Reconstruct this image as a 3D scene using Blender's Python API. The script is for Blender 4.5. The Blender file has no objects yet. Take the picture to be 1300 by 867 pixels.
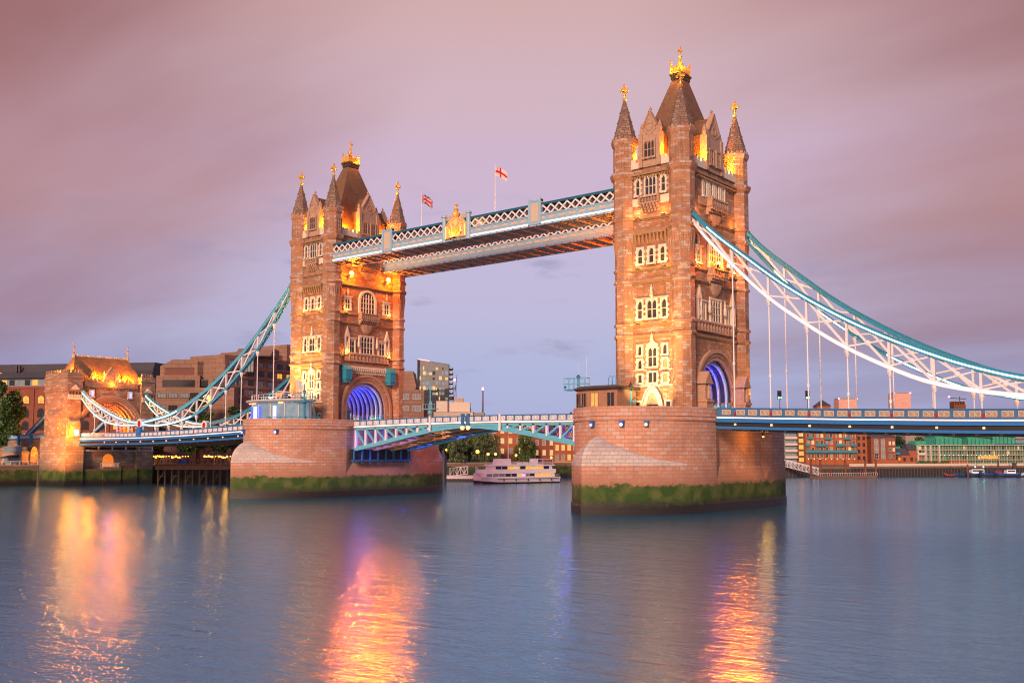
import bpy, bmesh, math, random
from mathutils import Vector, Matrix, noise as mnoise
random.seed(11)
S = bpy.context.scene
COL = S.collection
R_ = math.radians
PI = math.pi

def srgb(r, g, b):
    f = lambda c: (c/255/12.92) if c/255 <= .04045 else ((c/255+.055)/1.055)**2.4
    return (f(r), f(g), f(b), 1.0)

# ------------------------------------------------------------------ camera
cam = bpy.data.cameras.new('camera'); camo = bpy.data.objects.new('camera', cam); COL.objects.link(camo)
cam.sensor_width = 36.0
cam.lens = 36.0*1280.2/1300
cam.shift_y = 41.8/1300
cam.clip_start = 1.0; cam.clip_end = 20000
YAW, PITCH = R_(39.12), R_(4.48)
camo.location = (82.4, -146.3, 8.6)
camo.rotation_euler = (PI/2+PITCH, 0, YAW)
S.camera = camo

# ------------------------------------------------------------------ view
S.view_settings.view_transform = 'Standard'
S.view_settings.look = 'None'
S.view_settings.exposure = 0.45
S.view_settings.gamma = 1.0
S.view_settings.use_curve_mapping = False
S.render.engine = 'CYCLES'
S.cycles.use_denoising = True
S.cycles.max_bounces = 6
S.cycles.diffuse_bounces = 2
S.cycles.glossy_bounces = 4
S.cycles.transmission_bounces = 4
S.cycles.sample_clamp_indirect = 3.0
S.cycles.blur_glossy = 0.6
S.cycles.filter_width = 1.1

# ------------------------------------------------------------------ world: dusk sky
W = bpy.data.worlds.new('World'); S.world = W; W.use_nodes = True
nt = W.node_tree; N = nt.nodes; L = nt.links
for n in list(N): N.remove(n)
def nd(t, **k):
    n = N.new(t)
    for a, b in k.items(): setattr(n, a, b)
    return n
def mth(op, a, b=None, c=None):
    n = N.new('ShaderNodeMath'); n.operation = op
    for i, x in enumerate((a, b, c)):
        if x is None: continue
        if isinstance(x, (int, float)): n.inputs[i].default_value = x
        else: L.new(x, n.inputs[i])
    return n.outputs[0]
SUN_EL, SUN_AZ = 20.0, 160.0      # sun elevation; compass direction the light comes from (deg from +Y, clockwise)
tc = nd('ShaderNodeTexCoord')
sep = nd('ShaderNodeSeparateXYZ'); L.new(tc.outputs['Generated'], sep.inputs[0])
X_, Y_, Z_ = sep.outputs
def ramp(fac, stops, interp='EASE'):
    r = nd('ShaderNodeValToRGB'); r.color_ramp.interpolation = interp
    el = r.color_ramp.elements
    el[0].position, el[0].color = stops[0][0], stops[0][1]
    el[1].position, el[1].color = stops[-1][0], stops[-1][1]
    for p, c in stops[1:-1]:
        e = el.new(p); e.color = c
    L.new(fac, r.inputs[0]); return r.outputs[0]
# the photograph's sky runs from lavender blue over the roofs to dusty pink overhead
elev = mth('MULTIPLY', Z_, 1.6)
base = ramp(elev, [(0.0, srgb(150, 163, 208)), (0.10, srgb(158, 167, 212)), (0.27, srgb(182, 172, 206)), (0.44, srgb(198, 170, 196)),
                   (0.54, srgb(202, 170, 182)), (0.68, srgb(204, 164, 164)), (0.80, srgb(164, 150, 180)), (0.92, srgb(112, 142, 196)), (1.0, srgb(92, 128, 190))])
# broad cloud deck; extra cover to either side puts a vignette into the sky
side = mth('ADD', mth('MULTIPLY', X_, math.cos(YAW)), mth('MULTIPLY', Y_, math.sin(YAW)))
zz = mth('ADD', mth('MAXIMUM', Z_, 0.0), 0.16)
cx_ = mth('DIVIDE', X_, zz); cy_ = mth('DIVIDE', Y_, zz)
comb = nd('ShaderNodeCombineXYZ'); L.new(cx_, comb.inputs[0]); L.new(cy_, comb.inputs[1])
mp = nd('ShaderNodeMapping'); L.new(comb.outputs[0], mp.inputs[0])
mp.inputs['Rotation'].default_value = (0, 0, -YAW+0.1); mp.inputs['Scale'].default_value = (0.28, 0.75, 1)
n1 = nd('ShaderNodeTexNoise'); n1.inputs['Scale'].default_value = 1.3; n1.inputs['Detail'].default_value = 5; n1.inputs['Roughness'].default_value = 0.5
L.new(mp.outputs[0], n1.inputs['Vector'])
cov = mth('ADD', mth('MULTIPLY', mth('ABSOLUTE', mth('ADD', side, 0.0)), mth('ADD', 1.55, mth('MULTIPLY', elev, 1.1))), mth('MULTIPLY', mth('SUBTRACT', n1.outputs['Fac'], 0.5), 1.5))
covr = ramp(mth('SUBTRACT', cov, 0.16), [(0.0, (0, 0, 0, 1)), (0.9, (1, 1, 1, 1))])
ccol = ramp(elev, [(0.0, srgb(112, 110, 166)), (0.10, srgb(126, 112, 158)), (0.22, srgb(150, 114, 140)), (0.38, srgb(168, 118, 122)), (0.6, srgb(148, 94, 96)), (0.72, srgb(150, 98, 106)), (0.95, srgb(98, 110, 150))])
mix1 = nd('ShaderNodeMix', data_type='RGBA'); L.new(covr, mix1.inputs[0]); L.new(base, mix1.inputs[6]); L.new(ccol, mix1.inputs[7])
# small grey scud near the horizon
mp2 = nd('ShaderNodeMapping'); L.new(tc.outputs['Generated'], mp2.inputs[0]); mp2.inputs['Scale'].default_value = (4.5, 4.5, 15)
n2 = nd('ShaderNodeTexNoise'); n2.inputs['Scale'].default_value = 1.7; n2.inputs['Detail'].default_value = 6; n2.inputs['Roughness'].default_value = 0.55
L.new(mp2.outputs[0], n2.inputs['Vector'])
scud = ramp(n2.outputs['Fac'], [(0.56, (0, 0, 0, 1)), (0.74, (1, 1, 1, 1))])
band = ramp(elev, [(0.02, (0, 0, 0, 1)), (0.16, (1, 1, 1, 1)), (0.30, (1, 1, 1, 1)), (0.46, (0, 0, 0, 1))])
scudf = mth('MULTIPLY', mth('MULTIPLY', mth('MULTIPLY', scud, band), mth('SUBTRACT', 1.0, covr)), 0.8)
mix2 = nd('ShaderNodeMix', data_type='RGBA'); L.new(scudf, mix2.inputs[0]); L.new(mix1.outputs[2], mix2.inputs[6]); mix2.inputs[7].default_value = srgb(136, 124, 168)
sky = nd('ShaderNodeTexSky'); sky.sky_type = 'NISHITA'; sky.sun_disc = False
sky.sun_elevation = R_(3.0); sky.sun_rotation = R_(SUN_AZ)
b1 = nd('ShaderNodeBackground'); L.new(sky.outputs[0], b1.inputs[0]); b1.inputs[1].default_value = 0.02
b2 = nd('ShaderNodeBackground'); L.new(mix2.outputs[2], b2.inputs[0]); b2.inputs[1].default_value = 0.76
ad = nd('ShaderNodeAddShader'); L.new(b1.outputs[0], ad.inputs[0]); L.new(b2.outputs[0], ad.inputs[1])
wo = nd('ShaderNodeOutputWorld'); L.new(ad.outputs[0], wo.inputs[0])

# ------------------------------------------------------------------ sun: the glow of the western sky, very soft
sl = bpy.data.lights.new('sun', 'SUN'); sl.energy = 3.0; sl.angle = R_(14); sl.color = (1.0, 0.58, 0.35)
so = bpy.data.objects.new('sun', sl); COL.objects.link(so)
az = R_(SUN_AZ); el = R_(SUN_EL)
dirv = Vector((math.sin(az)*math.cos(el), math.cos(az)*math.cos(el), math.sin(el)))
so.rotation_euler = dirv.to_track_quat('Z', 'Y').to_euler()
# ------------------------------------------------------------------ mesh helper
class MB:
    """collects shapes; build() links them as ONE mesh object"""
    def __init__(s, M=None):
        s.v = []; s.f = []; s.mi = []; s.M = M; s.cur = 0; s.uv = None
    def add(s, ps, fs):
        b = len(s.v)
        for p in ps:
            p = Vector(p)
            s.v.append(s.M @ p if s.M is not None else p)
        for f in fs:
            s.f.append([b+i for i in f]); s.mi.append(s.cur)
        return b
    def box(s, x0, x1, y0, y1, z0, z1):
        s.add([(x0,y0,z0),(x1,y0,z0),(x1,y1,z0),(x0,y1,z0),(x0,y0,z1),(x1,y0,z1),(x1,y1,z1),(x0,y1,z1)],
              [(3,2,1,0),(4,5,6,7),(0,1,5,4),(1,2,6,5),(2,3,7,6),(3,0,4,7)]); return s
    def prism(s, poly, d0, d1, ax='y'):
        n = len(poly)
        mk = {'y': lambda a, b, d: (a, d, b), 'x': lambda a, b, d: (d, a, b), 'z': lambda a, b, d: (a, b, d)}[ax]
        s.add([mk(a, b, d0) for a, b in poly]+[mk(a, b, d1) for a, b in poly],
              [list(range(n))[::-1], list(range(n, 2*n))]+[(i, (i+1) % n, n+(i+1) % n, n+i) for i in range(n)]); return s
    def loft(s, rings, cap0=True, cap1=True, closed=True):
        n = len(rings[0]); ps = [p for r in rings for p in r]; fs = []
        for k in range(len(rings)-1):
            for i in range(n if closed else n-1):
                j = (i+1) % n
                fs.append((k*n+i, k*n+j, (k+1)*n+j, (k+1)*n+i))
        if cap0: fs.append(list(range(n))[::-1])
        if cap1: fs.append([(len(rings)-1)*n+i for i in range(n)])
        s.add(ps, fs); return s
    def lathe(s, prof, n=12, c=(0, 0), rot=0.0, sx=1, sy=1):
        s.loft([[(c[0]+r*sx*math.cos(rot+2*PI*i/n), c[1]+r*sy*math.sin(rot+2*PI*i/n), z) for i in range(n)] for r, z in prof]); return s
    def tube(s, pts, r, n=6):
        pts = [Vector(p) for p in pts]; rings = []
        for k, p in enumerate(pts):
            d = (pts[min(k+1, len(pts)-1)]-pts[max(k-1, 0)]).normalized()
            a = Vector((0, 0, 1)) if abs(d.z) < .9 else Vector((1, 0, 0))
            u = d.cross(a).normalized(); w = d.cross(u)
            rr = r[k] if isinstance(r, (list, tuple)) else r
            rings.append([p+u*rr*math.cos(2*PI*i/n)+w*rr*math.sin(2*PI*i/n) for i in range(n)])
        s.loft(rings); return s
    def bar(s, p, q, w, h, up=(0, 0, 1)):
        """box section from p to q: h along up, w across"""
        p = Vector(p); q = Vector(q); d = (q-p).normalized(); up = Vector(up)
        side = d.cross(up)
        if side.length < 1e-4: side = d.cross(Vector((1, 0, 0)))
        side.normalize(); u = side.cross(d).normalized()
        c = [(-w/2, -h/2), (w/2, -h/2), (w/2, h/2), (-w/2, h/2)]
        s.loft([[e+side*a+u*b for a, b in c] for e in (p, q)]); return s
    def sweep(s, pts, w, h):
        """rectangular section swept along a polyline lying in a plane of constant y: w in y, h vertical"""
        s.loft([[(p[0], p[1]-w/2, p[2]-h/2), (p[0], p[1]+w/2, p[2]-h/2), (p[0], p[1]+w/2, p[2]+h/2), (p[0], p[1]-w/2, p[2]+h/2)] for p in pts]); return s
    def sphere(s, c, r, n=8, m=6, sc=(1, 1, 1)):
        prof = []
        rings = []
        for k in range(m+1):
            t = PI*k/m; rr = max(math.sin(t), .02)
            rings.append([(c[0]+r*sc[0]*rr*math.cos(2*PI*i/n), c[1]+r*sc[1]*rr*math.sin(2*PI*i/n), c[2]-r*sc[2]*math.cos(t)) for i in range(n)])
        s.loft(rings); return s
    def mesh(s, name, mats):
        me = bpy.data.meshes.new(name)
        me.from_pydata([tuple(p) for p in s.v], [], s.f)
        if not isinstance(mats, (list, tuple)): mats = [mats]
        for m in mats: me.materials.append(m)
        if len(mats) > 1:
            for p, i in zip(me.polygons, s.mi): p.material_index = i
        bm = bmesh.new(); bm.from_mesh(me); bmesh.ops.recalc_face_normals(bm, faces=bm.faces); bm.to_mesh(me); bm.free()
        return me
    def build(s, name, mats, parent=None, label=None, smooth=False):
        me = s.mesh(name, mats)
        if smooth:
            for p in me.polygons: p.use_smooth = True
        return link(name, me, parent, label)

def link(name, data, parent=None, label=None, M=None):
    o = bpy.data.objects.new(name, data); COL.objects.link(o)
    if parent is not None: o.parent = parent
    if M is not None: o.matrix_local = M
    if label: o['label'] = label
    return o
def thing(name, label, cat, loc=(0, 0, 0), rz=0.0, group=None):
    o = bpy.data.objects.new(name, None); COL.objects.link(o)
    o.empty_display_size = .5
    o.location = loc; o.rotation_euler = (0, 0, rz); o['label'] = label; o['category'] = cat
    if group: o['group'] = group
    return o
def tag(o, label, cat, group=None, kind=None):
    if label: o['label'] = label
    if cat: o['category'] = cat
    if group: o['group'] = group
    if kind: o['kind'] = kind
    return o
def copy_tree(o, parent=None, **kw):
    c = o.copy(); COL.objects.link(c)
    if parent is not None: c.parent = parent
    for ch in list(o.children): copy_tree(ch, c)
    return c
def T(x=0, y=0, z=0): return Matrix.Translation((x, y, z))
def RZ(deg): return Matrix.Rotation(R_(deg), 4, 'Z')
def lerp(a, b, t): return a+(b-a)*t
def curve(pts, x):
    """Catmull-Rom through (x, z) samples"""
    n = len(pts)
    if x <= pts[0][0]: i = 0
    elif x >= pts[-1][0]: i = n-2
    else:
        i = max(k for k in range(n-1) if pts[k][0] <= x)
    x0, z0 = pts[i]; x1, z1 = pts[i+1]
    def sl(k):
        a = pts[max(k-1, 0)]; b = pts[min(k+1, n-1)]
        return (b[1]-a[1])/(b[0]-a[0])
    m0, m1 = sl(i)*(x1-x0), sl(i+1)*(x1-x0); t = (x-x0)/(x1-x0)
    return (2*t**3-3*t**2+1)*z0+(t**3-2*t**2+t)*m0+(-2*t**3+3*t**2)*z1+(t**3-t**2)*m1
def lamp(name, kind, loc, energy, color, parent=None, size=.3, target=None, angle=70, blend=.6):
    l = bpy.data.lights.new(name, kind); l.energy = energy; l.color = color
    if kind == 'POINT': l.shadow_soft_size = size
    if kind == 'SPOT': l.shadow_soft_size = size; l.spot_size = R_(angle); l.spot_blend = blend
    if kind == 'AREA': l.size = size
    o = bpy.data.objects.new(name, l); COL.objects.link(o); o.location = loc
    if target is not None:
        o.rotation_euler = (Vector(loc)-Vector(target)).to_track_quat('Z', 'Y').to_euler()
    if parent is not None: o.parent = parent
    return o

# ------------------------------------------------------------------ materials
def newmat(name):
    m = bpy.data.materials.new(name); m.use_nodes = True
    t = m.node_tree; b = t.nodes['Principled BSDF']
    return m, t, b
def c4(c): return (c[0], c[1], c[2], 1.0)
def plain(name, col, rough=.6, metal=0.0, var=.25, scale=1.5, bump=0.0, bscale=8.0):
    """paint/cloth/metal with gentle procedural unevenness"""
    m, t, b = newmat(name); n, l = t.nodes, t.links
    co = n.new('ShaderNodeTexCoord')
    no = n.new('ShaderNodeTexNoise'); no.inputs['Scale'].default_value = scale; no.inputs['Detail'].default_value = 5
    l.new(co.outputs['Object'], no.inputs['Vector'])
    mx = n.new('ShaderNodeMix'); mx.data_type = 'RGBA'
    mx.inputs[6].default_value = tuple(min(1, x*(1-var)) for x in col[:3])+(1,)
    mx.inputs[7].default_value = tuple(min(1, x*(1+var)) for x in col[:3])+(1,)
    l.new(no.outputs['Fac'], mx.inputs[0]); l.new(mx.outputs[2], b.inputs['Base Color'])
    b.inputs['Roughness'].default_value = rough; b.inputs['Metallic'].default_value = metal
    if bump:
        n3 = n.new('ShaderNodeTexNoise'); n3.inputs['Scale'].default_value = bscale; n3.inputs['Detail'].default_value = 4
        l.new(co.outputs['Object'], n3.inputs['Vector'])
        bp = n.new('ShaderNodeBump'); bp.inputs['Strength'].default_value = bump; l.new(n3.outputs['Fac'], bp.inputs['Height']); l.new(bp.outputs[0], b.inputs['Normal'])
    return m
def glow(name, col, strength, base=(.8, .8, .8)):
    m, t, b = newmat(name)
    b.inputs['Base Color'].default_value = c4(base); b.inputs['Emission Color'].default_value = c4(col); b.inputs['Emission Strength'].default_value = strength
    return m
def masonry(name, c1, c2, mortar, bw, rh, ms=.03, stain=.35, pale=None, rough=.85, bump=.35, usemap=False, algae=False, bias=0.0, pale_th=.58):
    """coursed stone or brick; u runs along the face, v is height"""
    m, t, b = newmat(name); n, l = t.nodes, t.links
    co = n.new('ShaderNodeTexCoord')
    def math_(op, a, bb=None):
        q = n.new('ShaderNodeMath'); q.operation = op
        for i, x in enumerate((a, bb)):
            if x is None: continue
            if isinstance(x, (int, float)): q.inputs[i].default_value = x
            else: l.new(x, q.inputs[i])
        return q.outputs[0]
    sp = n.new('ShaderNodeSeparateXYZ'); l.new(co.outputs['Object'], sp.inputs[0])
    if usemap:
        vec = co.outputs['UV']
    else:
        sn = n.new('ShaderNodeSeparateXYZ'); l.new(co.outputs['Normal'], sn.inputs[0])
        st = math_('GREATER_THAN', math_('ABSOLUTE', sn.outputs[0]), math_('ABSOLUTE', sn.outputs[1]))
        u = math_('ADD', math_('MULTIPLY', sp.outputs[1], st), math_('MULTIPLY', sp.outputs[0], math_('SUBTRACT', 1.0, st)))
        cb = n.new('ShaderNodeCombineXYZ'); l.new(u, cb.inputs[0]); l.new(sp.outputs[2], cb.inputs[1])
        vec = cb.outputs[0]
    br = n.new('ShaderNodeTexBrick'); l.new(vec, br.inputs['Vector'])
    br.inputs['Color1'].default_value = c4(c1); br.inputs['Color2'].default_value = c4(c2); br.inputs['Mortar'].default_value = c4(mortar)
    br.inputs['Scale'].default_value = 1.0; br.inputs['Brick Width'].default_value = bw; br.inputs['Row Height'].default_value = rh
    br.inputs['Mortar Size'].default_value = ms; br.inputs['Mortar Smooth'].default_value = .3; br.inputs['Bias'].default_value = bias
    col = br.outputs['Color']
    def mixc(fac, a, bcol, mode='MIX'):
        x = n.new('ShaderNodeMix'); x.data_type = 'RGBA'; x.blend_type = mode
        for s_, v in ((0, fac), (6, a), (7, bcol)):
            if isinstance(v, (int, float)): x.inputs[s_].default_value = v
            elif isinstance(v, tuple): x.inputs[s_].default_value = c4(v)
            else: l.new(v, x.inputs[s_])
        return x.outputs[2]
    def rmp(v, a, bb):
        x = n.new('ShaderNodeMapRange'); x.inputs[1].default_value = a; x.inputs[2].default_value = bb; l.new(v, x.inputs[0]); return x.outputs[0]
    if pale:
        # odd blocks of another stone: a second bond with its own random tints, thresholded
        b2 = n.new('ShaderNodeTexBrick'); l.new(vec, b2.inputs['Vector'])
        b2.inputs['Color1'].default_value = (0, 0, 0, 1); b2.inputs['Color2'].default_value = (1, 1, 1, 1); b2.inputs['Mortar'].default_value = (0, 0, 0, 1)
        b2.inputs['Scale'].default_value = 1.0; b2.inputs['Brick Width'].default_value = bw; b2.inputs['Row Height'].default_value = rh; b2.inputs['Mortar Size'].default_value = ms
        col = mixc(rmp(b2.outputs['Color'], pale_th, pale_th+.25), col, pale)
    no = n.new('ShaderNodeTexNoise'); no.inputs['Scale'].default_value = .35; no.inputs['Detail'].default_value = 7; no.inputs['Roughness'].default_value = .65
    l.new(co.outputs['Object'], no.inputs['Vector'])
    col = mixc(math_('MULTIPLY', rmp(no.outputs['Fac'], .45, .75), stain), col, tuple(x*.45 for x in c2))
    # rain streaks
    mp_ = n.new('ShaderNodeMapping'); l.new(co.outputs['Object'], mp_.inputs[0]); mp_.inputs['Scale'].default_value = (1.6, 1.6, .12)
    n2_ = n.new('ShaderNodeTexNoise'); n2_.inputs['Scale'].default_value = 1.0; n2_.inputs['Detail'].default_value = 4; l.new(mp_.outputs[0], n2_.inputs['Vector'])
    col = mixc(math_('MULTIPLY', rmp(n2_.outputs['Fac'], .55, .8), stain*.8), col, tuple(x*.35 for x in c2))
    if algae:
        # weed and tide line: green growth above a dark wet foot
        n4 = n.new('ShaderNodeTexNoise'); n4.inputs['Scale'].default_value = .8; n4.inputs['Detail'].default_value = 8; n4.inputs['Roughness'].default_value = .7; l.new(co.outputs['Object'], n4.inputs['Vector'])
        zj = math_('ADD', sp.outputs[2], math_('MULTIPLY', math_('SUBTRACT', n4.outputs['Fac'], .5), 2.8))
        n5 = n.new('ShaderNodeTexNoise'); n5.inputs['Scale'].default_value = .45; n5.inputs['Detail'].default_value = 6; l.new(co.outputs['Object'], n5.inputs['Vector'])
        g = mixc(rmp(n5.outputs['Fac'], .42, .62), (.030, .080, .012), (.10, .13, .035))
        col = mixc(rmp(zj, 6.6, 4.6), col, tuple(x*.8 for x in c2))
        col = mixc(rmp(zj, 4.35, 3.9), col, g)
        col = mixc(rmp(zj, 2.3, 1.1), col, (.024, .022, .019))
        rr = n.new('ShaderNodeMapRange'); rr.inputs[1].default_value = 2.0; rr.inputs[2].default_value = 1.0; rr.inputs[3].default_value = rough; rr.inputs[4].default_value = .45
        l.new(zj, rr.inputs[0]); l.new(rr.outputs[0], b.inputs['Roughness'])
    else:
        b.inputs['Roughness'].default_value = rough
    l.new(col, b.inputs['Base Color'])
    n6 = n.new('ShaderNodeTexNoise'); n6.inputs['Scale'].default_value = 5.0; n6.inputs['Detail'].default_value = 5; l.new(co.outputs['Object'], n6.inputs['Vector'])
    h = math_('ADD', math_('MULTIPLY', math_('SUBTRACT', 1.0, br.outputs['Fac']), .7), math_('MULTIPLY', n6.outputs['Fac'], .5))
    bp = n.new('ShaderNodeBump'); bp.inputs['Strength'].default_value = bump; bp.inputs['Distance'].default_value = .08
    l.new(h, bp.inputs['Height']); l.new(bp.outputs[0], b.inputs['Normal'])
    return m
def glassm(name, col=(.03, .035, .045), rough=.12, lit=None, strength=0.0):
    m, t, b = newmat(name); n, l = t.nodes, t.links
    co = n.new('ShaderNodeTexCoord'); no = n.new('ShaderNodeTexNoise'); no.inputs['Scale'].default_value = .9; l.new(co.outputs['Object'], no.inputs['Vector'])
    mx = n.new('ShaderNodeMix'); mx.data_type = 'RGBA'; mx.inputs[6].default_value = c4(tuple(x*.6 for x in col)); mx.inputs[7].default_value = c4(tuple(x*1.5 for x in col))
    l.new(no.outputs['Fac'], mx.inputs[0]); l.new(mx.outputs[2], b.inputs['Base Color'])
    b.inputs['Roughness'].default_value = rough; b.inputs['Specular IOR Level'].default_value = .6
    if lit:
        # a lit room: unevenly bright across the pane
        m2 = n.new('ShaderNodeMix'); m2.data_type = 'RGBA'; m2.inputs[6].default_value = c4(tuple(x*.3 for x in lit)); m2.inputs[7].default_value = c4(lit)
        n2_ = n.new('ShaderNodeTexNoise'); n2_.inputs['Scale'].default_value = 1.7; l.new(co.outputs['Object'], n2_.inputs['Vector'])
        l.new(n2_.outputs['Fac'], m2.inputs[0]); l.new(m2.outputs[2], b.inputs['Emission Color']); b.inputs['Emission Strength'].default_value = strength
    return m

M = {}
M['stone'] = masonry('tower granite', (.46, .225, .120), (.31, .142, .075), (.19, .10, .06), .82, .36, .025, .6, pale=(.45, .36, .31), pale_th=.63)
M['ashlar'] = masonry('turret ashlar', (.48, .25, .145), (.35, .17, .095), (.22, .12, .075), .95, .43, .022, .6, pale=(.48, .40, .36), pale_th=.60)
M['dress'] = plain('portland dressing', (.68, .60, .50), .8, var=.22, scale=2.5, bump=.25, bscale=6)
M['carved'] = plain('carved stone', (.43, .28, .20), .85, var=.35, scale=2.2, bump=.5, bscale=4)
M['string'] = plain('flood tinted string course', (.33, .20, .11), .85, var=.35, scale=1.2, bump=.4, bscale=5)  # ochre tint holds the orange floodlight on the bands
M['spire'] = masonry('spire stone', (.28, .17, .12), (.17, .105, .08), (.10, .07, .055), .8, .42, .04, .4, pale=(.33, .25, .2))
M['slate'] = masonry('roof slate', (.27, .155, .075), (.19, .11, .055), (.04, .03, .025), .45, .22, .02, .5, rough=.55, bump=.5)  # orange-brown tint puts the floodlit glow into the slate colour
M['lead'] = plain('dark lead', (.07, .055, .045), .5, .2)
M['gold'] = plain('gilded metal', (.95, .50, .10), .4, .35, var=.2, scale=4)
M['glass'] = glassm('leaded glass', (.045, .045, .05))
M['glass_lit'] = glassm('lit window glass', (.2, .12, .05), .3, (1.0, .42, .10), 1.1)
M['pier'] = masonry('pier granite', (.62, .335, .235), (.49, .25, .17), (.28, .155, .11), 1.25, .56, .03, .5, pale=(.58, .40, .33), usemap=True, algae=True)
M['cap'] = masonry('cutwater cap granite', (.60, .55, .53), (.50, .44, .41), (.27, .22, .20), 1.25, .56, .03, .25, usemap=True)
M['teal'] = plain('turquoise paint', (.03, .27, .43), .4, var=.18, scale=1.2)
M['teal_d'] = plain('dark turquoise paint', (.02, .14, .24), .45, var=.2)
M['aqua'] = plain('pale turquoise paint', (.12, .46, .64), .4, var=.15)
M['blue'] = plain('bridge blue paint', (.045, .165, .38), .4, var=.2, scale=1.5)
M['blue_b'] = plain('bright blue paint', (.02, .17, .50), .4, var=.15)
M['white'] = plain('white paint', (.74, .76, .82), .45, var=.08, scale=2)
M['cream'] = plain('cream paint', (.56, .48, .39), .55, var=.12, scale=3)
M['panelgrey'] = plain('pale blue grey paint', (.30, .50, .66), .5, var=.12)
M['red'] = plain('red paint', (.38, .015, .02), .4, var=.15)
M['soffit'] = plain('walkway soffit paint', (.40, .31, .26), .6, var=.2)
M['brownsteel'] = plain('brown soffit steel', (.30, .17, .10), .6, var=.3, scale=.8)
M['dark'] = plain('black steel', (.018, .018, .022), .55)
M['asphalt'] = plain('asphalt', (.05, .05, .052), .9)
M['led'] = glow('white led strip', (1.0, .86, .76), 2.0)
M['led_walk'] = glow('walkway light strip', (1.0, .82, .66), 1.15)
M['led_soft'] = glow('soft led strip', (1.0, .70, .58), 0.75)
M['lens'] = glow('floodlight lens', (1.0, .40, .06), 12.0)
M['lens_w'] = glow('white floodlight lens', (1.0, .85, .6), 18.0)
M['amber'] = glow('amber lamp', (1.0, .30, .03), 1.6)
M['amber_hi'] = glow('bright amber lamp', (1.0, .26, .02), 5.0)
M['bluelamp'] = glow('blue lamp', (.03, .08, 1.0), 2.0)
M['redlamp'] = glow('red lamp', (1.0, .08, .10), 8.0)
M['greenlamp'] = glow('green lamp', (.05, 1.0, .35), 6.0)
M['wood'] = plain('varnished timber', (.36, .20, .13), .5, var=.3, scale=3)
M['timber'] = plain('old timber', (.10, .07, .045), .9, var=.45, scale=1.0, bump=.5)
M['rust'] = plain('rusty steel', (.17, .07, .035), .85, var=.4, scale=1.5)
M['concrete'] = plain('concrete', (.30, .27, .24), .9, var=.2, scale=.6, bump=.2)
M['bark'] = plain('bark', (.07, .05, .035), .95, var=.35, scale=2, bump=.6)
M['blueglass'] = glow('blue lit glass', (.05, .12, 1.0), 3.0)
M['vault'] = glassm('glowing vault back wall', (.3, .12, .04), .8, (1.0, .22, .02), .9)  # the wall itself glows in place of lamplight
M['brick'] = masonry('red brick', (.30, .085, .05), (.21, .055, .035), (.20, .13, .10), .5, .2, .02, .25, rough=.9, bump=.1)
M['brick_o'] = masonry('orange brick', (.42, .13, .055), (.33, .095, .045), (.25, .14, .09), .5, .2, .02, .2, rough=.9, bump=.1)
M['hotel'] = masonry('brown precast panels', (.29, .19, .15), (.25, .16, .125), (.13, .085, .07), 3.4, 1.5, .06, .25, rough=.9, bump=.15)
M['hotel_d'] = plain('dark red panels', (.17, .075, .06), .8, var=.15)
M['slate_b'] = masonry('blue grey slate', (.10, .10, .125), (.07, .07, .09), (.04, .04, .05), .5, .28, .02, .3, rough=.6)
M['greyroof'] = plain('dark sheet roof', (.055, .055, .065), .5, var=.25, scale=.3)
M['wglass'] = glassm('blue grey window glass', (.20, .27, .32), .12)
M['wglass_d'] = glassm('dark window glass', (.025, .03, .035), .12)
M['wlit'] = glassm('amber room', (.25, .14, .06), .4, (1.0, .40, .05), 1.2)
M['wlit_w'] = glassm('warm white room', (.25, .2, .12), .4, (1.0, .62, .22), .75)
M['wframe'] = plain('window frame white', (.62, .60, .56), .6, var=.08)
M['bframe'] = plain('dark window frame', (.05, .045, .045), .6)
M['balc'] = plain('turquoise balcony', (.03, .25, .34), .5, var=.2)
M['tglass'] = glassm('green tinted glazing', (.05, .20, .15), .15)
M['wall_w'] = plain('pale render', (.60, .57, .52), .8, var=.1, scale=.4)
M['wall_b'] = plain('buff render', (.47, .34, .26), .85, var=.15, scale=.3)
M['pinktower'] = masonry('pink lit tower cladding', (.80, .46, .40), (.66, .38, .33), (.5, .30, .27), 7.0, 4.2, .35, .1, rough=.6, bump=.05)  # pink light is put into the cladding colour itself
M['canvas'] = plain('dark canvas', (.03, .025, .03), .9)
M['hullwhite'] = plain('white hull paint', (.84, .90, .97), .35, var=.06, scale=.5)
M['hullblue'] = plain('blue hull paint', (.02, .07, .32), .35, var=.2, scale=.6)
M['hullred'] = plain('red hull paint', (.5, .05, .06), .4, var=.2, scale=.6)
M['hulldark'] = plain('dark hull paint', (.03, .035, .045), .5, var=.3)
M['cabglass'] = glassm('lit cabin glazing', (.10, .15, .19), .15, (.45, .62, .75), .35)
M['bluepanel'] = glow('lit blue poster', (.05, .12, .9), .9, (.05, .1, .5))
M['lilac'] = glow('lit pale poster', (.6, .6, .9), .8, (.5, .5, .7))
M['flag_pale'] = plain('pale flag cloth', (.45, .52, .68), .9, var=.35, scale=1.2)
M['bluewhite'] = glow('blue white lamp', (.18, .28, 1.0), 4.0)
M['orange_sign'] = glow('lit orange sign', (1.0, .36, .04), 1.6, (.8, .3, .05))
M['sign_pale'] = glow('pale sign stroke', (1.0, .8, .55), 1.6)
M['screen'] = glassm('lit glass screen', (.12, .14, .16), .3, (1.0, .70, .40), .06)
M['mastgrey'] = plain('mast grey blue', (.16, .19, .27), .6)
M['tglass2'] = glassm('green glass', (.04, .26, .17), .15, (.1, .8, .45), .12)
M['greenroof'] = plain('dark green roof', (.025, .06, .05), .4)
M['wlit_b'] = glow('terrace lamp', (1.0, .78, .45), 4.0)
M['cafelamp'] = glow('café bulb', (1.0, .24, .02), 5.0)
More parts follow.
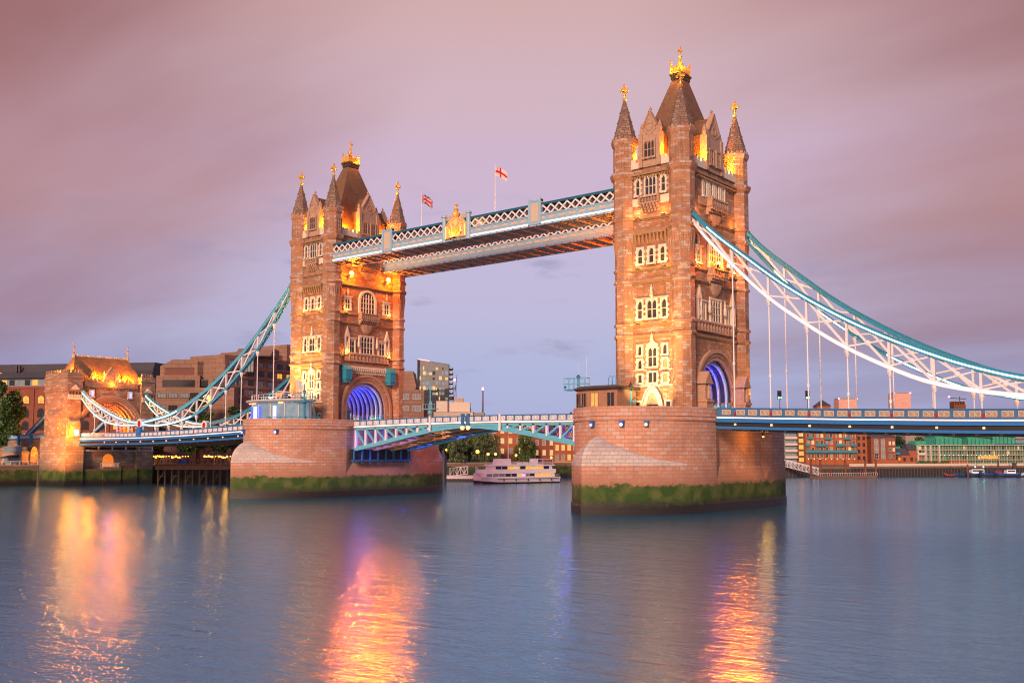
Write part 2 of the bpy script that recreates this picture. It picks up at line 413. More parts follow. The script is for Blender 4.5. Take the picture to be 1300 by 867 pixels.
M['rustwood'] = plain('weathered brown beam', (.20, .11, .06), .85, var=.35, scale=.8)
M['navy'] = plain('navy painted steel', (.03, .05, .09), .5)
M['pinklamp'] = glow('pink lamp', (1.0, .08, .75), 3.0)
# ================================================================== RIVER AND LAND
def water_mat():
    m, t, b = newmat('river water'); n, l = t.nodes, t.links
    co = n.new('ShaderNodeTexCoord')
    # silty water: dull blue body under a slightly blue reflecting skin, mixed by the Fresnel term
    df = n.new('ShaderNodeBsdfDiffuse'); gl = n.new('ShaderNodeBsdfGlossy'); gl.distribution = 'MULTI_GGX'; gl.inputs['Color'].default_value = (.66, .88, 1.0, 1); gl.inputs['Roughness'].default_value = .13
    fz = n.new('ShaderNodeFresnel'); fz.inputs['IOR'].default_value = 2.3
    ms = n.new('ShaderNodeMixShader'); l.new(fz.outputs[0], ms.inputs[0]); l.new(df.outputs[0], ms.inputs[1]); l.new(gl.outputs[0], ms.inputs[2])
    l.new(ms.outputs[0], n['Material Output'].inputs['Surface']); n.remove(b)
    no = n.new('ShaderNodeTexNoise'); no.inputs['Scale'].default_value = .02; no.inputs['Detail'].default_value = 4; l.new(co.outputs['Object'], no.inputs['Vector'])
    mx = n.new('ShaderNodeMix'); mx.data_type = 'RGBA'; mx.inputs[6].default_value = (.030, .140, .270, 1); mx.inputs[7].default_value = (.044, .180, .330, 1)
    l.new(no.outputs['Fac'], mx.inputs[0])
    l.new(mx.outputs[2], df.inputs['Color'])
    def layer(rot, sx, sy, scale, det, rough=.55):
        mp = n.new('ShaderNodeMapping'); l.new(co.outputs['Object'], mp.inputs[0]); mp.inputs['Rotation'].default_value = (0, 0, R_(rot)); mp.inputs['Scale'].default_value = (sx, sy, 1)
        q = n.new('ShaderNodeTexNoise'); q.inputs['Scale'].default_value = scale; q.inputs['Detail'].default_value = det; q.inputs['Roughness'].default_value = rough; q.inputs['Distortion'].default_value = .4
        l.new(mp.outputs[0], q.inputs['Vector']); return q.outputs['Fac']
    a = layer(-42, .30, 1.0, .9, 5); c = layer(-30, .35, 1.0, .16, 3); d = layer(-50, .5, 1, 3.2, 3)
    def ma(op, x, y):
        q = n.new('ShaderNodeMath'); q.operation = op
        for i, v in enumerate((x, y)):
            if isinstance(v, (int, float)): q.inputs[i].default_value = v
            else: l.new(v, q.inputs[i])
        return q.outputs[0]
    h = ma('ADD', ma('ADD', ma('MULTIPLY', a, .55), ma('MULTIPLY', c, .55)), ma('MULTIPLY', d, .20))
    bp = n.new('ShaderNodeBump'); bp.inputs['Strength'].default_value = 1.0; bp.inputs['Distance'].default_value = .17; l.new(h, bp.inputs['Height']); 
    for q in (df, gl, fz): l.new(bp.outputs[0], q.inputs['Normal'])
    return m
M['water'] = water_mat()
w = MB(); w.add([(-9000, -900, 0), (9000, -900, 0), (9000, 12000, 0), (-9000, 12000, 0)], [(0, 1, 2, 3)])
wo_ = w.build('river_water', M['water']); wo_['kind'] = 'structure'; wo_['label'] = 'smooth steel blue river with orange light trails'
M['land'] = plain('paved bank', (.16, .14, .12), .95, var=.3, scale=.15)
bank = [(-6000, -700), (-193, -700), (-193, -14), (-191.5, -14), (-191.5, 13), (-186, 14), (-172, 44), (-158, 84), (-147, 118), (-133, 150), (-100, 190), (-58, 228), (-34, 262), (20, 335), (200, 520), (1500, 1500), (6000, 4000), (6000, 9000), (-6000, 9000)]
g = MB(); g.prism(bank, -3, 3.7, 'z'); go = g.build('ground', M['land']); go['kind'] = 'structure'; go['label'] = 'paved far bank of the river'
g = MB(); g.prism([(-6000, -700), (-193.05, -700), (-193.05, -14), (-191.6, -14), (-191.6, 13), (-186.1, 14), (-172.1, 44), (-158.1, 84), (-147.1, 118), (-140, 134), (-200, 210), (-3000, 4000), (-6000, 4000)], 3.6, 5.3, 'z'); go = g.build('terrace', M['land']); go['kind'] = 'structure'; go['label'] = 'raised riverside terrace by the gatehouse'
# ================================================================== THE TOWERS
WX, WY = 5.22, 9.29            # turret axes
PX, PY = 5.75, 9.85            # wall planes
OR = 1/math.cos(R_(22.5))
def FR(face):                  # local frame of a face: x along it, -y outward, z up
    return {'river': T(0, -PY, 0), 'outer': RZ(90) @ T(0, -PX, 0), 'back': RZ(180) @ T(0, -PY, 0), 'inner': RZ(270) @ T(0, -PX, 0)}[face]

def arch_pts(x0, x1, zs, rise, n=8, kind='pointed'):
    """points from (x0,zs) over the crown to (x1,zs)"""
    out = []; xm = (x0+x1)/2; hw = (x1-x0)/2
    for i in range(2*n+1):
        t = i/(2*n)
        if kind == 'round': a = PI*(1-t); out.append((xm+hw*math.cos(a), zs+rise*math.sin(a)))
        else:
            s = 1-abs(2*t-1)               # 0 at springing, 1 at crown
            k = s*.5*PI*.72
            x = hw*(1-math.sin(k)/math.sin(.36*PI)*1.0) if False else hw*(1-s**1.35)
            z = zs+rise*(1-(1-s)**1.7)
            out.append((xm-(x if t <= .5 else -x), z))
    return out
def pane_and_frame(tower, F, u, z0, w, h, lights=1, transoms=(), head='pointed', surround=.32, quoins=True, lit=False, sur_mat='dress', label=None, hood=False):
    """a stone window: proud surround and mullions, glass behind"""
    m = MB(F); x0, x1 = u-w/2, u+w/2; z1 = z0+h
    d = -.26
    s = surround
    m.box(x0-s, x0, d, .1, z0-.05, z1); m.box(x1, x1+s, d, .1, z0-.05, z1)
    m.box(x0-s-.12, x1+s+.12, d-.16, .1, z0-.32, z0-.05)
    if quoins:
        k = 0; z = z0
        while z < z1-.3:
            e = .2 if k % 2 == 0 else 0
            if e:
                m.box(x0-s-e, x0-s, d+.03, .1, z, z+.42); m.box(x1+s, x1+s+e, d+.03, .1, z, z+.42)
            z += .42; k += 1
    mw = .13; lw = (w-mw*(lights-1))/lights
    rise = {'pointed': min(lw*.75, h*.35), 'round': lw/2, 'flat': 0}[head] if head in ('pointed', 'round', 'flat') else 0
    for i in range(lights):
        a = x0+i*(lw+mw); b = a+lw
        if i < lights-1: m.box(b, b+mw, d+.1, .08, z0-.05, z1)
        if rise:
            m.prism([(a, z1+.0)]+[(a, z1-rise)]+arch_pts(a, b, z1-rise, rise*.96)[1:-1]+[(b, z1-rise), (b, z1)], d+.08, .08)
    for tz in transoms: m.box(x0, x1, d+.12, .07, z0+tz-.06, z0+tz+.06)
    m.box(x0-s, x1+s, d, .1, z1, z1+.3)
    if hood: m.box(x0-s-.16, x1+s+.16, d-.2, .1, z1+.3, z1+.48)
    o = m.build('window', M[sur_mat], tower, label)
    g = MB(F); g.box(x0+.002, x1-.002, -.04, .06, z0-.04, z1-.002)
    # leading bars
    g.build('pane', M['glass_lit'] if lit else M['glass'], o)
    return o
def statue(F, u, z0, h, tower, y=-.45):
    """small canopied niche figure on a bracket"""
    m = MB(F)
    m.lathe([(.05, z0-.5), (.32, z0-.1), (.34, z0)], 8, (u, y)); m.lathe([(.24, z0), (.27, z0+h*.25), (.17, z0+h*.45), (.22, z0+h*.62), (.09, z0+h*.72), (.13, z0+h*.8), (.03, z0+h*.92)], 8, (u, y))
    return m.build('niche_figure', M['dress'], tower)

def gable(tower, F, hw, z0, ze, za, depth, wins, lit=False):
    m = MB(F)
    sh = hw*.72
    m.prism([(-hw, z0), (hw, z0), (hw, ze), (sh, ze), (0, za), (-sh, ze), (-hw, ze)], -.28, .55)
    # coping along the rakes and the kneelers
    for sgn in (-1, 1):
        m.bar((sgn*(sh+.1), -.0, ze+.02), (0, -.0, za+.16), .95, .24)
        m.box(sgn*hw-.34, sgn*hw+.34, -.52, .7, z0, ze-.9)
        m.lathe([(.42, ze-.9), (.46, ze-.3), (.30, ze+.1), (.34, ze+.25), (.05, ze+1.0)], 6, (sgn*hw, .1))
    m.lathe([(.22, za-.1), (.14, za+.45), (.26, za+.6), (.04, za+1.05)], 6, (0, .1))
    # blind tracery ring and lozenges in the gable field
    zc = ze+.18*(za-ze)-.4
    ring = [(.62*math.cos(2*PI*i/16), 0, .62*math.sin(2*PI*i/16)) for i in range(17)]
    m.tube([(x, -.3, zc+z) for x, _, z in ring], .09, 5)
    for sx in (-1, 1): m.tube([(sx*.1*hw, -.3, zc-1.2), (sx*.75*hw, -.3, zc-.5), (sx*.1*hw, -.3, zc+.55*(za-zc))], .08, 5)
    g = m.build('gable', M['carved'], tower)
    r = MB(F)
    r.prism([(-hw*.92, ze-.6), (hw*.92, ze-.6), (0, za-.35)], .56, depth)
    r.box(-hw*.92, hw*.92, .56, depth*.75, z0, ze-.6)
    r.build('gable_roof', M['slate'], g)
    for (u, zz, w, h, n) in wins: pane_and_frame(tower, F @ T(0, -.3, 0), u, zz, w, h, n, transoms=(h*.5,), surround=.2, quoins=False, lit=lit, sur_mat='carved')
    return g
def balcony(tower, F, hw, z0, z1, out, brk, n=7):
    """projecting balcony on a stepped corbel"""
    m = MB(F)
    m.box(-hw, hw, -out, .05, z0, z0+.28); m.box(-hw-.08, hw+.08, -out-.1, .05, z1-.22, z1)
    k = max(3, int(hw*2/.55))
    for i in range(k+1):
        x = -hw+.12+(2*hw-.24)*i/k
        m.box(x-.09, x+.09, -out+.02, -out+.2, z0+.28, z1-.22)
    for i in range(k):
        x = -hw+.12+(2*hw-.24)*(i+.5)/k
        m.tube([(x-.2, -out+.1, z0+.35), (x+.2, -out+.1, z1-.3)], .05, 4); m.tube([(x+.2, -out+.1, z0+.35), (x-.2, -out+.1, z1-.3)], .05, 4)
    for sg in (-1, 1):
        m.box(sg*hw-.16, sg*hw+.16, -out-.05, -out+.25, z0, z1+.25)
        m.box(sg*(hw-.1)-.1, sg*(hw-.1)+.1, -out+.25, 0, z0+.28, z1-.1)
    for i in range(n):
        x = -hw+.3+(2*hw-.6)*i/(n-1)
        for j in range(3):
            o2 = out*(1-.3*j)
            m.box(x-.15, x+.15, -o2+.05, .05, z0-.42*(j+1), z0-.42*j)
    m.prism([(0, z0-1.3), (0, z0-1.3-brk*.15), (0, z0-1.35)], 0, .01) if False else None
    if brk > 1.4:
        rings = []
        for k2 in range(6):
            t = k2/5; r = out*.62*(1-t)**.6+.1; h2 = hw*.72*(1-t)**.55+.15
            rings.append([(x, -r*yy, z0-1.2-t*(brk-1.2)) for x, yy in ((-h2, 0), (-h2*.8, .7), (-h2*.35, 1), (h2*.35, 1), (h2*.8, .7), (h2, 0))])
        m.loft(rings)
    return m.build('balcony', M['carved'], tower)

def make_tower(label):
    tw = thing('bridge_tower', label, 'bridge tower', group='gothic towers of the bridge')
    # ---- body: lower storey is a tunnel for the road
    m = MB()
    zs, r = 17.9, 5.45
    arc = arch_pts(-r, r, zs, 5.6, 12, 'round')
    m.prism([(-PY, 13.6), (-r, 13.6)]+arc+[(r, 13.6), (PY, 13.6), (PY, 27.7), (-PY, 27.7)], -PX, PX, 'x')
    m.box(-PX, PX, -PY, PY, 27.703, 54.6)
    m.build('body', M['stone'], tw)
    # ---- corner turrets
    for sx in (-1, 1):
        for sy in (-1, 1):
            cx, cy = sx*WX, sy*WY
            pr = [(1.95, 13.9), (1.95, 15.3), (1.66, 15.6), (1.64, 27.4), (1.86, 27.6), (1.9, 27.9), (1.66, 28.15), (1.66, 29.3), (1.88, 29.5), (1.9, 29.75), (1.66, 30.0),
                  (1.64, 36.2), (1.86, 36.4), (1.9, 36.65), (1.66, 36.9), (1.66, 38.1), (1.86, 38.3), (1.9, 38.55), (1.64, 38.8), (1.64, 40.6), (1.72, 41.8), (1.88, 43.6),
                  (1.86, 44.2), (2.12, 44.4), (2.16, 44.7), (1.88, 44.95), (1.88, 46.3), (2.08, 46.5), (2.1, 46.7), (1.86, 46.95), (1.86, 53.2), (2.12, 53.5), (2.3, 54.0), (2.3, 54.35), (1.8, 54.6),
                  (1.78, 58.8), (1.9, 59.0), (2.05, 59.35), (2.12, 59.9), (1.9, 59.95)]
            tm = MB(T(0, 0, -.6)); tm.lathe([(a*OR, z) for a, z in pr], 8, (cx, cy), R_(22.5))
            # squinch ribs under the flare, slit panels on the belfry stage, battlement teeth
            for k in range(8):
                a = PI/4*k; ux, uy = math.cos(a), math.sin(a); vx, vy = -uy, ux
                P = lambda out, v, z: (cx+ux*out+vx*v, cy+uy*out+vy*v, z)
                for v in (-.42, .42):
                    tm.loft([[P(1.6, v-.05, 40.3), P(1.66, v+.05, 40.3), P(1.6, v+.05, 40.3)], [P(1.6, v-.3, 43.2), P(1.96, v, 43.2), P(1.6, v+.3, 43.2)]])
                tm.loft([[P(o, v, 55.2) for o, v in ((1.7, -.45), (1.84, -.45), (1.84, .45), (1.7, .45))], [P(o, v, 55.4) for o, v in ((1.7, -.45), (1.84, -.45), (1.84, .45), (1.7, .45))]])
                for v in (-.5, 0, .5): tm.loft([[P(o, v+q, 55.4) for o, q in ((1.7, -.06), (1.86, -.06), (1.86, .06), (1.7, .06))], [P(o, v+q, 57.9) for o, q in ((1.7, -.06), (1.86, -.06), (1.86, .06), (1.7, .06))]])
                for v in (-.55, .15): tm.loft([[P(o, v+q, 59.9) for o, q in ((1.85, 0), (2.08, 0), (2.08, .4), (1.85, .4))], [P(o, v+q, 60.3) for o, q in ((1.85, 0), (2.08, 0), (2.08, .4), (1.85, .4))]])
            t = tm.build('turret', M['ashlar'], tw)
            sp = MB(T(0, 0, -.6)); sp.lathe([(1.86*OR, 59.93), (1.80*OR, 60.3), (1.30*OR, 62.3), (.80*OR, 64.4), (.32*OR, 66.4), (.2, 66.9)], 8, (cx, cy), R_(22.5))
            for zz, rr in ((61.6, 1.47), (63.2, 1.09), (64.8, .71)):
                for k in range(8):
                    a = PI/4*k+R_(22.5); sp.sphere((cx+rr*OR*math.cos(a), cy+rr*OR*math.sin(a), zz), .13, 5, 4)
            sp.build('spire', M['spire'], t)
            cr = MB(T(0, 0, -.6)); cr.lathe([(.2, 66.8), (.42, 67.1), (.18, 67.35), (.15, 67.7), (.32, 67.85), (.13, 68.0)], 8, (cx, cy))
            cr.box(cx-.13, cx+.13, cy-.13, cy+.13, 67.9, 69.5); cr.box(cx-.62, cx+.62, cy-.12, cy+.12, 68.4, 68.75); cr.box(cx-.12, cx+.12, cy-.62, cy+.62, 68.4, 68.75)
            for dx, dy, dz in ((-.62, 0, 68.57), (.62, 0, 68.57), (0, -.62, 68.57), (0, .62, 68.57), (0, 0, 69.5)): cr.sphere((cx+dx, cy+dy, dz), .24, 6, 4)
            cr.build('finial_cross', M['gold'], t)
    # ---- string courses between the turrets
    for z, pj in ((27.6, .32), (29.5, .3), (36.4, .32), (38.3, .3), (44.4, .42), (46.5, .3), (53.6, .62)):
        z -= .6; sm = MB()
        for f, hw in (('river', WX-1.3), ('back', WX-1.3), ('outer', WY-1.3), ('inner', WY-1.3)):
            if f in ('outer', 'inner') and z in (27.6,): pass
            sm.M = FR(f); sm.box(-hw, hw, -pj, .02, z-.02, z+.3); sm.box(-hw, hw, -pj*.55, .02, z-.22, z-.02)
            if z > 50:
                for i in range(int(hw*2/.5)): sm.box(-hw+.15+i*.5, -hw+.37+i*.5, -pj*.9, .02, z-.5, z-.22)
        sm.build('string_course', M['string'], tw)
    # ---- parapet with battlements
    for f, hw, gw in (('river', WX-1.7, 2.0), ('back', WX-1.7, 2.0), ('outer', WY-1.7, 3.1), ('inner', WY-1.7, 3.1)):
        for sg in (-1, 1):
            pm = MB(FR(f)); a, b = sorted((sg*gw, sg*hw)); pm.box(a, b, -.3, .25, 54.2, 55.15)
            n = max(1, int((b-a)/.9)); st = (b-a)/n
            for i in range(n): pm.box(a+i*st, a+i*st+st*.58, -.3, .25, 55.149, 55.75)
            pm.build('parapet', M['dress'], tw)
    # ---- roof, platform, crown
    rm = MB()
    fr = lambda hx, hy, z: [(-hx, -hy, z), (hx, -hy, z), (hx, hy, z), (-hx, hy, z)]
    rm.loft([fr(4.5, 8.3, 54.6), fr(4.3, 8.0, 55.4), fr(2.55, 4.3, 64.0), fr(.78, 1.3, 71.2)])
    ro = rm.build('roof', M['slate'], tw)
    r2 = MB(); r2.loft([fr(.86, 1.42, 70.2), fr(.86, 1.42, 70.9), fr(.98, 1.55, 71.1), fr(.98, 1.55, 71.5), fr(1.15, 1.75, 71.7), fr(1.15, 1.75, 72.0)])
    for i in range(8):
        for sg in (-1, 1): r2.box(-.78+i*.21, -.68+i*.21, sg*1.44-.04, sg*1.44+.04, 70.25, 70.85)
    r2.build('roof_platform', M['lead'], ro)
    cm = MB(T(0, 0, 72) @ Matrix.Diagonal((1, 1, .9, 1)) @ T(0, 0, -72))
    for sx in (-1, 1):
        for sy in (-1, 1):
            cm.lathe([(.2, 72.0), (.2, 72.5), (.12, 72.6), (.12, 73.6), (.26, 73.8), (.1, 74.0), (.22, 74.25), (.03, 74.6)], 6, (sx*.92, sy*1.5))
    for sy in (-1, 1):
        cm.box(-.9, .9, sy*1.5-.06, sy*1.5+.06, 72.25, 72.75)
        for i in range(7): cm.lathe([(.09, 72.7), (.13, 73.1), (.03, 73.45)], 5, (-.75+i*.25, sy*1.5))
    for sx in (-1, 1):
        cm.box(sx*.92-.06, sx*.92+.06, -1.5, 1.5, 72.25, 72.75)
        for i in range(11): cm.lathe([(.09, 72.7), (.13, 73.1), (.03, 73.45)], 5, (sx*.92, -1.25+i*.25))
    # openwork flèche
    cm.lathe([(.55, 72.0), (.5, 72.9), (.3, 73.6), (.26, 74.2), (.42, 74.4), (.2, 74.6), (.14, 75.4), (.34, 75.6), (.12, 75.8), (.09, 76.4)], 8)
    for k in range(4):
        a = PI/2*k+PI/4; cm.tube([(.9*math.cos(a), 1.3*math.sin(a), 72.6), (.65*math.cos(a), .9*math.sin(a), 73.6), (.15*math.cos(a), .15*math.sin(a), 74.9)], .08, 5)
        cm.sphere((.75*math.cos(a), 1.05*math.sin(a), 73.7), .22, 6, 4)
    cm.box(-.08, .08, -.08, .08, 76.2, 77.6); cm.box(-.4, .4, -.07, .07, 76.75, 76.95); cm.box(-.07, .07, -.4, .4, 76.75, 76.95)
    for p in ((-.4, 0, 76.85), (.4, 0, 76.85), (0, -.4, 76.85), (0, .4, 76.85), (0, 0, 77.55), (0, 0, 76.2)): cm.sphere(p, .17, 6, 4)
    cm.build('crown', M['gold'], tw)
    # ---- gables
    for f in ('river', 'back'):
        gable(tw, FR(f), 1.65, 54.2, 60.6, 63.0, 3.4, [(0, 55.75, 1.8, 2.45, 3)])
    for f in ('outer', 'inner'):
        gable(tw, FR(f), 2.5, 54.2, 60.9, 63.9, 3.4, [(-1.15, 55.4, 1.15, 2.3, 2), (1.15, 55.4, 1.15, 2.3, 2)])
    # ---- river faces
    for f in ('river', 'back'):
        F = FR(f)
        lits = f == 'river'
        # top storey and balcony
        pane_and_frame(tw, F, 0, 49.7, 1.9, 2.75, 3, (1.35,), surround=.25, quoins=False)
        for sg in (-1, 1): pane_and_frame(tw, F, sg*2.35, 49.9, .62, 2.4, 1, (1.2,), surround=.25)
        balcony(tw, F, 1.75, 48.1, 49.35, .95, 1.2, 6)
        bm_ = MB(F)
        for sg in (-1, 1): bm_.box(sg*2.6-.8, sg*2.6+.8, -.22, .02, 48.1, 49.3)
        bm_.build('apron_panel', M['dress'], tw)
        # corbel arcade
        cb = MB(F); cb.box(-2.95, 2.95, -.62, .02, 43.35, 43.75)
        for i in range(9):
            x = -2.75+i*.6875
            cb.prism([(-.0, 43.35), (-.58, 43.35), (-.52, 42.9), (-.25, 42.2), (0, 41.95)], x-.13, x+.13, 'x')
        cb.build('corbel_table', M['string'], tw)
        for u in (-2.05, 0, 2.05): pane_and_frame(tw, F, u, 38.75, .8, 2.35, 1, (1.15,), surround=.3)
        # second storey triple
        for u, w, n in ((-2.2, .8, 1), (0, 1.7, 2), (2.2, .8, 1)): pane_and_frame(tw, F, u, 29.95, w, 2.75, n, (1.35,), surround=.26, lit=False)
        dm = MB(F); dm.box(-3.1, 3.1, -.2, .02, 33.03, 33.2)
        dm.build('hood_mould', M['dress'], tw)
        statue(F, 0, 33.5, 1.9, tw, -.3)
        # ground storey
        pane_and_frame(tw, F, 0, 22.3, 1.5, 2.9, 2, (1.45,), surround=.26, lit=False)
        pane_and_frame(tw, F, 0, 19.75, 1.5, 1.5, 2, (), head='flat', surround=.26)
        for sg in (-1, 1):
            lt = f == 'river' and sg > 0
            pane_and_frame(tw, F, sg*2.3, 24.15, .68, 1.4, 1, (), surround=.28, quoins=False)
            pane_and_frame(tw, F, sg*2.3, 22.0, .68, 1.35, 1, (), surround=.28, lit=lt)
            pane_and_frame(tw, F, sg*2.3, 19.75, .68, 1.2, 1, (), head='flat', surround=.28, lit=lt)
            pane_and_frame(tw, F, sg*2.75, 15.55, .75, 1.1, 1, (), head='flat', surround=.25, quoins=False)
        bd = MB(F); bd.box(-3.55, 3.55, -.24, .02, 19.08, 19.38)
        for a_, b_ in ((-3.55, -2.95), (2.95, 3.55), (-1.65, -1.2), (1.2, 1.65)): bd.box(a_, b_, -.2, .02, 21.55, 21.8)
        bd.prism([(-1.05, 25.75), (-.5, 26.0), (0, 26.7), (.5, 26.0), (1.05, 25.75), (1.05, 25.5), (-1.05, 25.5)], -.32, .02)
        bd.build('stone_band', M['dress'], tw)
        statue(F, 0, 26.5, 1.1, tw, -.3)
        # door
        ox = 1.65
        outer = arch_pts(-ox, ox, 16.0, 2.85, 9); innr = arch_pts(-1.12, 1.12, 15.95, 2.15, 9)
        dd = MB(F); dd.prism([(-ox, 13.9)]+outer+[(ox, 13.9), (1.12, 13.9)]+innr[::-1]+[(-1.12, 13.9)], -.42, .02)
        outer2 = arch_pts(-1.95, 1.95, 16.1, 3.15, 9)
        dd.prism([(-1.95, 15.9)]+outer2+[(1.95, 15.9), (1.7, 15.9)]+arch_pts(-1.7, 1.7, 16.05, 2.9, 9)[::-1]+[(-1.7, 15.9)], -.58, -.4)
        dp = dd.build('doorway', M['dress'], tw)
        dt = MB(F); dt.prism([(-1.12, 16.3)]+[p for p in innr if p[1] > 16.3]+[(1.12, 16.3)], -.2, .02)
        for i in range(5): dt.prism(arch_pts(-.9+i*.36, -.62+i*.36, 16.5, .55, 4), -.24, -.19)
        dt.build('tympanum', M['carved'], dp)
        dl = MB(F); dl.box(-1.1, 1.1, -.12, .03, 13.9, 16.28); dl.box(-.04, .04, -.16, -.12, 13.9, 16.28); dl.build('door', M['dark'], dp)
    # ---- road faces
    for f in ('outer', 'inner'):
        F = FR(f); outside = f == 'outer'
        # arch mouldings
        for k, (ri, ro_, dep) in enumerate(((5.45, 6.05, -.12), (6.05, 6.65, -.28), (6.65, 7.2, -.46))):
            am = MB(F); am.prism([(-ro_, 14.0)]+arch_pts(-ro_, ro_, zs, ro_+.15, 14, 'round')+[(ro_, 14.0), (ri, 14.0)]+arch_pts(-ri, ri, zs, ri+.15, 14, 'round')[::-1]+[(-ri, 14.0)], dep, .015)
            am.build('arch_moulding', M['ashlar'] if k % 2 else M['carved'], tw)
        # storey two: three bay window group over a carved apron
        pane_and_frame(tw, F, 0, 29.75, 3.3, 3.5, 4, (1.2, 2.4), surround=.35, quoins=False)
        for sg in (-1, 1):
            pane_and_frame(tw, F, sg*4.3, 29.75, 1.55, 2.6, 3 if outside else 2, (1.3,), surround=.3, quoins=False, hood=True)
            statue(F, sg*2.6, 31.3, 2.4, tw)
            cn = MB(F)
            cn.prism([(sg*5.7-.65, 32.9), (sg*5.7+.65, 32.9), (sg*5.7, 34.8)], -.5, .02); cn.box(sg*5.7-.6, sg*5.7-.42, -.5, .02, 29.6, 32.9); cn.box(sg*5.7+.42, sg*5.7+.6, -.5, .02, 29.6, 32.9); cn.sphere((sg*5.7, -.25, 34.9), .2, 6, 4)
            cn.build('niche_canopy', M['dress'], tw)
            statue(F, sg*5.7, 30.4, 2.1, tw, -.25)
        ap = MB(F); ap.box(-6.4, 6.4, -.5, .02, 27.85, 28.1); ap.box(-6.4, 6.4, -.5, .02, 29.25, 29.55); ap.box(-6.3, 6.3, -.3, .02, 28.1, 29.25)
        for i in range(13):
            x = -6.0+i
            ap.box(x-.1, x+.1, -.45, -.3, 28.1, 29.25)
            if i < 12: ap.tube([(x+.5+.3*math.cos(a), -.32, 28.68+.36*math.sin(a)) for a in [2*PI*q/8 for q in range(9)]], .07, 4)
        ap.build('carved_apron', M['carved'], tw)
        # oriel balcony and great window of storey three
        balcony(tw, F, 2.55, 36.95, 38.2, 1.25, 3.2, 8)
        hw = 1.95; zsp = 41.0
        wm = MB(F); oa = arch_pts(-hw-.55, hw+.55, zsp, 2.35, 10, 'round'); ia = arch_pts(-hw, hw, zsp, 1.85, 10, 'round')
        wm.prism([(-hw-.55, 38.3)]+oa+[(hw+.55, 38.3), (hw, 38.3)]+ia[::-1]+[(-hw, 38.3)], -.34, .02)
        for i in range(1, 5): wm.box(-hw+i*hw*.4-.07, -hw+i*hw*.4+.07, -.22, .0, 38.3, 42.4)
        for zz in (39.4, 40.5, 41.5): wm.box(-hw, hw, -.2, .0, zz-.06, zz+.06)
        wo_ = wm.build('great_window', M['dress'], tw)
        gm = MB(F); gm.prism([(-hw, 38.3)]+ia+[(hw, 38.3)], -.05, .03); gm.build('pane', M['glass'], wo_)
        for sg in (-1, 1): pane_and_frame(tw, F, sg*5.6, 38.75, 1.35, 2.2, 2, (1.1,), surround=.3, hood=True)
        for sg in (-1, 1): statue(F, sg*5.6, 42.0, 1.3, tw, -.2)
        # storey four
        for u in (-3.0, -1.0, 1.0, 3.0): pane_and_frame(tw, F, u, 49.9, 1.1, 2.6, 2, (1.3,), surround=.3, quoins=False)
        bm_ = MB(F)
        for sg in (-1, 1): bm_.box(sg*4.0-1.2, sg*4.0+1.2, -.3, .02, 48.3, 49.5)
        bm_.build('apron_panel', M['carved'], tw)
        balcony(tw, F, 2.7, 48.2, 49.5, 1.3, 2.8, 9)
        if outside:
            # gabled buttress piers with figures at the foot of the arch
            for sg in (-1, 1):
                bp = MB(F); u = sg*6.55
                bp.box(u-.95, u+.95, -2.3, .02, 13.6, 16.5); bp.box(u-1.1, u+1.1, -2.5, .02, 16.5, 16.9); bp.box(u-.75, u+.75, -2.0, .02, 16.9, 19.6)
                bp.prism([(u-1.15, 19.6), (u+1.15, 19.6), (u, 21.3)], -2.3, .02); bp.box(u-1.2, u+1.2, -2.35, .02, 19.35, 19.6)
                bp.lathe([(.3, 17.0), (.36, 17.6), (.24, 18.3), (.3, 18.7), (.14, 19.0), (.17, 19.25)], 8, (u, -2.15))
                bp.build('buttress', M['carved'], tw)
            for u in (-1.5, 1.9):
                fl = MB(F); fl.box(u-.28, u+.28, -1.75, -1.35, 38.25, 38.75); fo = fl.build('floodlight', M['dark'], tw)
                le = MB(F); le.sphere((u, -1.6, 38.9), .30, 8, 6); le.build('lens', M['lens'], fo)
        else:
            # corbelled frieze and hanging turquoise machinery hoods
            fz = MB(F); fz.box(-6.6, 6.6, -.4, .02, 26.6, 26.9)
            for i in range(23):
                x = -6.35+i*.577; fz.box(x-.14, x+.14, -.55, .02, 25.9, 26.6); fz.box(x-.1, x+.1, -.35, .02, 25.3, 25.9)
            fz.build('corbel_frieze', M['dress'], tw)
            for sg in (-1, 1):
                hb = MB(F); u = sg*6.3
                hb.box(u-.8, u+.8, -1.7, -.02, 23.9, 25.9); hb.prism([(-.02, 25.9), (-1.85, 25.9), (-.9, 26.9), (-.02, 27.0)], u-.95, u+.95, 'x'); hb.box(u-.6, u+.6, -1.5, -.1, 23.3, 23.9); hb.box(u-.06, u+.06, -1.75, -1.68, 23.9, 25.9)
                hb.build('machinery_hood', M['teal'], tw)
                # bracket floods under the walkway
                fb = MB(F); u = sg*5.3
                fb.prism([(-.02, 44.6), (-.02, 46.0), (-1.2, 46.0), (-.7, 45.3), (-.3, 45.0)], u-.4, u+.4, 'x'); fo = fb.build('floodlight', M['carved'], tw)
                le = MB(F); le.sphere((u, -.95, 46.3), .42, 8, 6); le.build('lens', M['lens'], fo)
            kb = MB(F); u = -4.1
            # turquoise kiosk with a stone hat inside the arch
    kb = MB(); kb.box(-5.0, -3.2, 3.7, 5.3, 14.2, 17.4); kb.box(-5.1, -3.1, 3.6, 5.4, 17.4, 17.6); kb.build('kiosk', M['teal'], tw)
    kr = MB(); kr.loft([[(-5.2, 3.5, 17.6), (-3.0, 3.5, 17.6), (-3.0, 5.44, 17.6), (-5.2, 5.44, 17.6)], [(-4.2, 4.4, 19.3), (-4.0, 4.4, 19.3), (-4.0, 4.6, 19.3), (-4.2, 4.6, 19.3)]]); kr.build('kiosk_roof', M['carved'], tw)
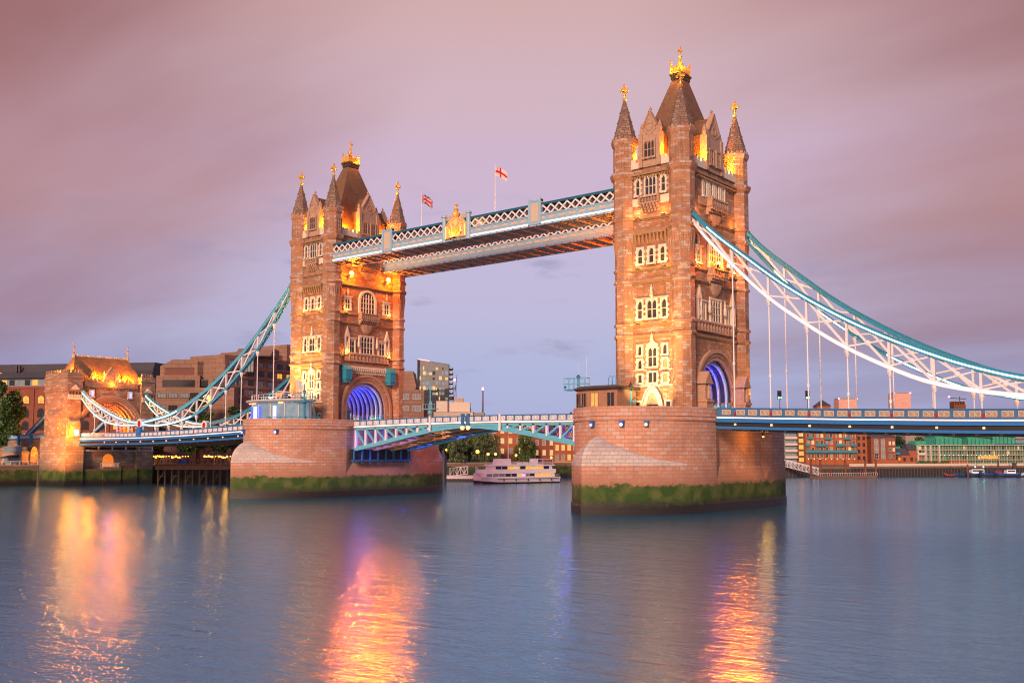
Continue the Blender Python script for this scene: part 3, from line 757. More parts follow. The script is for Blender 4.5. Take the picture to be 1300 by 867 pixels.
    # ---- lit ribs of the road tunnel
    for k in range(8):
        x = -4.9+k*1.4
        rm_ = MB(); ri = 4.95; ro_ = 5.4
        rm_.prism([(-ro_, 14.2)]+arch_pts(-ro_, ro_, zs, 5.5, 14, 'round')+[(ro_, 14.2), (ri, 14.2)]+arch_pts(-ri, ri, zs, 5.05, 14, 'round')[::-1]+[(-ri, 14.2)], x-.17, x+.17, 'x')
        ro2 = rm_.build('arch_rib', M['rib'], tw)
    for sy in (-1, 1):
        gt = MB(); gt.box(-5.6, 5.6, sy*5.2-.1, sy*5.2+.1, 14.2, 16.6)
        for i in range(9): gt.box(-5.5+i*1.3, -5.3+i*1.3, sy*5.2-.2, sy*5.2+.2, 14.2, 16.9)
        gt.build('tunnel_railing', M['teal'], tw)
    ln = MB(); ln.prism([(-5.44, 17)]+arch_pts(-5.43, 5.43, zs, 5.58, 14, 'round')+[(5.44, 17), (5.41, 17)]+arch_pts(-5.4, 5.4, zs, 5.5, 14, 'round')[::-1]+[(-5.41, 17)], -5.5, 5.5, 'x')
    ln.build('tunnel_lining', M['lining'], tw)
    for x in (-3.9, 0, 3.9):
        lamp('tunnel blue light', 'POINT', (x, 2.6, 20.8), 170, (.03, .07, 1.0), tw, .5)
        lamp('tunnel blue light', 'POINT', (x, -2.6, 20.8), 170, (.03, .07, 1.0), tw, .5)
    for x, y in ((-2.6, 4.3), (2.6, 4.3), (-2.6, -4.3), (2.6, -4.3)): lamp('tunnel amber light', 'POINT', (x, y, 15.4), 260, (1.0, .30, .015), tw, .2)
    # ---- roof floods behind the parapets
    for sx in (-1, 1):
        for sy in (-1, 1):
            lm = MB(); lm.box(sx*4.55-.2, sx*4.55+.2, sy*6.9-.2, sy*6.9+.2, 54.6, 55.3); fo = lm.build('roof_floodlight', M['dark'], tw)
            le = MB(); le.sphere((sx*4.55, sy*6.9, 55.5), .24, 8, 6); le.build('lens', M['lens'], fo)
            lamp('roof flood', 'POINT', (sx*5.25, sy*5.0, 56.0), 3600, (1.0, .225, .008), tw, .3)
            lamp('roof flood', 'POINT', (sx*3.2, sy*9.0, 56.6), 1700, (1.0, .225, .008), tw, .3)
    lamp('crown flood', 'POINT', (0, -.9, 72.9), 420, (1.0, .33, .015), tw, .2)
    for sx in (-1, 1): lamp('crown flood', 'POINT', (sx*1.5, -1.9, 72.6), 330, (1.0, .25, .01), tw, .2)
    for sx in (-1, 1):
        for sy in (-1, 1): lamp('finial flood', 'SPOT', (sx*3.6, sy*7.2, 62.0), 5200, (1.0, .32, .015), tw, .2, (sx*WX, sy*WY, 68.0), 40)
    # ---- small ledge lights that graze the walls above each string course
    for f, us, zs_, e in (('river', (-2.4, 2.4), (28.95, 37.75, 45.95), 170), ('back', (-2.4, 2.4), (28.95, 37.75), 200), ('outer', (-6.2, 6.2), (37.75, 45.95), 170), ('inner', (-6.2, 6.2), (28.95, 37.75), 180)):
        F = FR(f)
        for z in zs_:
            for u in us:
                lb = MB(F); lb.box(u-.35, u+.35, -.62, -.45, z+.1, z+.25); lo_ = lb.build('ledge_light', M['dark'], tw)
                lc = MB(F); lc.box(u-.3, u+.3, -.6, -.47, z+.25, z+.27); lc.build('lens', M['amber'], lo_)
                lamp('ledge light', 'POINT', F @ Vector((u, -.95, z+.7)), e, (1.0, .36, .06), tw, .15)
    # ---- face floods
    for u in (-1.5, 1.9): lamp('balcony flood', 'POINT', (PX+1.75, u, 39.1), 1500, (1.0, .26, .012), tw, .35)
    # extra spots added at these fittings, aimed at the water for orange streaks
    for u in (-1.5, 1.9): lamp('added balcony spot', 'SPOT', (PX+1.8, u, 39.2), 26000, (1.0, .12, .0), tw, .45, (62, -105, 0), 100, 1.0)
    for sg in (-1, 1): lamp('added bracket spot', 'SPOT', (-PX-1.6, sg*5.3, 46.0), 36000+sg*18000, (1.0, .12, .0), tw, .5, (-122, 100, 0), 100, 1.0)
    for sg in (-1, 1): lamp('bracket flood', 'POINT', (-PX-1.5, sg*5.3, 45.9), 2600, (1.0, .22, .008), tw, .4)
    return tw

M['rib'] = plain('pale rib paint', (.38, .55, .85), .4)
M['lining'] = plain('tunnel lining', (.012, .02, .07), .6)
tower = make_tower('nearer gothic stone tower meeting the bright white chain, on the pier with timber cabin')
tower2 = copy_tree(tower)
tower2.location = (-82.3, 0, 0); tower2.rotation_euler = (0, 0, PI)
tower2['label'] = 'farther gothic stone tower with turquoise hoods over its arch, behind the glass walled building'
# ================================================================== PIERS
def pier_outline(kind, n=40):
    """right side from -y tip to +y tip, then back along the left: same count for both kinds"""
    half = []
    y0 = 9.6
    def f(k, s): return (10.65*(1-s**2.3), 19.9*s) if k == 'lower' else (10.65*max(0, 1-s**2.25)**.52, 15.2*s)
    def radius(k, a):                     # distance from (0,-y0) at angle a (0 = abeam, 90 = tip)
        lo_, hi_ = 0.0, 1.0
        for _ in range(40):
            s = (lo_+hi_)/2; w, l = f(k, s)
            if math.atan2(l, w) < a: lo_ = s
            else: hi_ = s
        return math.hypot(*f(k, (lo_+hi_)/2))
    for i in range(n+1):
        a = PI/2*(1-i/n); rl = radius('lower', a); r = rl if kind == 'lower' else min(rl, radius('upper', a))
        half.append((r*math.cos(a), -(y0+r*math.sin(a))))
    mid = [(10.65, y0*(k/4-1)+0) for k in range(1, 8)]
    full = half+mid+[(w, -y) for w, y in half[::-1]]
    return full+[(-w, y) for w, y in full[::-1][1:-1]]
def make_pier(label):
    p = thing('bridge_pier', label, 'bridge pier', group='granite piers in the river')
    lo = pier_outline('lower'); up = pier_outline('upper')
    def ring(z, t, grow=0.0):
        out = []
        for (a, b), (c, d) in zip(lo, up):
            x, y = lerp(a, c, t), lerp(b, d, t); l = math.hypot(x, y) or 1
            rec = 0
            if abs(y) < 9.4 and z > 6.6 and z < 14.3 and abs(x) > 10: x *= (10.65-.75)/10.65
            out.append((x*(1+grow/10.65), y*(1+grow/24.0), z))
        return out
    def uvmesh(name, rings, mat, cap_top, parent, mask=None):
        n = len(rings[0]); me = bpy.data.meshes.new(name)
        vs = [p_ for r in rings for p_ in r]; fs = []
        # arc length of the first ring gives u, profile length gives v
        L_ = [0]
        for i in range(n): L_.append(L_[-1]+math.dist(rings[0][i][:2], rings[0][(i+1) % n][:2]))
        V = [0]
        for k in range(1, len(rings)): V.append(V[-1]+math.dist(rings[k-1][0], rings[k][0]))
        uvs = []
        for k in range(len(rings)-1):
            for i in range(n):
                j = (i+1) % n
                if mask and not (mask[i] or mask[j]): continue
                fs.append((k*n+i, k*n+j, (k+1)*n+j, (k+1)*n+i)); uvs += [(L_[i], rings[k][i][2]+V[k]*0), (L_[i+1], rings[k][j][2]), (L_[i+1], rings[k+1][j][2]), (L_[i], rings[k+1][i][2])]
        if cap_top:
            fs.append([(len(rings)-1)*n+i for i in range(n)]); uvs += [(rings[-1][i][0], rings[-1][i][1]) for i in range(n)]
        me.from_pydata(vs, [], fs); me.materials.append(M[mat]); ul = me.uv_layers.new(name='UVMap')
        for i, u in enumerate(uvs): ul.data[i].uv = u
        bm = bmesh.new(); bm.from_mesh(me); bmesh.ops.recalc_face_normals(bm, faces=bm.faces); bm.to_mesh(me); bm.free()
        return link(name, me, parent)
    uvmesh('base', [ring(-3, 0, .15), ring(1.2, 0, .12), ring(1.5, 0, 0), ring(4.5, 0), ring(6.9, 0)], 'pier', False, p)
    off = [math.dist(a, b) for a, b in zip(lo, up)]; mxo = max(off); off = [(o/mxo)**.62 for o in off]
    cap = []
    for k in range(13):
        a = k/12*PI/2; rg = ring(6.9, 1-math.cos(a)); cap.append([(x, y, 6.9+4.2*off[i]*math.sin(a)) for i, (x, y, z) in enumerate(rg)])
    # the cap only shows at the two ends; its middle is flush wall
    uvmesh('cutwater_cap', cap, 'cap', False, p, [math.dist(a, b) > .06 and abs(a[1]) > 9.7 for a, b in zip(lo, up)])
    uvmesh('upper_wall', [ring(6.85, 1, -.02), ring(13.3, 1, -.02), ring(13.35, 1, .14), ring(13.6, 1, .2), ring(13.75, 1, .08), ring(13.95, 1, .08), ring(14.05, 1, .2), ring(14.3, 1, .14), ring(15.35, 1, .1), ring(15.4, 1, .1), ring(15.4, 1, -.5), ring(14.25, 1, -.5)], 'pier', True, p)
    return p
pier = make_pier('nearer pink granite pier with pale domed cutwater, weed round its foot, carrying a timber cabin')
pier2 = copy_tree(pier); pier2.location = (-82.3, 0, 0); pier2['label'] = 'farther pink granite pier with pale domed cutwater, carrying the glass walled control building'
# small coloured lanterns fixed to the pier walls
def pier_light(x, y, z, ang, mat, label):
    t = thing('wall_lantern', label, 'lantern', (x, y, z), R_(ang), 'lanterns on the pier walls')
    b = MB(); b.box(-.28, .28, -.5, .1, -.1, .55); b.box(-.34, .34, -.56, .1, .55, .65); b.build('housing', M['blue_b'], t)
    g = MB(); g.sphere((0, -.5, .12), .24, 8, 6); g.build('lens', M[mat], t)
def on_upper(tx, y):
    up = pier_outline('upper'); best = min(up, key=lambda q: abs(q[1]-y)+(0 if q[0]*tx >= 0 else 99)); return best
# ================================================================== SIDE SPANS
Y_C = 9.3
def z_top(d):                                    # parapet top along a side span, d metres from the pier wall
    return 15.4-1.5*math.sin(min(d/64, 1)*PI/2)
NODES = [7.9+5.72*k for k in range(0, 11)]       # hanger stations, metres from the tower's axis
def tilt(x, y, z, sl):
    return T(x, y, z) @ Matrix.Rotation(sl, 4, 'Y')
def panel_mesh(w, h, back='fret', front='cream'):
    m = MB(); m.box(-w/2, w/2, -.06, .06, -h/2, h/2); m.cur = 1
    for a, b in ((-w/2, -w/2+.09), (w/2-.09, w/2)): m.box(a, b, -.13, -.06, -h/2, h/2)
    for a, b in ((-h/2, -h/2+.09), (h/2-.09, h/2)): m.box(-w/2+.09, w/2-.09, -.13, -.06, a, b)
    for cx in (-w*.25, w*.25):
        m.tube([(cx+h*.33*math.cos(2*PI*i/12), -.1, h*.33*math.sin(2*PI*i/12)) for i in range(13)], .055, 4)
        m.tube([(cx+h*.16*math.cos(2*PI*i/8), -.1, h*.16*math.sin(2*PI*i/8)) for i in range(9)], .05, 4)
    m.tube([(-.12, -.1, -h*.4), (.12, -.1, h*.4)], .05, 4); m.tube([(.12, -.1, -h*.4), (-.12, -.1, h*.4)], .05, 4)
    return m.mesh('parapet_panel', [M[back], M[front]])
M['fret'] = plain('fretwork backing', (.30, .20, .13), .7, var=.3)
PANEL = panel_mesh(1.42, .78)
M['pw_back'] = plain('pale lilac panel', (.42, .42, .47), .7, var=.2); PANEL_W = panel_mesh(1.42, .78, 'pw_back', 'white')
STUD = MB().box(-.13, .13, -.12, .12, -.13, .13).mesh('lamp', M['amber'])
REDP = MB().box(-.13, .13, -.17, .17, -.42, .18).mesh('red_post', M['red'])
def side_span(label, x0, sgn, x1, dmax_detail):
    """x0: pier wall, going sgn along x to x1"""
    t = thing('side_span_deck', label, 'bridge deck', group='side spans of the bridge')
    n = 24; Lx = abs(x1-x0)
    st = [Lx*i/n for i in range(n+1)]
    P = lambda d, y, dz: (x0+sgn*d, y, z_top(d)+dz)
    m = MB()
    m.loft([[P(d, -9.5, -1.42), P(d, 9.5, -1.42), P(d, 9.5, -1.7), P(d, -9.5, -1.7)] for d in st]); m.build('roadway', M['asphalt'], t)
    for sy in (-1, 1):
        y = sy*9.62
        g = MB()
        g.loft([[P(d, y-.16, -.12), P(d, y+.16, -.12), P(d, y+.16, .06), P(d, y-.16, .06)] for d in st])
        g.loft([[P(d, y-.09, -1.15), P(d, y+.09, -1.15), P(d, y+.09, -.1), P(d, y-.09, -.1)] for d in st])
        g.loft([[P(d, y-.2, -1.3), P(d, y+.2, -1.3), P(d, y+.2, -1.12), P(d, y-.2, -1.12)] for d in st])
        d = 1.9
        bays = [abs(sgn*(nn)-0) for nn in NODES]
        g.build('parapet', M['blue'], t)
        w = MB(); w.loft([[P(d, y+sy*.12-.08, -1.52), P(d, y+sy*.12+.08, -1.52), P(d, y+sy*.12+.08, -1.33), P(d, y+sy*.12-.08, -1.33)] for d in st]); w.build('light_strip', M['led_soft'], t)
        f = MB()
        f.loft([[P(d, y-.35, -2.1), P(d, y+.3, -2.1), P(d, y+.3, -1.58), P(d, y-.35, -1.58)] for d in st])
        f.loft([[P(d, y-.38, -3.1), P(d, y+.3, -3.1), P(d, y+.3, -2.72), P(d, y-.38, -2.72)] for d in st])
        f.build('girder_flange', M['blue_b'], t)
        wb = MB(); wb.loft([[P(d, y-.05, -2.75), P(d, y+.2, -2.75), P(d, y+.2, -2.05), P(d, y-.05, -2.05)] for d in st]); wb.build('girder_web', M['dark'], t)
    sf = MB(); sf.loft([[P(d, -9.2, -2.6), P(d, 9.2, -2.6), P(d, 9.2, -2.8), P(d, -9.2, -2.8)] for d in st])
    d = 2.0
    while d < Lx: sf.box(*sorted((x0+sgn*(d-.2), x0+sgn*(d+.2))), -9.3, 9.3, z_top(d)-3.35, z_top(d)-2.7); d += 2.86
    sf.build('soffit', M['brownsteel'], t)
    # bay by bay on the seen side: three fretwork panels, a red post at each hanger, an amber marker below it
    tc_ = x0-sgn*10.65
    prev = 10.65
    for k, nd_ in enumerate(NODES+[NODES[-1]+5.72*q for q in range(1, 4)]):
        a = max(prev, 10.9); b = nd_
        if b > a+1.2:
            cnt = max(1, round((b-a)/1.9)); s = (b-a)/cnt
            for i in range(cnt):
                dd = a+s*(i+.5)-10.65
                sl = math.atan2(z_top(dd+.5)-z_top(dd-.5), 1.0)
                if dd < Lx-1: link('parapet_panel', PANEL if sgn > 0 else PANEL_W, t, None, tilt(x0+sgn*dd, -9.75, z_top(dd)-.63, -sl*sgn))
        if nd_ > 11 and nd_-10.65 < Lx-.5:
            dd = nd_-10.65
            link('red_post', REDP, t, None, T(x0+sgn*dd, -9.72, z_top(dd)-.75))
            link('marker_lamp', STUD, t, None, T(x0+sgn*dd, -9.72, z_top(dd)-2.4))
        prev = nd_
    return t
side_span('blue bridge deck with cream fretwork panels below the bright white chains, running out of frame', 10.9, 1, 96.0, 60)
side_span('blue and pale bridge deck between the glass walled control building pier and the floodlit gatehouse', -93.2, -1, -177.8, 84)

# ================================================================== SUSPENSION CHAINS
UP = [(6.4, 46.7), (9.8, 42.9), (15.6, 37.95), (22.3, 32.6), (29.5, 27.9), (36.3, 24.2), (43.7, 20.9), (48.5, 19.2), (53.0, 17.95), (59.0, 17.0), (66.0, 16.2)]
LO = [(6.4, 45.6), (9.0, 42.0), (13.7, 36.9), (18.6, 32.0), (23.5, 28.1), (29.4, 24.0), (35.4, 20.7), (41.1, 18.15), (46.8, 16.7), (53.0, 15.75), (59.0, 15.45), (66.0, 15.8)]
SU = [(66.0, 16.2), (73.0, 16.9), (81.0, 19.0), (91.0, 22.7), (97.5, 26.3)]
SL = [(66.0, 15.8), (70.0, 15.7), (77.0, 15.95), (84.5, 17.4), (91.0, 20.4), (97.5, 25.2)]
def chain(label, ox, sgn, y, lit_u, lit_l, short, lit_paint, paint='teal'):
    t = thing('suspension_chain', label, 'bridge chain', group='suspension chains of the bridge')
    P = lambda d, z: (ox+sgn*d, y, z)
    def runs(cu, d0, d1, n=36): return [P(lerp(d0, d1, i/n), curve(cu, lerp(d0, d1, i/n))) for i in range(n+1)]
    def chords(cu, cl, d0, d1, nu):
        u = MB(); u.sweep(runs(cu, d0, d1), .62, .82); u.sweep([(a, b, c+.36) for a, b, c in runs(cu, d0, d1)], .8, .16); u.sweep([(a, b, c-.36) for a, b, c in runs(cu, d0, d1)], .8, .14); u.build('upper_chord', M[paint], t)
        l = MB(); l.sweep(runs(cl, d0, d1), .5, .56); l.sweep([(a, b, c+.26) for a, b, c in runs(cl, d0, d1)], .8, .1); l.sweep([(a, b, c-.26) for a, b, c in runs(cl, d0, d1)], .8, .1); l.build('lower_chord', M['white' if lit_paint else paint], t)  # lit chain: white paint on the lower chord stands in for light
    chords(UP, LO, 6.4, 65.6, 0)
    if short: chords(SU, SL, 66.4, 97.3, 0)
    def strip(cu, d0, d1, off, h, mat='led'):
        s = MB(); s.sweep([(a, b-.36, c+off) for a, b, c in runs(cu, d0, d1)], .12, h); s.build('light_strip', M[mat], t)
    for a, b in lit_u: strip(UP, a, b, -.05, .20)
    for a, b in lit_l: strip(LO, a, b, .0, .24)
    if short: strip(SU, 66.6, 95, 0, .3, 'led_soft'); strip(SL, 66.6, 95, 0, .3, 'led_soft')
    # web: posts at the hangers, crossing braces in every panel
    def web(cu, cl, nodes):
        for k, d in enumerate(nodes):
            zu, zl = curve(cu, d), curve(cl, d)
            if zu-zl > .7:
                b = MB(); b.box(ox+sgn*d-.17, ox+sgn*d+.17, y-.17, y+.17, zl, zu); b.build('post', M['white'], t)
            if k+1 < len(nodes):
                e = nodes[k+1]; zu2, zl2 = curve(cu, e), curve(cl, e)
                if min(zu-zl, zu2-zl2) > .7 or (zu-zl)+(zu2-zl2) > 2.5:
                    b = MB(); b.bar(P(d, zu-.2), P(e, zl2+.2), .30, .34); b.bar(P(d, zl+.2), P(e, zu2-.2), .22, .24)
                    mx = P((d+e)/2, (zu+zl+zu2+zl2)/4); b.sphere(mx, .42, 8, 5, (1, .5, 1))
                    b.build('brace', M['white'], t)
    web(UP, LO, [8.0]+NODES[1:]+[64.6])
    if short: web(SU, SL, [69.0, 73.0, 77.0, 81.0, 85.0, 89.0, 93.0])
    # hangers
    hs = [(n, LO) for n in NODES[1:]]+([(d, SL) for d in (71.5, 77.2, 82.9, 88.6)] if short else [(71.5, SL)])
    for d, cu in hs:
        zl = curve(cu, d)-.3; zb = z_top(d-10.65)-1.3
        h = MB(); x = ox+sgn*d
        h.lathe([(.42, zl+.1), (.40, zl-.35), (.2, zl-.95), (.12, zl-1.1)] if zl-zb > 2 else [(.42, zl+.1), (.2, zl-.6)], 8, (x, y))
        h.lathe([(.105, zb), (.105, zl-.5)], 8, (x, y))
        if zl-zb > 5:
            zm = zb+(zl-zb)*.35; h.lathe([(.10, zm-.3), (.2, zm-.2), (.2, zm+.2), (.10, zm+.3)], 8, (x, y))
        h.build('hanger', M['white'], t)
    # pin at the low point
    x = ox+sgn*66.0
    pn = MB(); pn.loft([[(x+1.25*math.cos(a), y-.55, 16.0+1.25*math.sin(a)) for a in [2*PI*i/20 for i in range(20)]], [(x+1.25*math.cos(a), y+.55, 16.0+1.25*math.sin(a)) for a in [2*PI*i/20 for i in range(20)]]]); po = pn.build('pin_joint', M['white'], t)
    pb = MB(); pb.loft([[(x+.62*math.cos(a), yy, 16.0+.8*math.sin(a)) for a in [2*PI*i/16 for i in range(16)]] for yy in (y-.63, y-.54)]); pb.build('badge', M['red'], po)
    pp = MB(); pp.box(x-1.0, x+1.0, y-.75, y+.3, 12.6, 15.0); pp.box(x-1.2, x+1.2, y-.85, y+.3, 15.0, 15.2); pp.box(x-.7, x+.7, y-.8, y-.74, 13.4, 14.7); pp.build('pedestal', M['blue_b'], t)
    return t
chain('bright white lit suspension chain in front of the nearer tower, sweeping down out of frame', 0, 1, -Y_C, [(9.6, 65)], [(8.6, 65)], False, True)
chain('dark turquoise suspension chain behind the bright white one on the right side span', 0, 1, Y_C, [], [(12, 24), (30, 62)], False, False)
chain('pale turquoise suspension chain climbing from the gatehouse past the hotel to the farther tower', -82.3, -1, -Y_C, [(50, 65)], [(44, 65)], True, False, 'aqua')  # paler paint puts this chain's lit look into its colour
chain('turquoise suspension chain seen low behind the glass walled control building and gatehouse arch', -82.3, -1, Y_C, [], [], True, False)

# ================================================================== HIGH WALKWAYS
def walkway(label, y0, y1, crest):
    t = thing('high_walkway', label, 'walkway', group='high level walkways')
    xa, xb = -82.3+PX, -PX
    L_ = xb-xa
    m = MB()
    m.box(xa, xb, y0+.2, y1-.2, 47.95, 48.25)
    n = 24
    for i in range(n+1):
        x = xa+L_*i/n; m.box(x-.12, x+.12, y0+.25, y1-.25, 47.6, 47.95)
    for i in range(4):
        y = lerp(y0+.8, y1-.8, i/3); m.box(xa, xb, y-.12, y+.12, 47.75, 47.95)
    for i in range(n):
        x = xa+L_*i/n; m.bar((x, y0+.4, 47.9), (x+L_/n, y1-.4, 47.9), .1, .1)
    m.build('soffit', M['soffit'], t)
    r = MB(); r.prism([(y0-.1, 51.63), (y1+.1, 51.63), (y1+.1, 51.7), ((y0+y1)/2, 52.0), (y0-.1, 51.7)], xa, xb, 'x'); r.build('roof', M['lead'], t)
    ins = MB(); ins.box(xa, xb, y0+.9, y1-.9, 48.25, 51.55); ins.build('inner_corridor', M['walkglass'], t)
    for y, s in ((y0, -1), (y1, 1)):
        c = MB(); c.box(xa, xb, y-.22, y+.22, 51.25, 51.5); c.box(xa, xb, y-.3, y+.2, 51.5, 51.62); c.build('top_chord', M['teal_d'], t)
        b = MB(); b.box(xa, xb, y-.12, y+.12, 48.1, 49.55); b.box(xa, xb, y-.24, y+.2, 49.5, 49.7); b.box(xa, xb, y-.24, y+.2, 47.75, 48.05)
        for i in range(34):
            x = xa+L_*(i+.5)/34
            b.box(x-.95, x+.95, y-.17 if s < 0 else y+.12, y-.12 if s < 0 else y+.17, 49.25, 49.34); b.box(x-.95, x+.95, y-.17 if s < 0 else y+.12, y-.12 if s < 0 else y+.17, 48.62, 48.7)
            for q in (-.95, .87): b.box(x+q, x+q+.08, y-.17 if s < 0 else y+.12, y-.12 if s < 0 else y+.17, 48.7, 49.25)
        fr_ = b; b.cur = 1
        for i in range(34):
            x = xa+L_*(i+.5)/34; fr_.box(x-.62, x+.62, y-.16 if s < 0 else y+.11, y-.11 if s < 0 else y+.16, 48.8, 49.15)
        bo = b.build('plate_girder', [M['panelgrey'], M['cream_o']], t)
        rd = MB()
        for i in range(40):
            x = xa+L_*(i+.5)/40; rd.sphere((x, y+s*.26, 47.9), .13, 6, 4)
        rd.build('boss', M['red_o'], bo)
        lt = MB()
        pitch = 1.72; kx = int(L_/pitch)
        for i in range(kx):
            x = xa+pitch*i+.2
            lt.bar((x, y+s*.02, 49.7), (x+pitch, y+s*.02, 51.2), .27, .1, (0, 1, 0)); lt.bar((x+pitch, y+s*.12, 49.7), (x, y+s*.12, 51.2), .27, .1, (0, 1, 0))
        lt.build('lattice', M['lattice'], t)
        ls = MB(); ls.box(xa+.5, xb-.5, y+s*.14-.06, y+s*.14+.06, 48.1, 48.3); ls.build('light_strip', M['led_walk'] if crest else M['led_soft'], t) if s < 0 and crest else None
    if crest:
        y = y0
        for x in (-59.5, -22.9):
            p = MB(); p.box(x-1.25, x+1.25, y-.32, y+.3, 48.0, 52.0); p.box(x-1.4, x-.95, y-.42, y+.3, 48.0, 52.5); p.box(x+.95, x+1.4, y-.42, y+.3, 48.0, 52.5); p.box(x-1.4, x+1.4, y-.4, y+.3, 52.0, 52.25)
            po = p.build('pier_panel', M['panelgrey'], t)
            q = MB(); q.box(x-.85, x+.85, y-.36, y-.31, 48.5, 51.7); q.build('carved_panel', M['cream'], po)
        xc = -41.2
        SQ = T(0, 0, 47.6) @ Matrix.Diagonal((1, 1, .77, 1)) @ T(0, 0, -47.6)
        fr2 = MB(SQ)
        for sg in (-1, 1):
            fr2.lathe([(.55, 47.6), (.55, 48.2), (.42, 48.3), (.42, 53.6), (.58, 53.7), (.58, 54.1), (.4, 54.3)], 10, (xc+sg*3.0, y-.3))
        fr2.build('crest_column', M['panelgrey'], t)
        cb = MB(SQ)
        cb.prism([(xc-2.6, 48.2), (xc+2.6, 48.2), (xc+2.6, 51.6), (xc+1.9, 52.6), (xc+.7, 53.1), (xc, 53.9), (xc-.7, 53.1), (xc-1.9, 52.6), (xc-2.6, 51.6)], y-.5, y-.25)
        co = cb.build('crest_plate', M['cream_o'], t)
        fm = MB(SQ)
        arc = [(xc-2.35, 48.4), (xc-2.35, 51.2), (xc-1.9, 52.1), (xc-.8, 52.7), (xc, 53.5), (xc+.8, 52.7), (xc+1.9, 52.1), (xc+2.35, 51.2), (xc+2.35, 48.4)]
        fm.tube([(a, y-.55, b) for a, b in arc], .2, 6); fm.tube([(xc-2.35, y-.55, 48.4), (xc+2.35, y-.55, 48.4)], .16, 6)
        # shield, supporters and mantling in relief
        fm.prism([(xc-.8, 50.9), (xc+.8, 50.9), (xc+.8, 49.9), (xc, 49.0), (xc-.8, 49.9)], y-.7, y-.5)
        for sg in (-1, 1):
            fm.tube([(xc+sg*1.0, y-.6, 48.8), (xc+sg*1.5, y-.6, 49.6), (xc+sg*1.3, y-.62, 50.5), (xc+sg*1.6, y-.6, 51.2)], [.16, .26, .24, .12], 6)
            fm.sphere((xc+sg*1.55, y-.62, 51.4), .24, 6, 4)
            fm.tube([(xc+sg*.3, y-.6, 51.2), (xc+sg*.9, y-.6, 51.7), (xc+sg*.5, y-.6, 52.2)], .13, 5)
            for i in range(3): fm.lathe([(.12, 53.0), (.12, 53.5), (.2, 53.6), (.03, 54.0)], 6, (xc+sg*(1.3+i*.5), y-.3))
        fm.lathe([(.5, 53.4), (.75, 53.9), (.7, 54.3), (.35, 54.6), (.3, 54.9), (.5, 55.2), (.2, 55.5), (.16, 56.0), (.42, 56.25), (.14, 56.5), (.05, 57.1)], 8, (xc, y-.35))
        fm.build('crest_relief', M['gold'], co)
        fl = MB(); fl.box(xc-.6, xc+.6, y-1.5, y-1.1, 47.9, 48.2); fo = fl.build('floodlight', M['dark'], t)
        le = MB(); le.box(xc-.5, xc+.5, y-1.42, y-1.18, 48.2, 48.26); le.build('lens', M['lens'], fo)
        lamp('crest flood', 'SPOT', (xc-.6, y-2.6, 47.7), 1300, (1.0, .25, .01), t, .3, (xc, y, 50.2), 75)
        lamp('corridor amber light', 'POINT', (xc+4.6, y+.45, 50.6), 60, (1.0, .45, .08), t, .15)
    return t
M['walkglass'] = glassm('walkway glazing', (.17, .17, .21), .25)
M['cream_o'] = plain('cream ornament', (.70, .48, .33), .55, var=.2, scale=2)
M['red_o'] = plain('vermilion boss', (.55, .07, .02), .5)
M['lattice'] = plain('pale pink white paint', (.78, .72, .74), .5, var=.1)
ww = walkway('nearer high level walkway with white light strip and gilded coat of arms at its middle', -10.3, -5.0, True)
w2 = walkway('farther high level walkway with unlit pale grey girder, seen below the gilded one', 4.5, 11.5, False)
# flags on the walkway roof
def flag(label, x, zt, kind):
    t = thing('flagpole', label, 'flag', (x, -8.2, 51.7), 0, 'flags above the high walkway')
    p = MB(); p.lathe([(.1, 0), (.06, zt-51.9), (.05, zt-51.8), (.14, zt-51.6), (.02, zt-51.4)], 8); p.build('pole', M['white'], t)
    nx, nz = 26, 16; w, h = 3.0, 1.75
    m = MB(); vs = []; fs = []
    for j in range(nz+1):
        for i in range(nx+1):
            u, v = i/nx, j/nz
            x_ = .08+u*w*.84; z_ = (zt-52.0)-h+v*h-u*u*1.15-u*.35; y_ = .28*math.sin(u*7+v*1.2)*u
            vs.append((x_, y_, z_))
    def colr(u, v):
        a, b = u-.5, v-.5
        if kind == 'union':
            if abs(a)*2 < .10 or abs(b) < .10: return 1
            if abs(a)*2 < .17 or abs(b) < .17: return 2
            dd = min(abs(b-a), abs(b+a))
            if dd < .045: return 1
            if dd < .11: return 2
            return 0
        if abs(a-(-.0))*2 < .17 or abs(b) < .13: return 1
        if u < .34 and v > .62 and abs(u-.17) < .035: return 1
        return 2
    m.v = [Vector(v) for v in vs]
    for j in range(nz):
        for i in range(nx):
            a = j*(nx+1)+i; m.f.append([a, a+1, a+nx+2, a+nx+1]); m.mi.append(colr((i+.5)/nx, (j+.5)/nz))
    o = m.build('flag', [M['flag_blue'], M['flag_red'], M['flag_white']], t, smooth=True)
M['flag_blue'] = plain('blue flag cloth', (.02, .03, .16), .9); M['flag_red'] = plain('red flag cloth', (.50, .02, .05), .9); M['flag_white'] = plain('white flag cloth', (.62, .55, .55), .9)
flag('flag with red and white crosses on blue, above the walkway near the farther tower', -52.4, 58.9, 'union')
flag('white flag with a red cross on its pole above the walkway near the gilded crest', -33.85, 61.0, 'george')

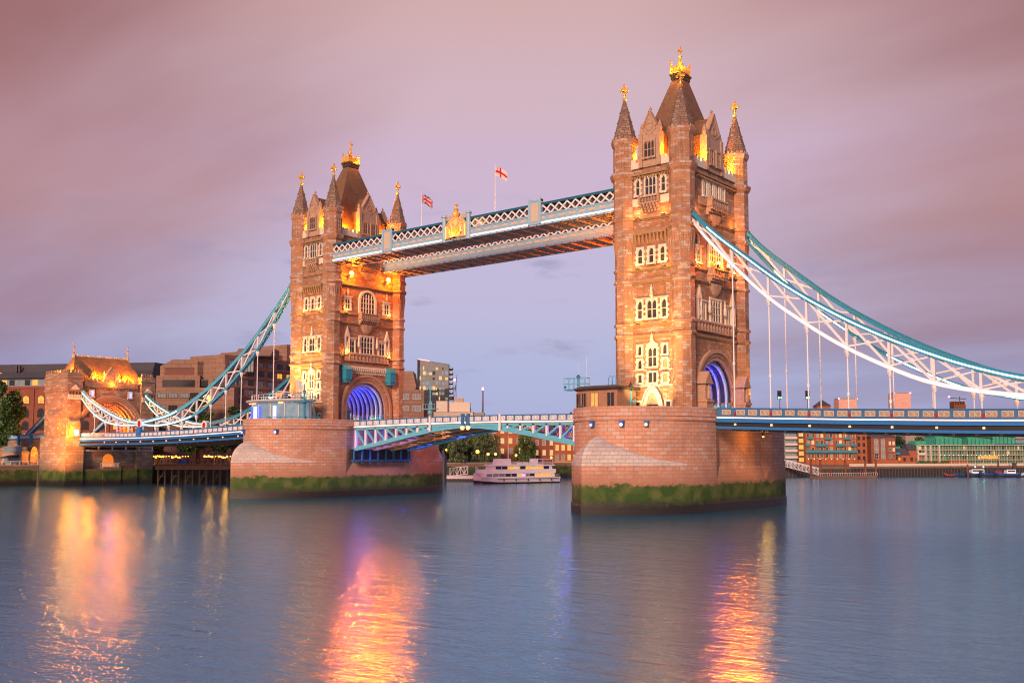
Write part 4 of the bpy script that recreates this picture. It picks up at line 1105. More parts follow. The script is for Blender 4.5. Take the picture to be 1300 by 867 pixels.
# ================================================================== BASCULES
BL = [(0, 9.2), (5.7, 10.05), (11.2, 11.0), (16.6, 11.95), (21.6, 12.7), (25.5, 13.15), (30.35, 13.5)]
def bascule(label, x0, sgn):
    t = thing('bascule_leaf', label, 'bascule span', group='bascule leaves over the fairway')
    Lx = 30.35
    zt = lambda d: 15.18+.32*math.sin(d/Lx*PI/2)
    P = lambda d, y, z: (x0+sgn*d, y, z)
    n = 20; st = [Lx*i/n for i in range(n+1)]
    m = MB(); m.loft([[P(d, -7.7, zt(d)-1.25), P(d, 7.7, zt(d)-1.25), P(d, 7.7, zt(d)-1.5), P(d, -7.7, zt(d)-1.5)] for d in st]); m.build('roadway', M['brownsteel'], t)
    for y in (-7.6, 7.6):
        g = MB()
        g.loft([[P(d, y-.13, zt(d)-.1), P(d, y+.13, zt(d)-.1), P(d, y+.13, zt(d)+.03), P(d, y-.13, zt(d)+.03)] for d in st])
        g.loft([[P(d, y-.07, zt(d)-1.1), P(d, y+.07, zt(d)-1.1), P(d, y+.07, zt(d)-.1), P(d, y-.07, zt(d)-.1)] for d in st]); g.build('parapet', M['blue'], t)
        w = MB(); sy = -1 if y < 0 else 1; w.loft([[P(d, y+sy*.14-.08, zt(d)-1.34), P(d, y+sy*.14+.08, zt(d)-1.34), P(d, y+sy*.14+.08, zt(d)-1.1), P(d, y+sy*.14-.08, zt(d)-1.1)] for d in st]); w.build('light_strip', M['led_soft'], t)
    for i in range(16):
        d = Lx*(i+.5)/16; link('parapet_panel', PANEL_W, t, None, T(x0+sgn*d, -7.74, zt(d)-.58) @ Matrix.Diagonal((1.02, 1, 1, 1)))
    # four lattice ribs
    for q, y in enumerate((-7.5, -2.5, 2.5, 7.5)):
        c = MB()
        c.loft([[P(d, y-.42, curve(BL, d)-.16), P(d, y+.42, curve(BL, d)-.16), P(d, y+.42, curve(BL, d)+.16), P(d, y-.42, curve(BL, d)+.16)] for d in st])
        c.loft([[P(d, y-.1, curve(BL, d)+.1), P(d, y+.1, curve(BL, d)+.1), P(d, y+.1, curve(BL, d)+.75), P(d, y-.1, curve(BL, d)+.75)] for d in st])
        c.loft([[P(d, y-.2, zt(d)-1.9), P(d, y+.2, zt(d)-1.9), P(d, y+.2, zt(d)-1.48), P(d, y-.2, zt(d)-1.48)] for d in st])
        c.build('rib_chord', M['aqua' if q in (0, 3) else 'ribtan'], t)
        k = 9; dd = [0.4+Lx*.86*i/k for i in range(k+1)]
        for i, d in enumerate(dd):
            zl, zu = curve(BL, d)+.5, zt(d)-1.6
            if zu-zl > .5:
                b = MB(); b.box(*sorted((x0+sgn*(d-.2), x0+sgn*(d+.2))), y-.2, y+.2, zl, zu); b.build('post', M['white' if q == 0 else 'ribtan'], t)
            if i < k:
                e = dd[i+1]; zl2, zu2 = curve(BL, e)+.4, zt(e)-1.7
                if zu2-zl2 > .3: b = MB(); b.bar(P(d, y, zu-.1) , P(e, y, zl2), .34, .36); b.build('brace', M['aqua' if q == 0 else 'ribtan'], t)
    cf = MB()
    for i in range(13):
        d = 1.0+i*2.3; zl = curve(BL, d)
        cf.box(*sorted((x0+sgn*(d-.12), x0+sgn*(d+.12))), -7.3, 7.3, zl+.2, zl+.55)
    for i in range(7):
        y = -6.5+i*2.17; cf.loft([[P(d, y-.08, zt(d)-1.8), P(d, y+.08, zt(d)-1.8), P(d, y+.08, zt(d)-1.5), P(d, y-.08, zt(d)-1.5)] for d in st])
    cf.build('cross_frame', M['brownsteel'], t)
    for d, y, c, e in ((3.0, -5.2, (.08, .10, 1.0), 420), (6.5, -1.5, (1.0, .55, .08), 300), (10, -5.0, (.22, .12, 1.0), 340), (15, 0, (1.0, .45, .1), 260), (20, -4.5, (1.0, .5, .2), 200), (5.0, 4.5, (.08, .10, 1.0), 420), (16, 5.0, (.3, .2, 1.0), 260)):
        lamp('bascule light', 'POINT', (x0+sgn*d, y, max(curve(BL, d)+.9, 11.0)), e, c, t, .2)
    for y in (-7.0, 7.0):
        pass
    b = MB(); b.box(*sorted((x0+sgn*(Lx-.9), x0+sgn*(Lx-.25))), -8.1, -7.75, 13.6, 15.9); bo = b.build('end_post', M['blue'], t)
    l = MB(); l.sphere((x0+sgn*(Lx-.6), -8.0, 13.3), .38, 10, 7); l.build('navigation_lamp', M['amber_hi'], bo)
    return t
M['ribtan'] = plain('amber lit rib paint', (.42, .27, .20), .5, var=.2)  # tan puts amber lamplight into the colour of the ribs
bascule('turquoise lattice bascule leaf lit blue and amber, rising from the farther pier', -71.6, 1)
bascule('turquoise lattice bascule leaf with pale aqua curved chord, joined to the nearer pier', -10.7, -1)
# machinery opening below the farther leaf
t = thing('machinery_gallery', 'gallery under the bascule with a dark box for its shaded opening, against the recessed face of the farther pier', 'gallery', (-71.65, 0, 0))
m = MB(); m.box(.02, .5, -8.6, 8.0, 7.3, 9.4); m.build('opening', M['dark'], t)  # dark box stands in for the shade of the machine chamber
m = MB()
for i in range(8): m.box(.5, .8, -8.3+i*2.2, -8.0+i*2.2, 6.6, 9.2)
m.box(.45, 1.0, -8.7, 8.2, 7.1, 7.35); m.build('rail', M['blue'], t)
# signal masts by the bascules
def sigmast(label, x, zb, z1, hi):
    t = thing('signal_mast', label, 'mast', (x, -8.05, 0), 0, 'slim masts on the bascule parapets')
    m = MB(); m.box(-.2, .2, -.2, .1, zb, min(z1, 15.6)); m.build('white_board', M['white'], t)
    if hi:
        m = MB(); m.lathe([(.11, 15.5), (.09, z1), (.03, z1+.5)], 8); m.box(-1.7, 1.7, -.5, .5, 16.9, 17.05)
        for i in range(5): m.lathe([(.04, 17.0), (.04, 17.9)], 6, (-1.6+i*.8, -.45))
        m.box(-1.65, 1.65, -.48, -.42, 17.85, 17.92); m.lathe([(.5, 16.2), (.2, 16.9)], 8); m.build('gantry', M['aqua'], t)
sigmast('slim white and turquoise mast with railed lookout on the bascule by the farther pier', -50.0, 12.7, 21.8, True)
sigmast('short white board fixed to the bascule parapet before the brick riverside houses', -32.8, 12.6, 15.6, False)
# ================================================================== GATEHOUSE (abutment tower)
M['gstone'] = masonry('gatehouse granite', (.36, .23, .16), (.25, .15, .10), (.18, .11, .08), 1.3, .6, .03, .35, pale=(.44, .34, .27))
M['gbase'] = masonry('gatehouse base granite', (.36, .26, .20), (.26, .18, .14), (.16, .11, .09), 1.6, .75, .03, .45, pale=(.42, .35, .30), algae=True)
M['gslate'] = masonry('gatehouse roof tiles', (.26, .17, .08), (.18, .11, .05), (.07, .05, .03), .45, .28, .02, .4, rough=.7, bump=.5)
gh = thing('gatehouse', 'amber floodlit stone gatehouse with battlements, steep roof and one wide road arch', 'gatehouse', (-178.0, -.6, 0))
# local: x=0 front wall, building goes to -x; y along the river
GW = 12.4
m = MB()
zs, hw = 15.2, 8.0
arc = arch_pts(-hw, hw, zs, 7.8, 12, 'round')
m.prism([(-GW, 13.2), (-hw, 13.2)]+arc+[(hw, 13.2), (GW, 13.2), (GW, 28.0), (-GW, 28.0)], -11.5, -.6, 'x'); m.build('body', M['gstone'], gh)
m = MB()
for k, (a, b, d) in enumerate(((8.0, 8.5, -.5), (8.5, 9.0, -.35), (9.0, 9.5, -.2))):
    m.prism([(-b, 13.2)]+arch_pts(-b, b, zs, 7.8+b-8.0, 14, 'round')+[(b, 13.2), (a, 13.2)]+arch_pts(-a, a, zs, 7.8+a-8.0, 14, 'round')[::-1]+[(-a, 13.2)], -.62, d+.05 if k else -.55, 'x')
m.build('arch_moulding', M['carved'], gh)
for i in range(5):
    x = -2.0-i*2.1
    r_ = MB(); r_.prism([(-7.98, 14)]+arch_pts(-7.98, 7.98, zs, 7.78, 14, 'round')+[(7.98, 14), (7.4, 14)]+arch_pts(-7.4, 7.4, zs, 7.2, 14, 'round')[::-1]+[(-7.4, 14)], x-.3, x+.3, 'x'); r_.build('vault_rib', M['carved'], gh)
# corner turret blocks
for sy in (-1, 1):
    y0, y1 = sorted((sy*7.9+sy*.9, sy*GW+sy*.25))
    t_ = MB(); t_.box(-12.2, .0, y0, y1, 13.0, 25.2)
    t_.box(-12.6, .35, y0-.3, y1+.3, 25.2, 25.7); t_.box(-12.4, .2, y0-.2, y1+.2, 25.7, 27.6)
    for i in range(5): t_.box(.0, .3, y0+.1+i*(y1-y0-.4)/4, y0+.35+i*(y1-y0-.4)/4, 24.3, 25.2)
    t_.box(-12.3, .1, y0-.1, y1+.1, 27.6, 30.2); t_.box(-12.5, .3, y0-.3, y1+.3, 28.7, 29.0)
    n = 4
    for i in range(n):
        a = y0+(y1-y0)*i/n; t_.box(-.35, .1, a, a+(y1-y0)/n*.55, 30.2, 31.0)
    for i in range(9):
        a = -12.3+12.3*i/9
        yy = y0 if sy < 0 else y1-.45
        t_.box(a, a+.75, yy, yy+.45, 30.2, 31.0)
    to = t_.build('turret_block', M['gstone'], gh)
    b = MB()
    b.box(.0, .9, y0+.5, y1-.5, 13.0, 17.0); b.prism([(0, 17.0), (.9, 17.0), (0, 18.2)], y0+.5, y1-.5, 'y') if False else b.loft([[(0, y0+.5, 17), (.9, y0+.5, 17), (.9, y1-.5, 17), (0, y1-.5, 17)], [(0, y0+.5, 18.2), (.05, y0+.5, 18.2), (.05, y1-.5, 18.2), (0, y1-.5, 18.2)]])
    yy = y0-.6 if sy < 0 else y1+.6
    b.loft([[(-9.0, y0 if sy < 0 else y1, 13), (-3.0, y0 if sy < 0 else y1, 13), (-3.0, yy, 13), (-9.0, yy, 13)], [(-9.0, y0 if sy < 0 else y1, 19), (-3.0, y0 if sy < 0 else y1, 19), (-3.0, yy, 19), (-9.0, yy, 19)], [(-9, y0 if sy < 0 else y1, 20.6), (-3, y0 if sy < 0 else y1, 20.6), (-3, (y0 if sy < 0 else y1)-.02*1, 20.6), (-9, (y0 if sy < 0 else y1)-.02, 20.6)]])
    b.build('buttress', M['gstone'], to)
    cp = MB()
    for i in range(8): cp.box(.02, .45, y0+.1+i*(y1-y0-.5)/7, y0+.4+i*(y1-y0-.5)/7, 23.6, 24.3)
    cp.box(.02, .3, y0, y1, 23.0, 23.6); cp.prism([(y0+.6, 25.7), (y1-.6, 25.7), ((y0+y1)/2, 27.0)], .2, .5, 'x')
    cp.build('chain_saddle_trim', M['dress'], to)
# wall head between the turrets
m = MB(); m.box(-.9, -.2, -7.8, 7.8, 26.6, 27.0); m.box(-.8, -.3, -7.8, 7.8, 27.0, 28.2)
for i in range(12): m.box(-.8, -.3, -7.7+i*1.3, -7.0+i*1.3, 28.2, 28.9)
for i in range(20): m.box(-.58, -.3, -7.6+i*.79, -7.35+i*.79, 26.2, 26.6)
m.build('parapet', M['gstone'], gh)
F = T(-.6, 0, 0) @ RZ(90)
for u in (-5.6, 5.6):
    o = pane_and_frame(gh, F, u, 24.1, .75, 1.5, 1, (), head='flat', surround=.3, quoins=False)
    o.children[0].data = o.children[0].data.copy(); o.children[0].data.materials[0] = M['blueglass'] if 'blueglass' in M else M['glass']
# roof
m = MB(); m.loft([[(-1.4, -10.8, 28), (-1.4, 10.0, 28), (-10.2, 10.0, 28), (-10.2, -10.8, 28)], [(-2.6, -9.9, 30.6), (-2.6, 9.0, 30.6), (-9, 9.0, 30.6), (-9, -9.9, 30.6)], [(-5.4, -8.2, 35.0), (-5.4, 7.4, 35.0), (-6.2, 7.4, 35.0), (-6.2, -8.2, 35.0)]]); ro = m.build('roof', M['gslate'], gh)
m = MB(); m.box(-5.95, -5.65, -8.2, 7.4, 35.0, 35.3)
for i in range(22): m.lathe([(.09, 35.3), (.14, 35.55), (.02, 35.8)], 5, (-5.8, -8.0+i*.72))
m.build('ridge_cresting', M['gold'], ro)
for y in (-8.3, 7.5):
    m = MB(); m.lathe([(.45, 34.8), (.5, 35.6), (.22, 35.9), (.16, 37.2), (.4, 37.5), (.14, 37.7), (.1, 38.6), (.28, 38.8), (.03, 39.2)], 8, (-5.8, y)); m.build('finial', M['carved'], ro)
# centre gable and dormers
m = MB(F); m.prism([(-1.9, 27.0), (1.9, 27.0), (1.9, 30.0), (0, 32.2), (-1.9, 30.0)], -.25, .6)
for sg in (-1, 1): m.lathe([(.32, 27.0), (.32, 30.3), (.42, 30.5), (.05, 31.4)], 6, (sg*1.95, .1)); m.bar((sg*2.0, .1, 29.95), (0, .1, 32.35), .9, .22)
m.tube([(.8*math.cos(a), -.3, 29.3+.8*math.sin(a)) for a in [2*PI*i/16 for i in range(17)]], .1, 5)
m.prism([(-.6, 29.8), (.6, 29.8), (.6, 29.1), (0, 28.5), (-.6, 29.1)], -.4, -.25)
m.build('gable', M['carved'], gh)
m = MB(F); m.prism([(-1.7, 29.6), (1.7, 29.6), (0, 31.9)], .6, 4.5); m.box(-1.7, 1.7, .6, 4.0, 27.5, 29.6); m.build('gable_roof', M['gslate'], gh)
for u in (-4.6, 4.6):
    m = MB(F); m.box(u-.9, u+.9, 1.2, 3.2, 28.2, 29.9); m.prism([(u-1.1, 29.9), (u+1.1, 29.9), (u, 31.4)], 1.0, 4.0); do = m.build('dormer', M['gslate'], gh)
    m = MB(F); m.box(u-.5, u+.5, 1.12, 1.22, 28.7, 29.7); m.build('pane', M['glass_lit'], do)
for u in (-3.2, 2.6, 6.2):
    m = MB(F); m.box(u-.2, u+.2, .35, .7, 28.05, 28.5); fo = m.build('floodlight', M['dark'], gh)
    m = MB(F); m.sphere((u, .5, 28.7), .3, 8, 6); m.build('lens', M['lens'], fo)
    lamp('gatehouse roof flood', 'POINT', F @ Vector((u, -.35, 29.9)), 3600, (1.0, .21, .006), gh, .3)
lamp('gatehouse roof flood', 'POINT', F @ Vector((0, -.9, 27.6)), 500, (1.0, .25, .01), gh, .3)
lamp('gatehouse side roof flood', 'POINT', (-4.0, -11.2, 31.0), 3600, (1.0, .22, .008), gh, .3)
lamp('arch flood', 'POINT', (-4.5, -4.0, 16.0), 4500, (1.0, .20, .008), gh, .4)
lamp('arch flood', 'POINT', (-4.5, 4.5, 17.0), 3000, (1.0, .20, .008), gh, .4)
lamp('arch blue flood', 'POINT', (-9.5, 5.8, 17.5), 600, (.12, .15, 1.0), gh, .4)
# base below the road
m = MB(); m.prism([(-GW-.2, -3), (GW+.2, -3), (GW+.2, 13.2), (-GW-.2, 13.2)], -13.2, -1.2, 'x')
for sy in (-1, 1):
    y0, y1 = sorted((sy*8.0, sy*(GW+.6))); m.box(-13.4, .6 if sy < 0 else -.2, y0, y1, -3, 13.2)
m.box(-1.3, .5, -2.2, 3.0, -3, 4.9); m.box(-1.3, .2, -8, 8, -3, 4.4)
m.build('base', M['gbase'], gh)
m = MB(); m.box(-1.25, -.9, -8, 11.5, 9.9, 12.9); m.build('vent_band', M['dark'], gh)
m = MB(); m.box(-1.2, .3, -8, 12.8, 9.3, 9.5)
for i in range(6): m.box(-.2, .1, -7.6+i*4, -7.3+i*4, 9.5, 12.2)
m.box(-.2, 0, -8, 12.8, 10.4, 10.5); m.build('gantry_walk', M['white'], gh)
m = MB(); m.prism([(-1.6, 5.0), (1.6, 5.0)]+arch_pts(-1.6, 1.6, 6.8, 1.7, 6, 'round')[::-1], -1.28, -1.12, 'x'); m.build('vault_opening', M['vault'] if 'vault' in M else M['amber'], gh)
m = MB()
for i in range(14): m.box(-.2, -.12, -2.6+i*.4, -2.5+i*.4, 4.9, 6.0)
m.box(-.22, -.1, -2.7, 2.9, 5.95, 6.05); m.build('railing', M['white'], gh)
m = MB(); m.box(.4, 1.0, -11.0, -9.9, 13.3, 15.0); fo = m.build('floodlight', M['dark'], gh)
m = MB(); m.box(1.0, 1.06, -10.95, -9.95, 13.4, 14.9); m.build('lens', M['lens_w'], fo)
lamp('river wall flood', 'POINT', (2.2, -12.6, 14.4), 2200, (1.0, .30, .015), gh, .4)
lamp('river wall flood', 'SPOT', (9.0, -24.0, 1.0), 46000, (1.0, .27, .012), gh, .6, (-4.0, -12.0, 13.0), 62, 1.0)
lamp('river wall flood', 'SPOT', (8.0, -20.0, 9.0), 26000, (1.0, .20, .008), gh, .6, (-3.0, -10.0, 21.0), 62, 1.0)
# anchor ties running down behind the gatehouse
for y, lb in ((-Y_C, 'pale turquoise back stay sloping down left of the gatehouse before the brick warehouse'), (Y_C, 'turquoise back stay seen through the gatehouse arch')):
    t = thing('back_stay', lb, 'back stay', (-190.2, y, 0))
    m = MB(); m.bar((0, 0, 22.4), (-18.5, 0, 13.2), .8, 1.3); m.bar((0, -.02, 23.05), (-18.5, -.02, 13.85), 1.1, .2); m.build('tie', M['teal'], t)
    m = MB(); m.bar((0, -.42, 22.4), (-18.5, -.42, 13.2), .1, .5); m.build('pale_plate', M['white'], t)
# approach viaduct
va = thing('approach_viaduct', 'stone approach viaduct with blue parapet and a lit vault, left of the gatehouse', 'viaduct', (-191.5, 0, 0))
m = MB()
arcv = arch_pts(-9.2, -4.8, 8.3, 2.2, 8, 'round')
m.prism([(-60, 5.0), (-9.2, 5.0)]+arcv+[(-4.8, 5.0), (0, 5.0), (0, 12.6), (-60, 12.6)], -11.5, 10.5, 'y'); m.build('wall', M['gstone'], va)
m = MB(); m.prism([(-9.7, 5.3)]+arch_pts(-9.7, -4.3, 8.3, 2.7, 8, 'round')+[(-4.3, 5.3), (-4.8, 5.3)]+arcv[::-1]+[(-9.2, 5.3)], -11.75, -11.49, 'y'); m.build('arch_ring', M['gstone'], va)
m = MB(); m.box(-60, 0, -11.7, -11.3, 12.6, 13.9); m.box(-60, 0, -11.85, -11.2, 13.9, 14.05); m.box(-60, 0, -11.85, -11.2, 12.5, 12.7)
for i in range(8): m.box(-2.0-i*7.5, -1.2-i*7.5, -12.0, -11.2, 11.0, 14.2)
m.build('parapet', M['blue_b'], va)
m = MB()
for i in range(7): m.box(-8.2-i*7.5, -2.5-i*7.5, -11.74, -11.70, 12.85, 13.75)
m.build('parapet_field', M['panelgrey'], va)
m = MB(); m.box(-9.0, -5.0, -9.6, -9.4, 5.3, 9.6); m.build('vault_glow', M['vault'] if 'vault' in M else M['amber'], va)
lamp('vault lamp', 'POINT', (-7.0, -10.6, 8.4), 700, (1.0, .36, .05), va, .3)
# embankment wall and quay rail
ew = thing('embankment_wall', 'weedy embankment wall with pale coping below the café terrace, left of the gatehouse', 'wall', (-192.4, 0, 0))
m = MB(); m.box(-.6, .6, -260, -13.6, -3, 5.2); m.build('masonry', M['gbase'], ew)
m = MB(); m.box(-.8, .8, -260, -13.6, 5.2, 5.6); m.build('coping', M['concrete'], ew)
m = MB(); m.box(.55, .62, -260, -13.6, 6.5, 6.58)
for i in range(100): m.box(.55, .62, -14-i*2.4, -13.92-i*2.4, 5.6, 6.5)
m.build('railing', M['white'], ew)
# ================================================================== ON THE PIERS
# timber control cabin on the nearer pier
cb = thing('control_cabin', 'timber cabin with rounded end and dark flat roof on the nearer pier', 'cabin', (-6.2, -14.2, 14.25))
def cab_ring(z, g=0.0):
    pts = [(4.0+g, -2.6-g), (4.0+g, 2.8+g), (-1.5, 2.8+g), (-3.9-g*.7, 1.6+g*.5), (-4.9-g, -.4), (-4.0-g*.7, -1.9-g*.6), (-1.8, -2.6-g)]
    return [(x, y, z) for x, y in pts]
m = MB(); m.loft([cab_ring(0), cab_ring(4.2)]); m.build('walls', M['wood'], cb)
m = MB(); m.loft([cab_ring(4.2, .35), cab_ring(4.45, .55), cab_ring(4.6, .5), cab_ring(4.9, -.6), cab_ring(5.0, -1.6)]); ro = m.build('roof', M['lead'], cb)
ring = cab_ring(0)
for (i, j, ts) in ((0, 6, (.2, .72)), (6, 5, (.25, .75)), (5, 4, (.5,)), (4, 3, (.5,))):
    a, b = Vector(ring[i]), Vector(ring[j]); d = (b-a); Ln = d.length; d.normalize(); nrm = Vector((d.y, -d.x, 0))
    if nrm.dot(Vector(((a+b)/2).xy.to_3d())) < 0: nrm = -nrm
    for t_ in ts:
        c = a.lerp(b, t_); Fm = Matrix(((d.x, -nrm.x, 0, c.x), (d.y, -nrm.y, 0, c.y), (0, 0, 1, 0), (0, 0, 0, 1)))
        f = MB(Fm); w = .62
        f.box(-w-.12, w+.12, -.1, .02, 1.5, 1.62); f.box(-w-.12, w+.12, -.1, .02, 3.7, 3.82); f.box(-w-.12, -w, -.1, .02, 1.62, 3.7); f.box(w, w+.12, -.1, .02, 1.62, 3.7); f.box(-.04, .04, -.07, .02, 1.62, 3.7)
        fo = f.build('window', M['wood'], cb)
        g = MB(Fm); g.box(-w, w, -.03, .02, 1.62, 3.7); g.build('pane', M['glass_lit'] if t_ == .72 else M['wglass_d'], fo)
m = MB()
for k in range(5):
    x = 2.2+.35*k
    m.tube([(x-.5, -1.6, 4.7), (x-.45, -1.6, 6.0), (x-.1, -1.6, 6.4), (x+.25, -1.6, 6.1), (x+.4, -1.6, 4.6)], .05, 5) if k % 2 == 0 else None
m.build('ladder_hoops', M['teal'], cb)
# signal gantry with railed platform
def gantry(label, x, y, z0, zt, ang):
    t = thing('signal_gantry', label, 'gantry', (x, y, z0), R_(ang), 'turquoise gantries on the piers')
    h = zt-z0
    m = MB(); m.lathe([(.55, 0), (.32, .9), (.24, 2.0), (.24, h*.62), (.6, h*.66)], 8); m.lathe([(.2, h*.66), (.17, h)], 8); m.build('column', M['teal'], t)
    m = MB(); m.box(-2.2, 1.6, -.8, .8, h*.66, h*.69); m.build('platform', M['teal'], t)
    m = MB()
    for q in (.82, .96):
        m.tube([(-2.2, -.8, h*q), (1.6, -.8, h*q), (1.6, .8, h*q), (-2.2, .8, h*q), (-2.2, -.8, h*q)], .045, 5)
    for i in range(5):
        for yy in (-.8, .8): m.tube([(-2.2+i*.95, yy, h*.69), (-2.2+i*.95, yy, h*.96)], .045, 5)
    m.build('railing', M['aqua'], t)
    m = MB(); m.lathe([(.04, h), (.02, h+2.2)], 6, (.1, 0)); m.lathe([(.03, h*.7), (.02, h+3.6)], 6, (1.3, .3)); m.build('aerial', M['white'], t)
    m = MB(); m.lathe([(.3, h-.3), (.35, h), (.1, h+.3)], 8); m.sphere((-1.9, -.9, h*.74), .22, 6, 4); m.build('signal_lamp', M['teal_d'], t)
gantry('turquoise signal gantry with railed platform beside the timber cabin', -11.0, -14.6, 14.3, 20.9, 10)
gantry('turquoise signal gantry with railed platform in front of the glass walled building', -75.2, -17.6, 14.3, 20.9, 0)
# turquoise guard rails along the pier heads
def rail(label, pts, z0, h=1.6):
    t = thing('guard_rail', label, 'railing', (pts[0][0], pts[0][1], z0))
    o = pts[0]; m = MB()
    P = [(a-o[0], b-o[1]) for a, b in pts]
    for q in (.15, h): m.tube([(a, b, q) for a, b in P], .06, 5)
    for (a, b), (c, d) in zip(P[:-1], P[1:]):
        n = max(1, int(math.hypot(c-a, d-b)/1.2))
        for i in range(n+1): m.tube([(lerp(a, c, i/n), lerp(b, d, i/n), 0), (lerp(a, c, i/n), lerp(b, d, i/n), h)], .06, 5)
    m.build('rails', M['teal'], t)
    m = MB()
    for (a, b), (c, d) in zip(P[:-1], P[1:]): m.bar((a, b, h*.5), (c, d, h*.5), .05, h*.55)
    m.build('infill_panel', M['aqua'], t)
def along_upper(y_a, y_b, ox, inset, left=True):
    return [(ox+x*(1-inset/10.65), y) for x, y in pier_outline('upper') if (x < 0) == left and y_a <= y <= y_b][::2]
rail('turquoise guard rail curving round the timber cabin', along_upper(-22.5, -13, 0, .9), 14.3)
rail('turquoise guard rail beside the stone doorway of the nearer tower', [(-3.4, -14.2), (.6, -14.2), (3.6, -13.6)], 14.3, 1.25)
rail('turquoise guard rail before the glass walled building', [(-91.6, -14.5), (-88.5, -18.5), (-82.3, -20.6), (-77, -19.2), (-73.6, -15)], 14.3)
# iron lamp standard
def lamppost(label, x, y, z, lit):
    t = thing('lamp_standard', label, 'street lamp', (x, y, z))
    m = MB(); m.lathe([(.4, 0), (.3, .5), (.16, .8), (.12, 3.6), (.2, 3.8), (.1, 4.0)], 8); m.box(-.75, .75, -.06, .06, 2.3, 2.45); m.sphere((-.75, 0, 2.45), .14, 6, 4); m.sphere((.75, 0, 2.45), .14, 6, 4); m.build('post', M['teal'], t)
    m = MB(); m.lathe([(.14, 4.0), (.34, 4.8), (.12, 5.1), (.05, 5.5)], 6); m.build('lantern', M['dark'], t)
lamppost('turquoise lamp standard with dark lantern left of the stone doorway', -1.9, -13.4, 14.3, False)
# glass walled control building on the farther pier
gb = thing('control_building', 'glass walled building with flat oval roof on the farther pier', 'building', (-84.4, -15.6, 14.25))
def ov(z, rx, ry): return [(rx*math.cos(a), ry*math.sin(a)*(1.0 if math.sin(a) < 0 else .55), z) for a in [2*PI*i/28 for i in range(28)]]
m = MB(); m.loft([ov(4.7, 9.4, 5.6), ov(4.95, 9.7, 5.9), ov(5.15, 9.6, 5.8)]); ro = m.build('roof', M['wall_w'], gb)
m = MB(); m.loft([ov(0.2, 8.3, 4.6), ov(4.7, 8.3, 4.6)]); m.build('glass_wall', M['cabglass'], gb)
for i in range(28):
    if i % 2 == 0:
        a = 2*PI*i/28; sx = 8.4*math.cos(a); sy = 4.7*math.sin(a)*(1.0 if math.sin(a) < 0 else .55)
        m = MB(); m.lathe([(.13, 0), (.13, 4.7)], 6, (sx, sy)); m.build('mullion_column', M['wframe'], gb)
m = MB()
for i in range(9): m.sphere((-5.5+i*.45 if i < 5 else 2+i*.4, -4.2, 4.45), .12, 6, 4)
m.build('downlight', M['amber_hi'], ro)
for x, c in ((-5.0, 'bluepanel'), (-3.4, 'lilac'), (-1.6, 'bluepanel'), (3.0, 'lilac')):
    m = MB(); y = -4.66*math.sqrt(max(0, 1-(x/8.35)**2))-.06; m.box(x-.55, x+.55, y-.05, y, .5, 3.9); m.build('poster', M[c], gb)
m = MB()
m.tube([(8.2*math.cos(a), 4.9*math.sin(a)*(1 if math.sin(a) < 0 else .55), 6.2) for a in [2*PI*i/28 for i in range(29)]], .04, 5)
for i in range(28): a = 2*PI*i/28; m.tube([(8.2*math.cos(a), 4.9*math.sin(a)*(1 if math.sin(a) < 0 else .55), z) for z in (5.1, 6.2)], .04, 4)
m.build('roof_railing', M['white'], gb)
fp = thing('pennant_pole', 'white pole with a pale blue and white flag above the glass walled building', 'flag', (-80.8, -15.0, 19.3))
m = MB(); m.lathe([(.06, 0), (.04, 4.6)], 6); m.build('pole', M['white'], fp)
m = MB(); rings = []
for i in range(9):
    u = i/8; rings.append([(.1+u*1.9, .15*math.sin(u*6), 4.4-u*1.3), (.1+u*1.9, .15*math.sin(u*6)+.02, 4.4-u*1.3), (.1+u*1.9, .15*math.sin(u*6+.5)+.02, 2.9-u*1.2), (.1+u*1.9, .15*math.sin(u*6+.5), 2.9-u*1.2)])
m.loft(rings); m.build('flag', M['flag_pale'], fp)
for x, y, ang, mt, lb in ((-1.4, None, 0, 'bluelamp', 'dim blue lantern on the nearer pier wall, leftmost of its three'), (3.5, None, 0, 'bluewhite', 'bright blue white lantern on the middle of the nearer pier wall'), (6.5, None, 0, 'amber', 'amber lantern on the nearer pier wall right of the blue ones')):
    pts = [p for p in pier_outline('upper') if p[1] < -9.5]; k = min(range(len(pts)), key=lambda q: abs(pts[q][0]-x)); px, py = pts[k]
    pier_light(px, py-.15, 12.6, math.degrees(math.atan2(px*1.6, -py))*.55, mt, lb)
for x, mt, lb in ((-2.8, 'bluelamp', 'dim blue lantern on the farther pier wall near its left edge'), (5.6, 'bluewhite', 'bright blue lantern on the farther pier wall right of the dim one')):
    pts = [p for p in pier_outline('upper') if p[1] < -9.5]; k = min(range(len(pts)), key=lambda q: abs(pts[q][0]-x)); px, py = pts[k]
    pier_light(-82.3+px, py-.15, 12.6, math.degrees(math.atan2(px*1.6, -py))*.55, mt, lb)
# traffic signals on the side span
for x, y, lb in ((19.3, -6.2, 'traffic light showing green on the side span, beside the nearer tower'), (23.6, -6.2, 'traffic light showing green on the side span, right of the other one')):
    t = thing('traffic_light', lb, 'traffic light', (x, y, z_top(x-10.65)-1.42), 0, 'traffic lights on the side span')
    m = MB(); m.lathe([(.09, 0), (.08, 4.0)], 8); m.build('post', M['blue'], t)
    m = MB(); m.box(-.24, .24, -.2, .2, 2.9, 4.15)
    for k in range(3): m.lathe([(.2, 3.1+k*.38), (.21, 3.12+k*.38)], 8, (.0, -.22)) if False else m.box(-.2, .2, -.42, -.2, 3.3+k*.38, 3.36+k*.38)
    m.build('signal_head', M['dark'], t)
    m = MB(); m.sphere((0, -.2, 3.12), .14, 8, 6, (1, .5, 1)); m.sphere((.25, 0, 3.12), .13, 8, 6, (.5, 1, 1)); m.build('green_lens', M['greenlamp'], t)
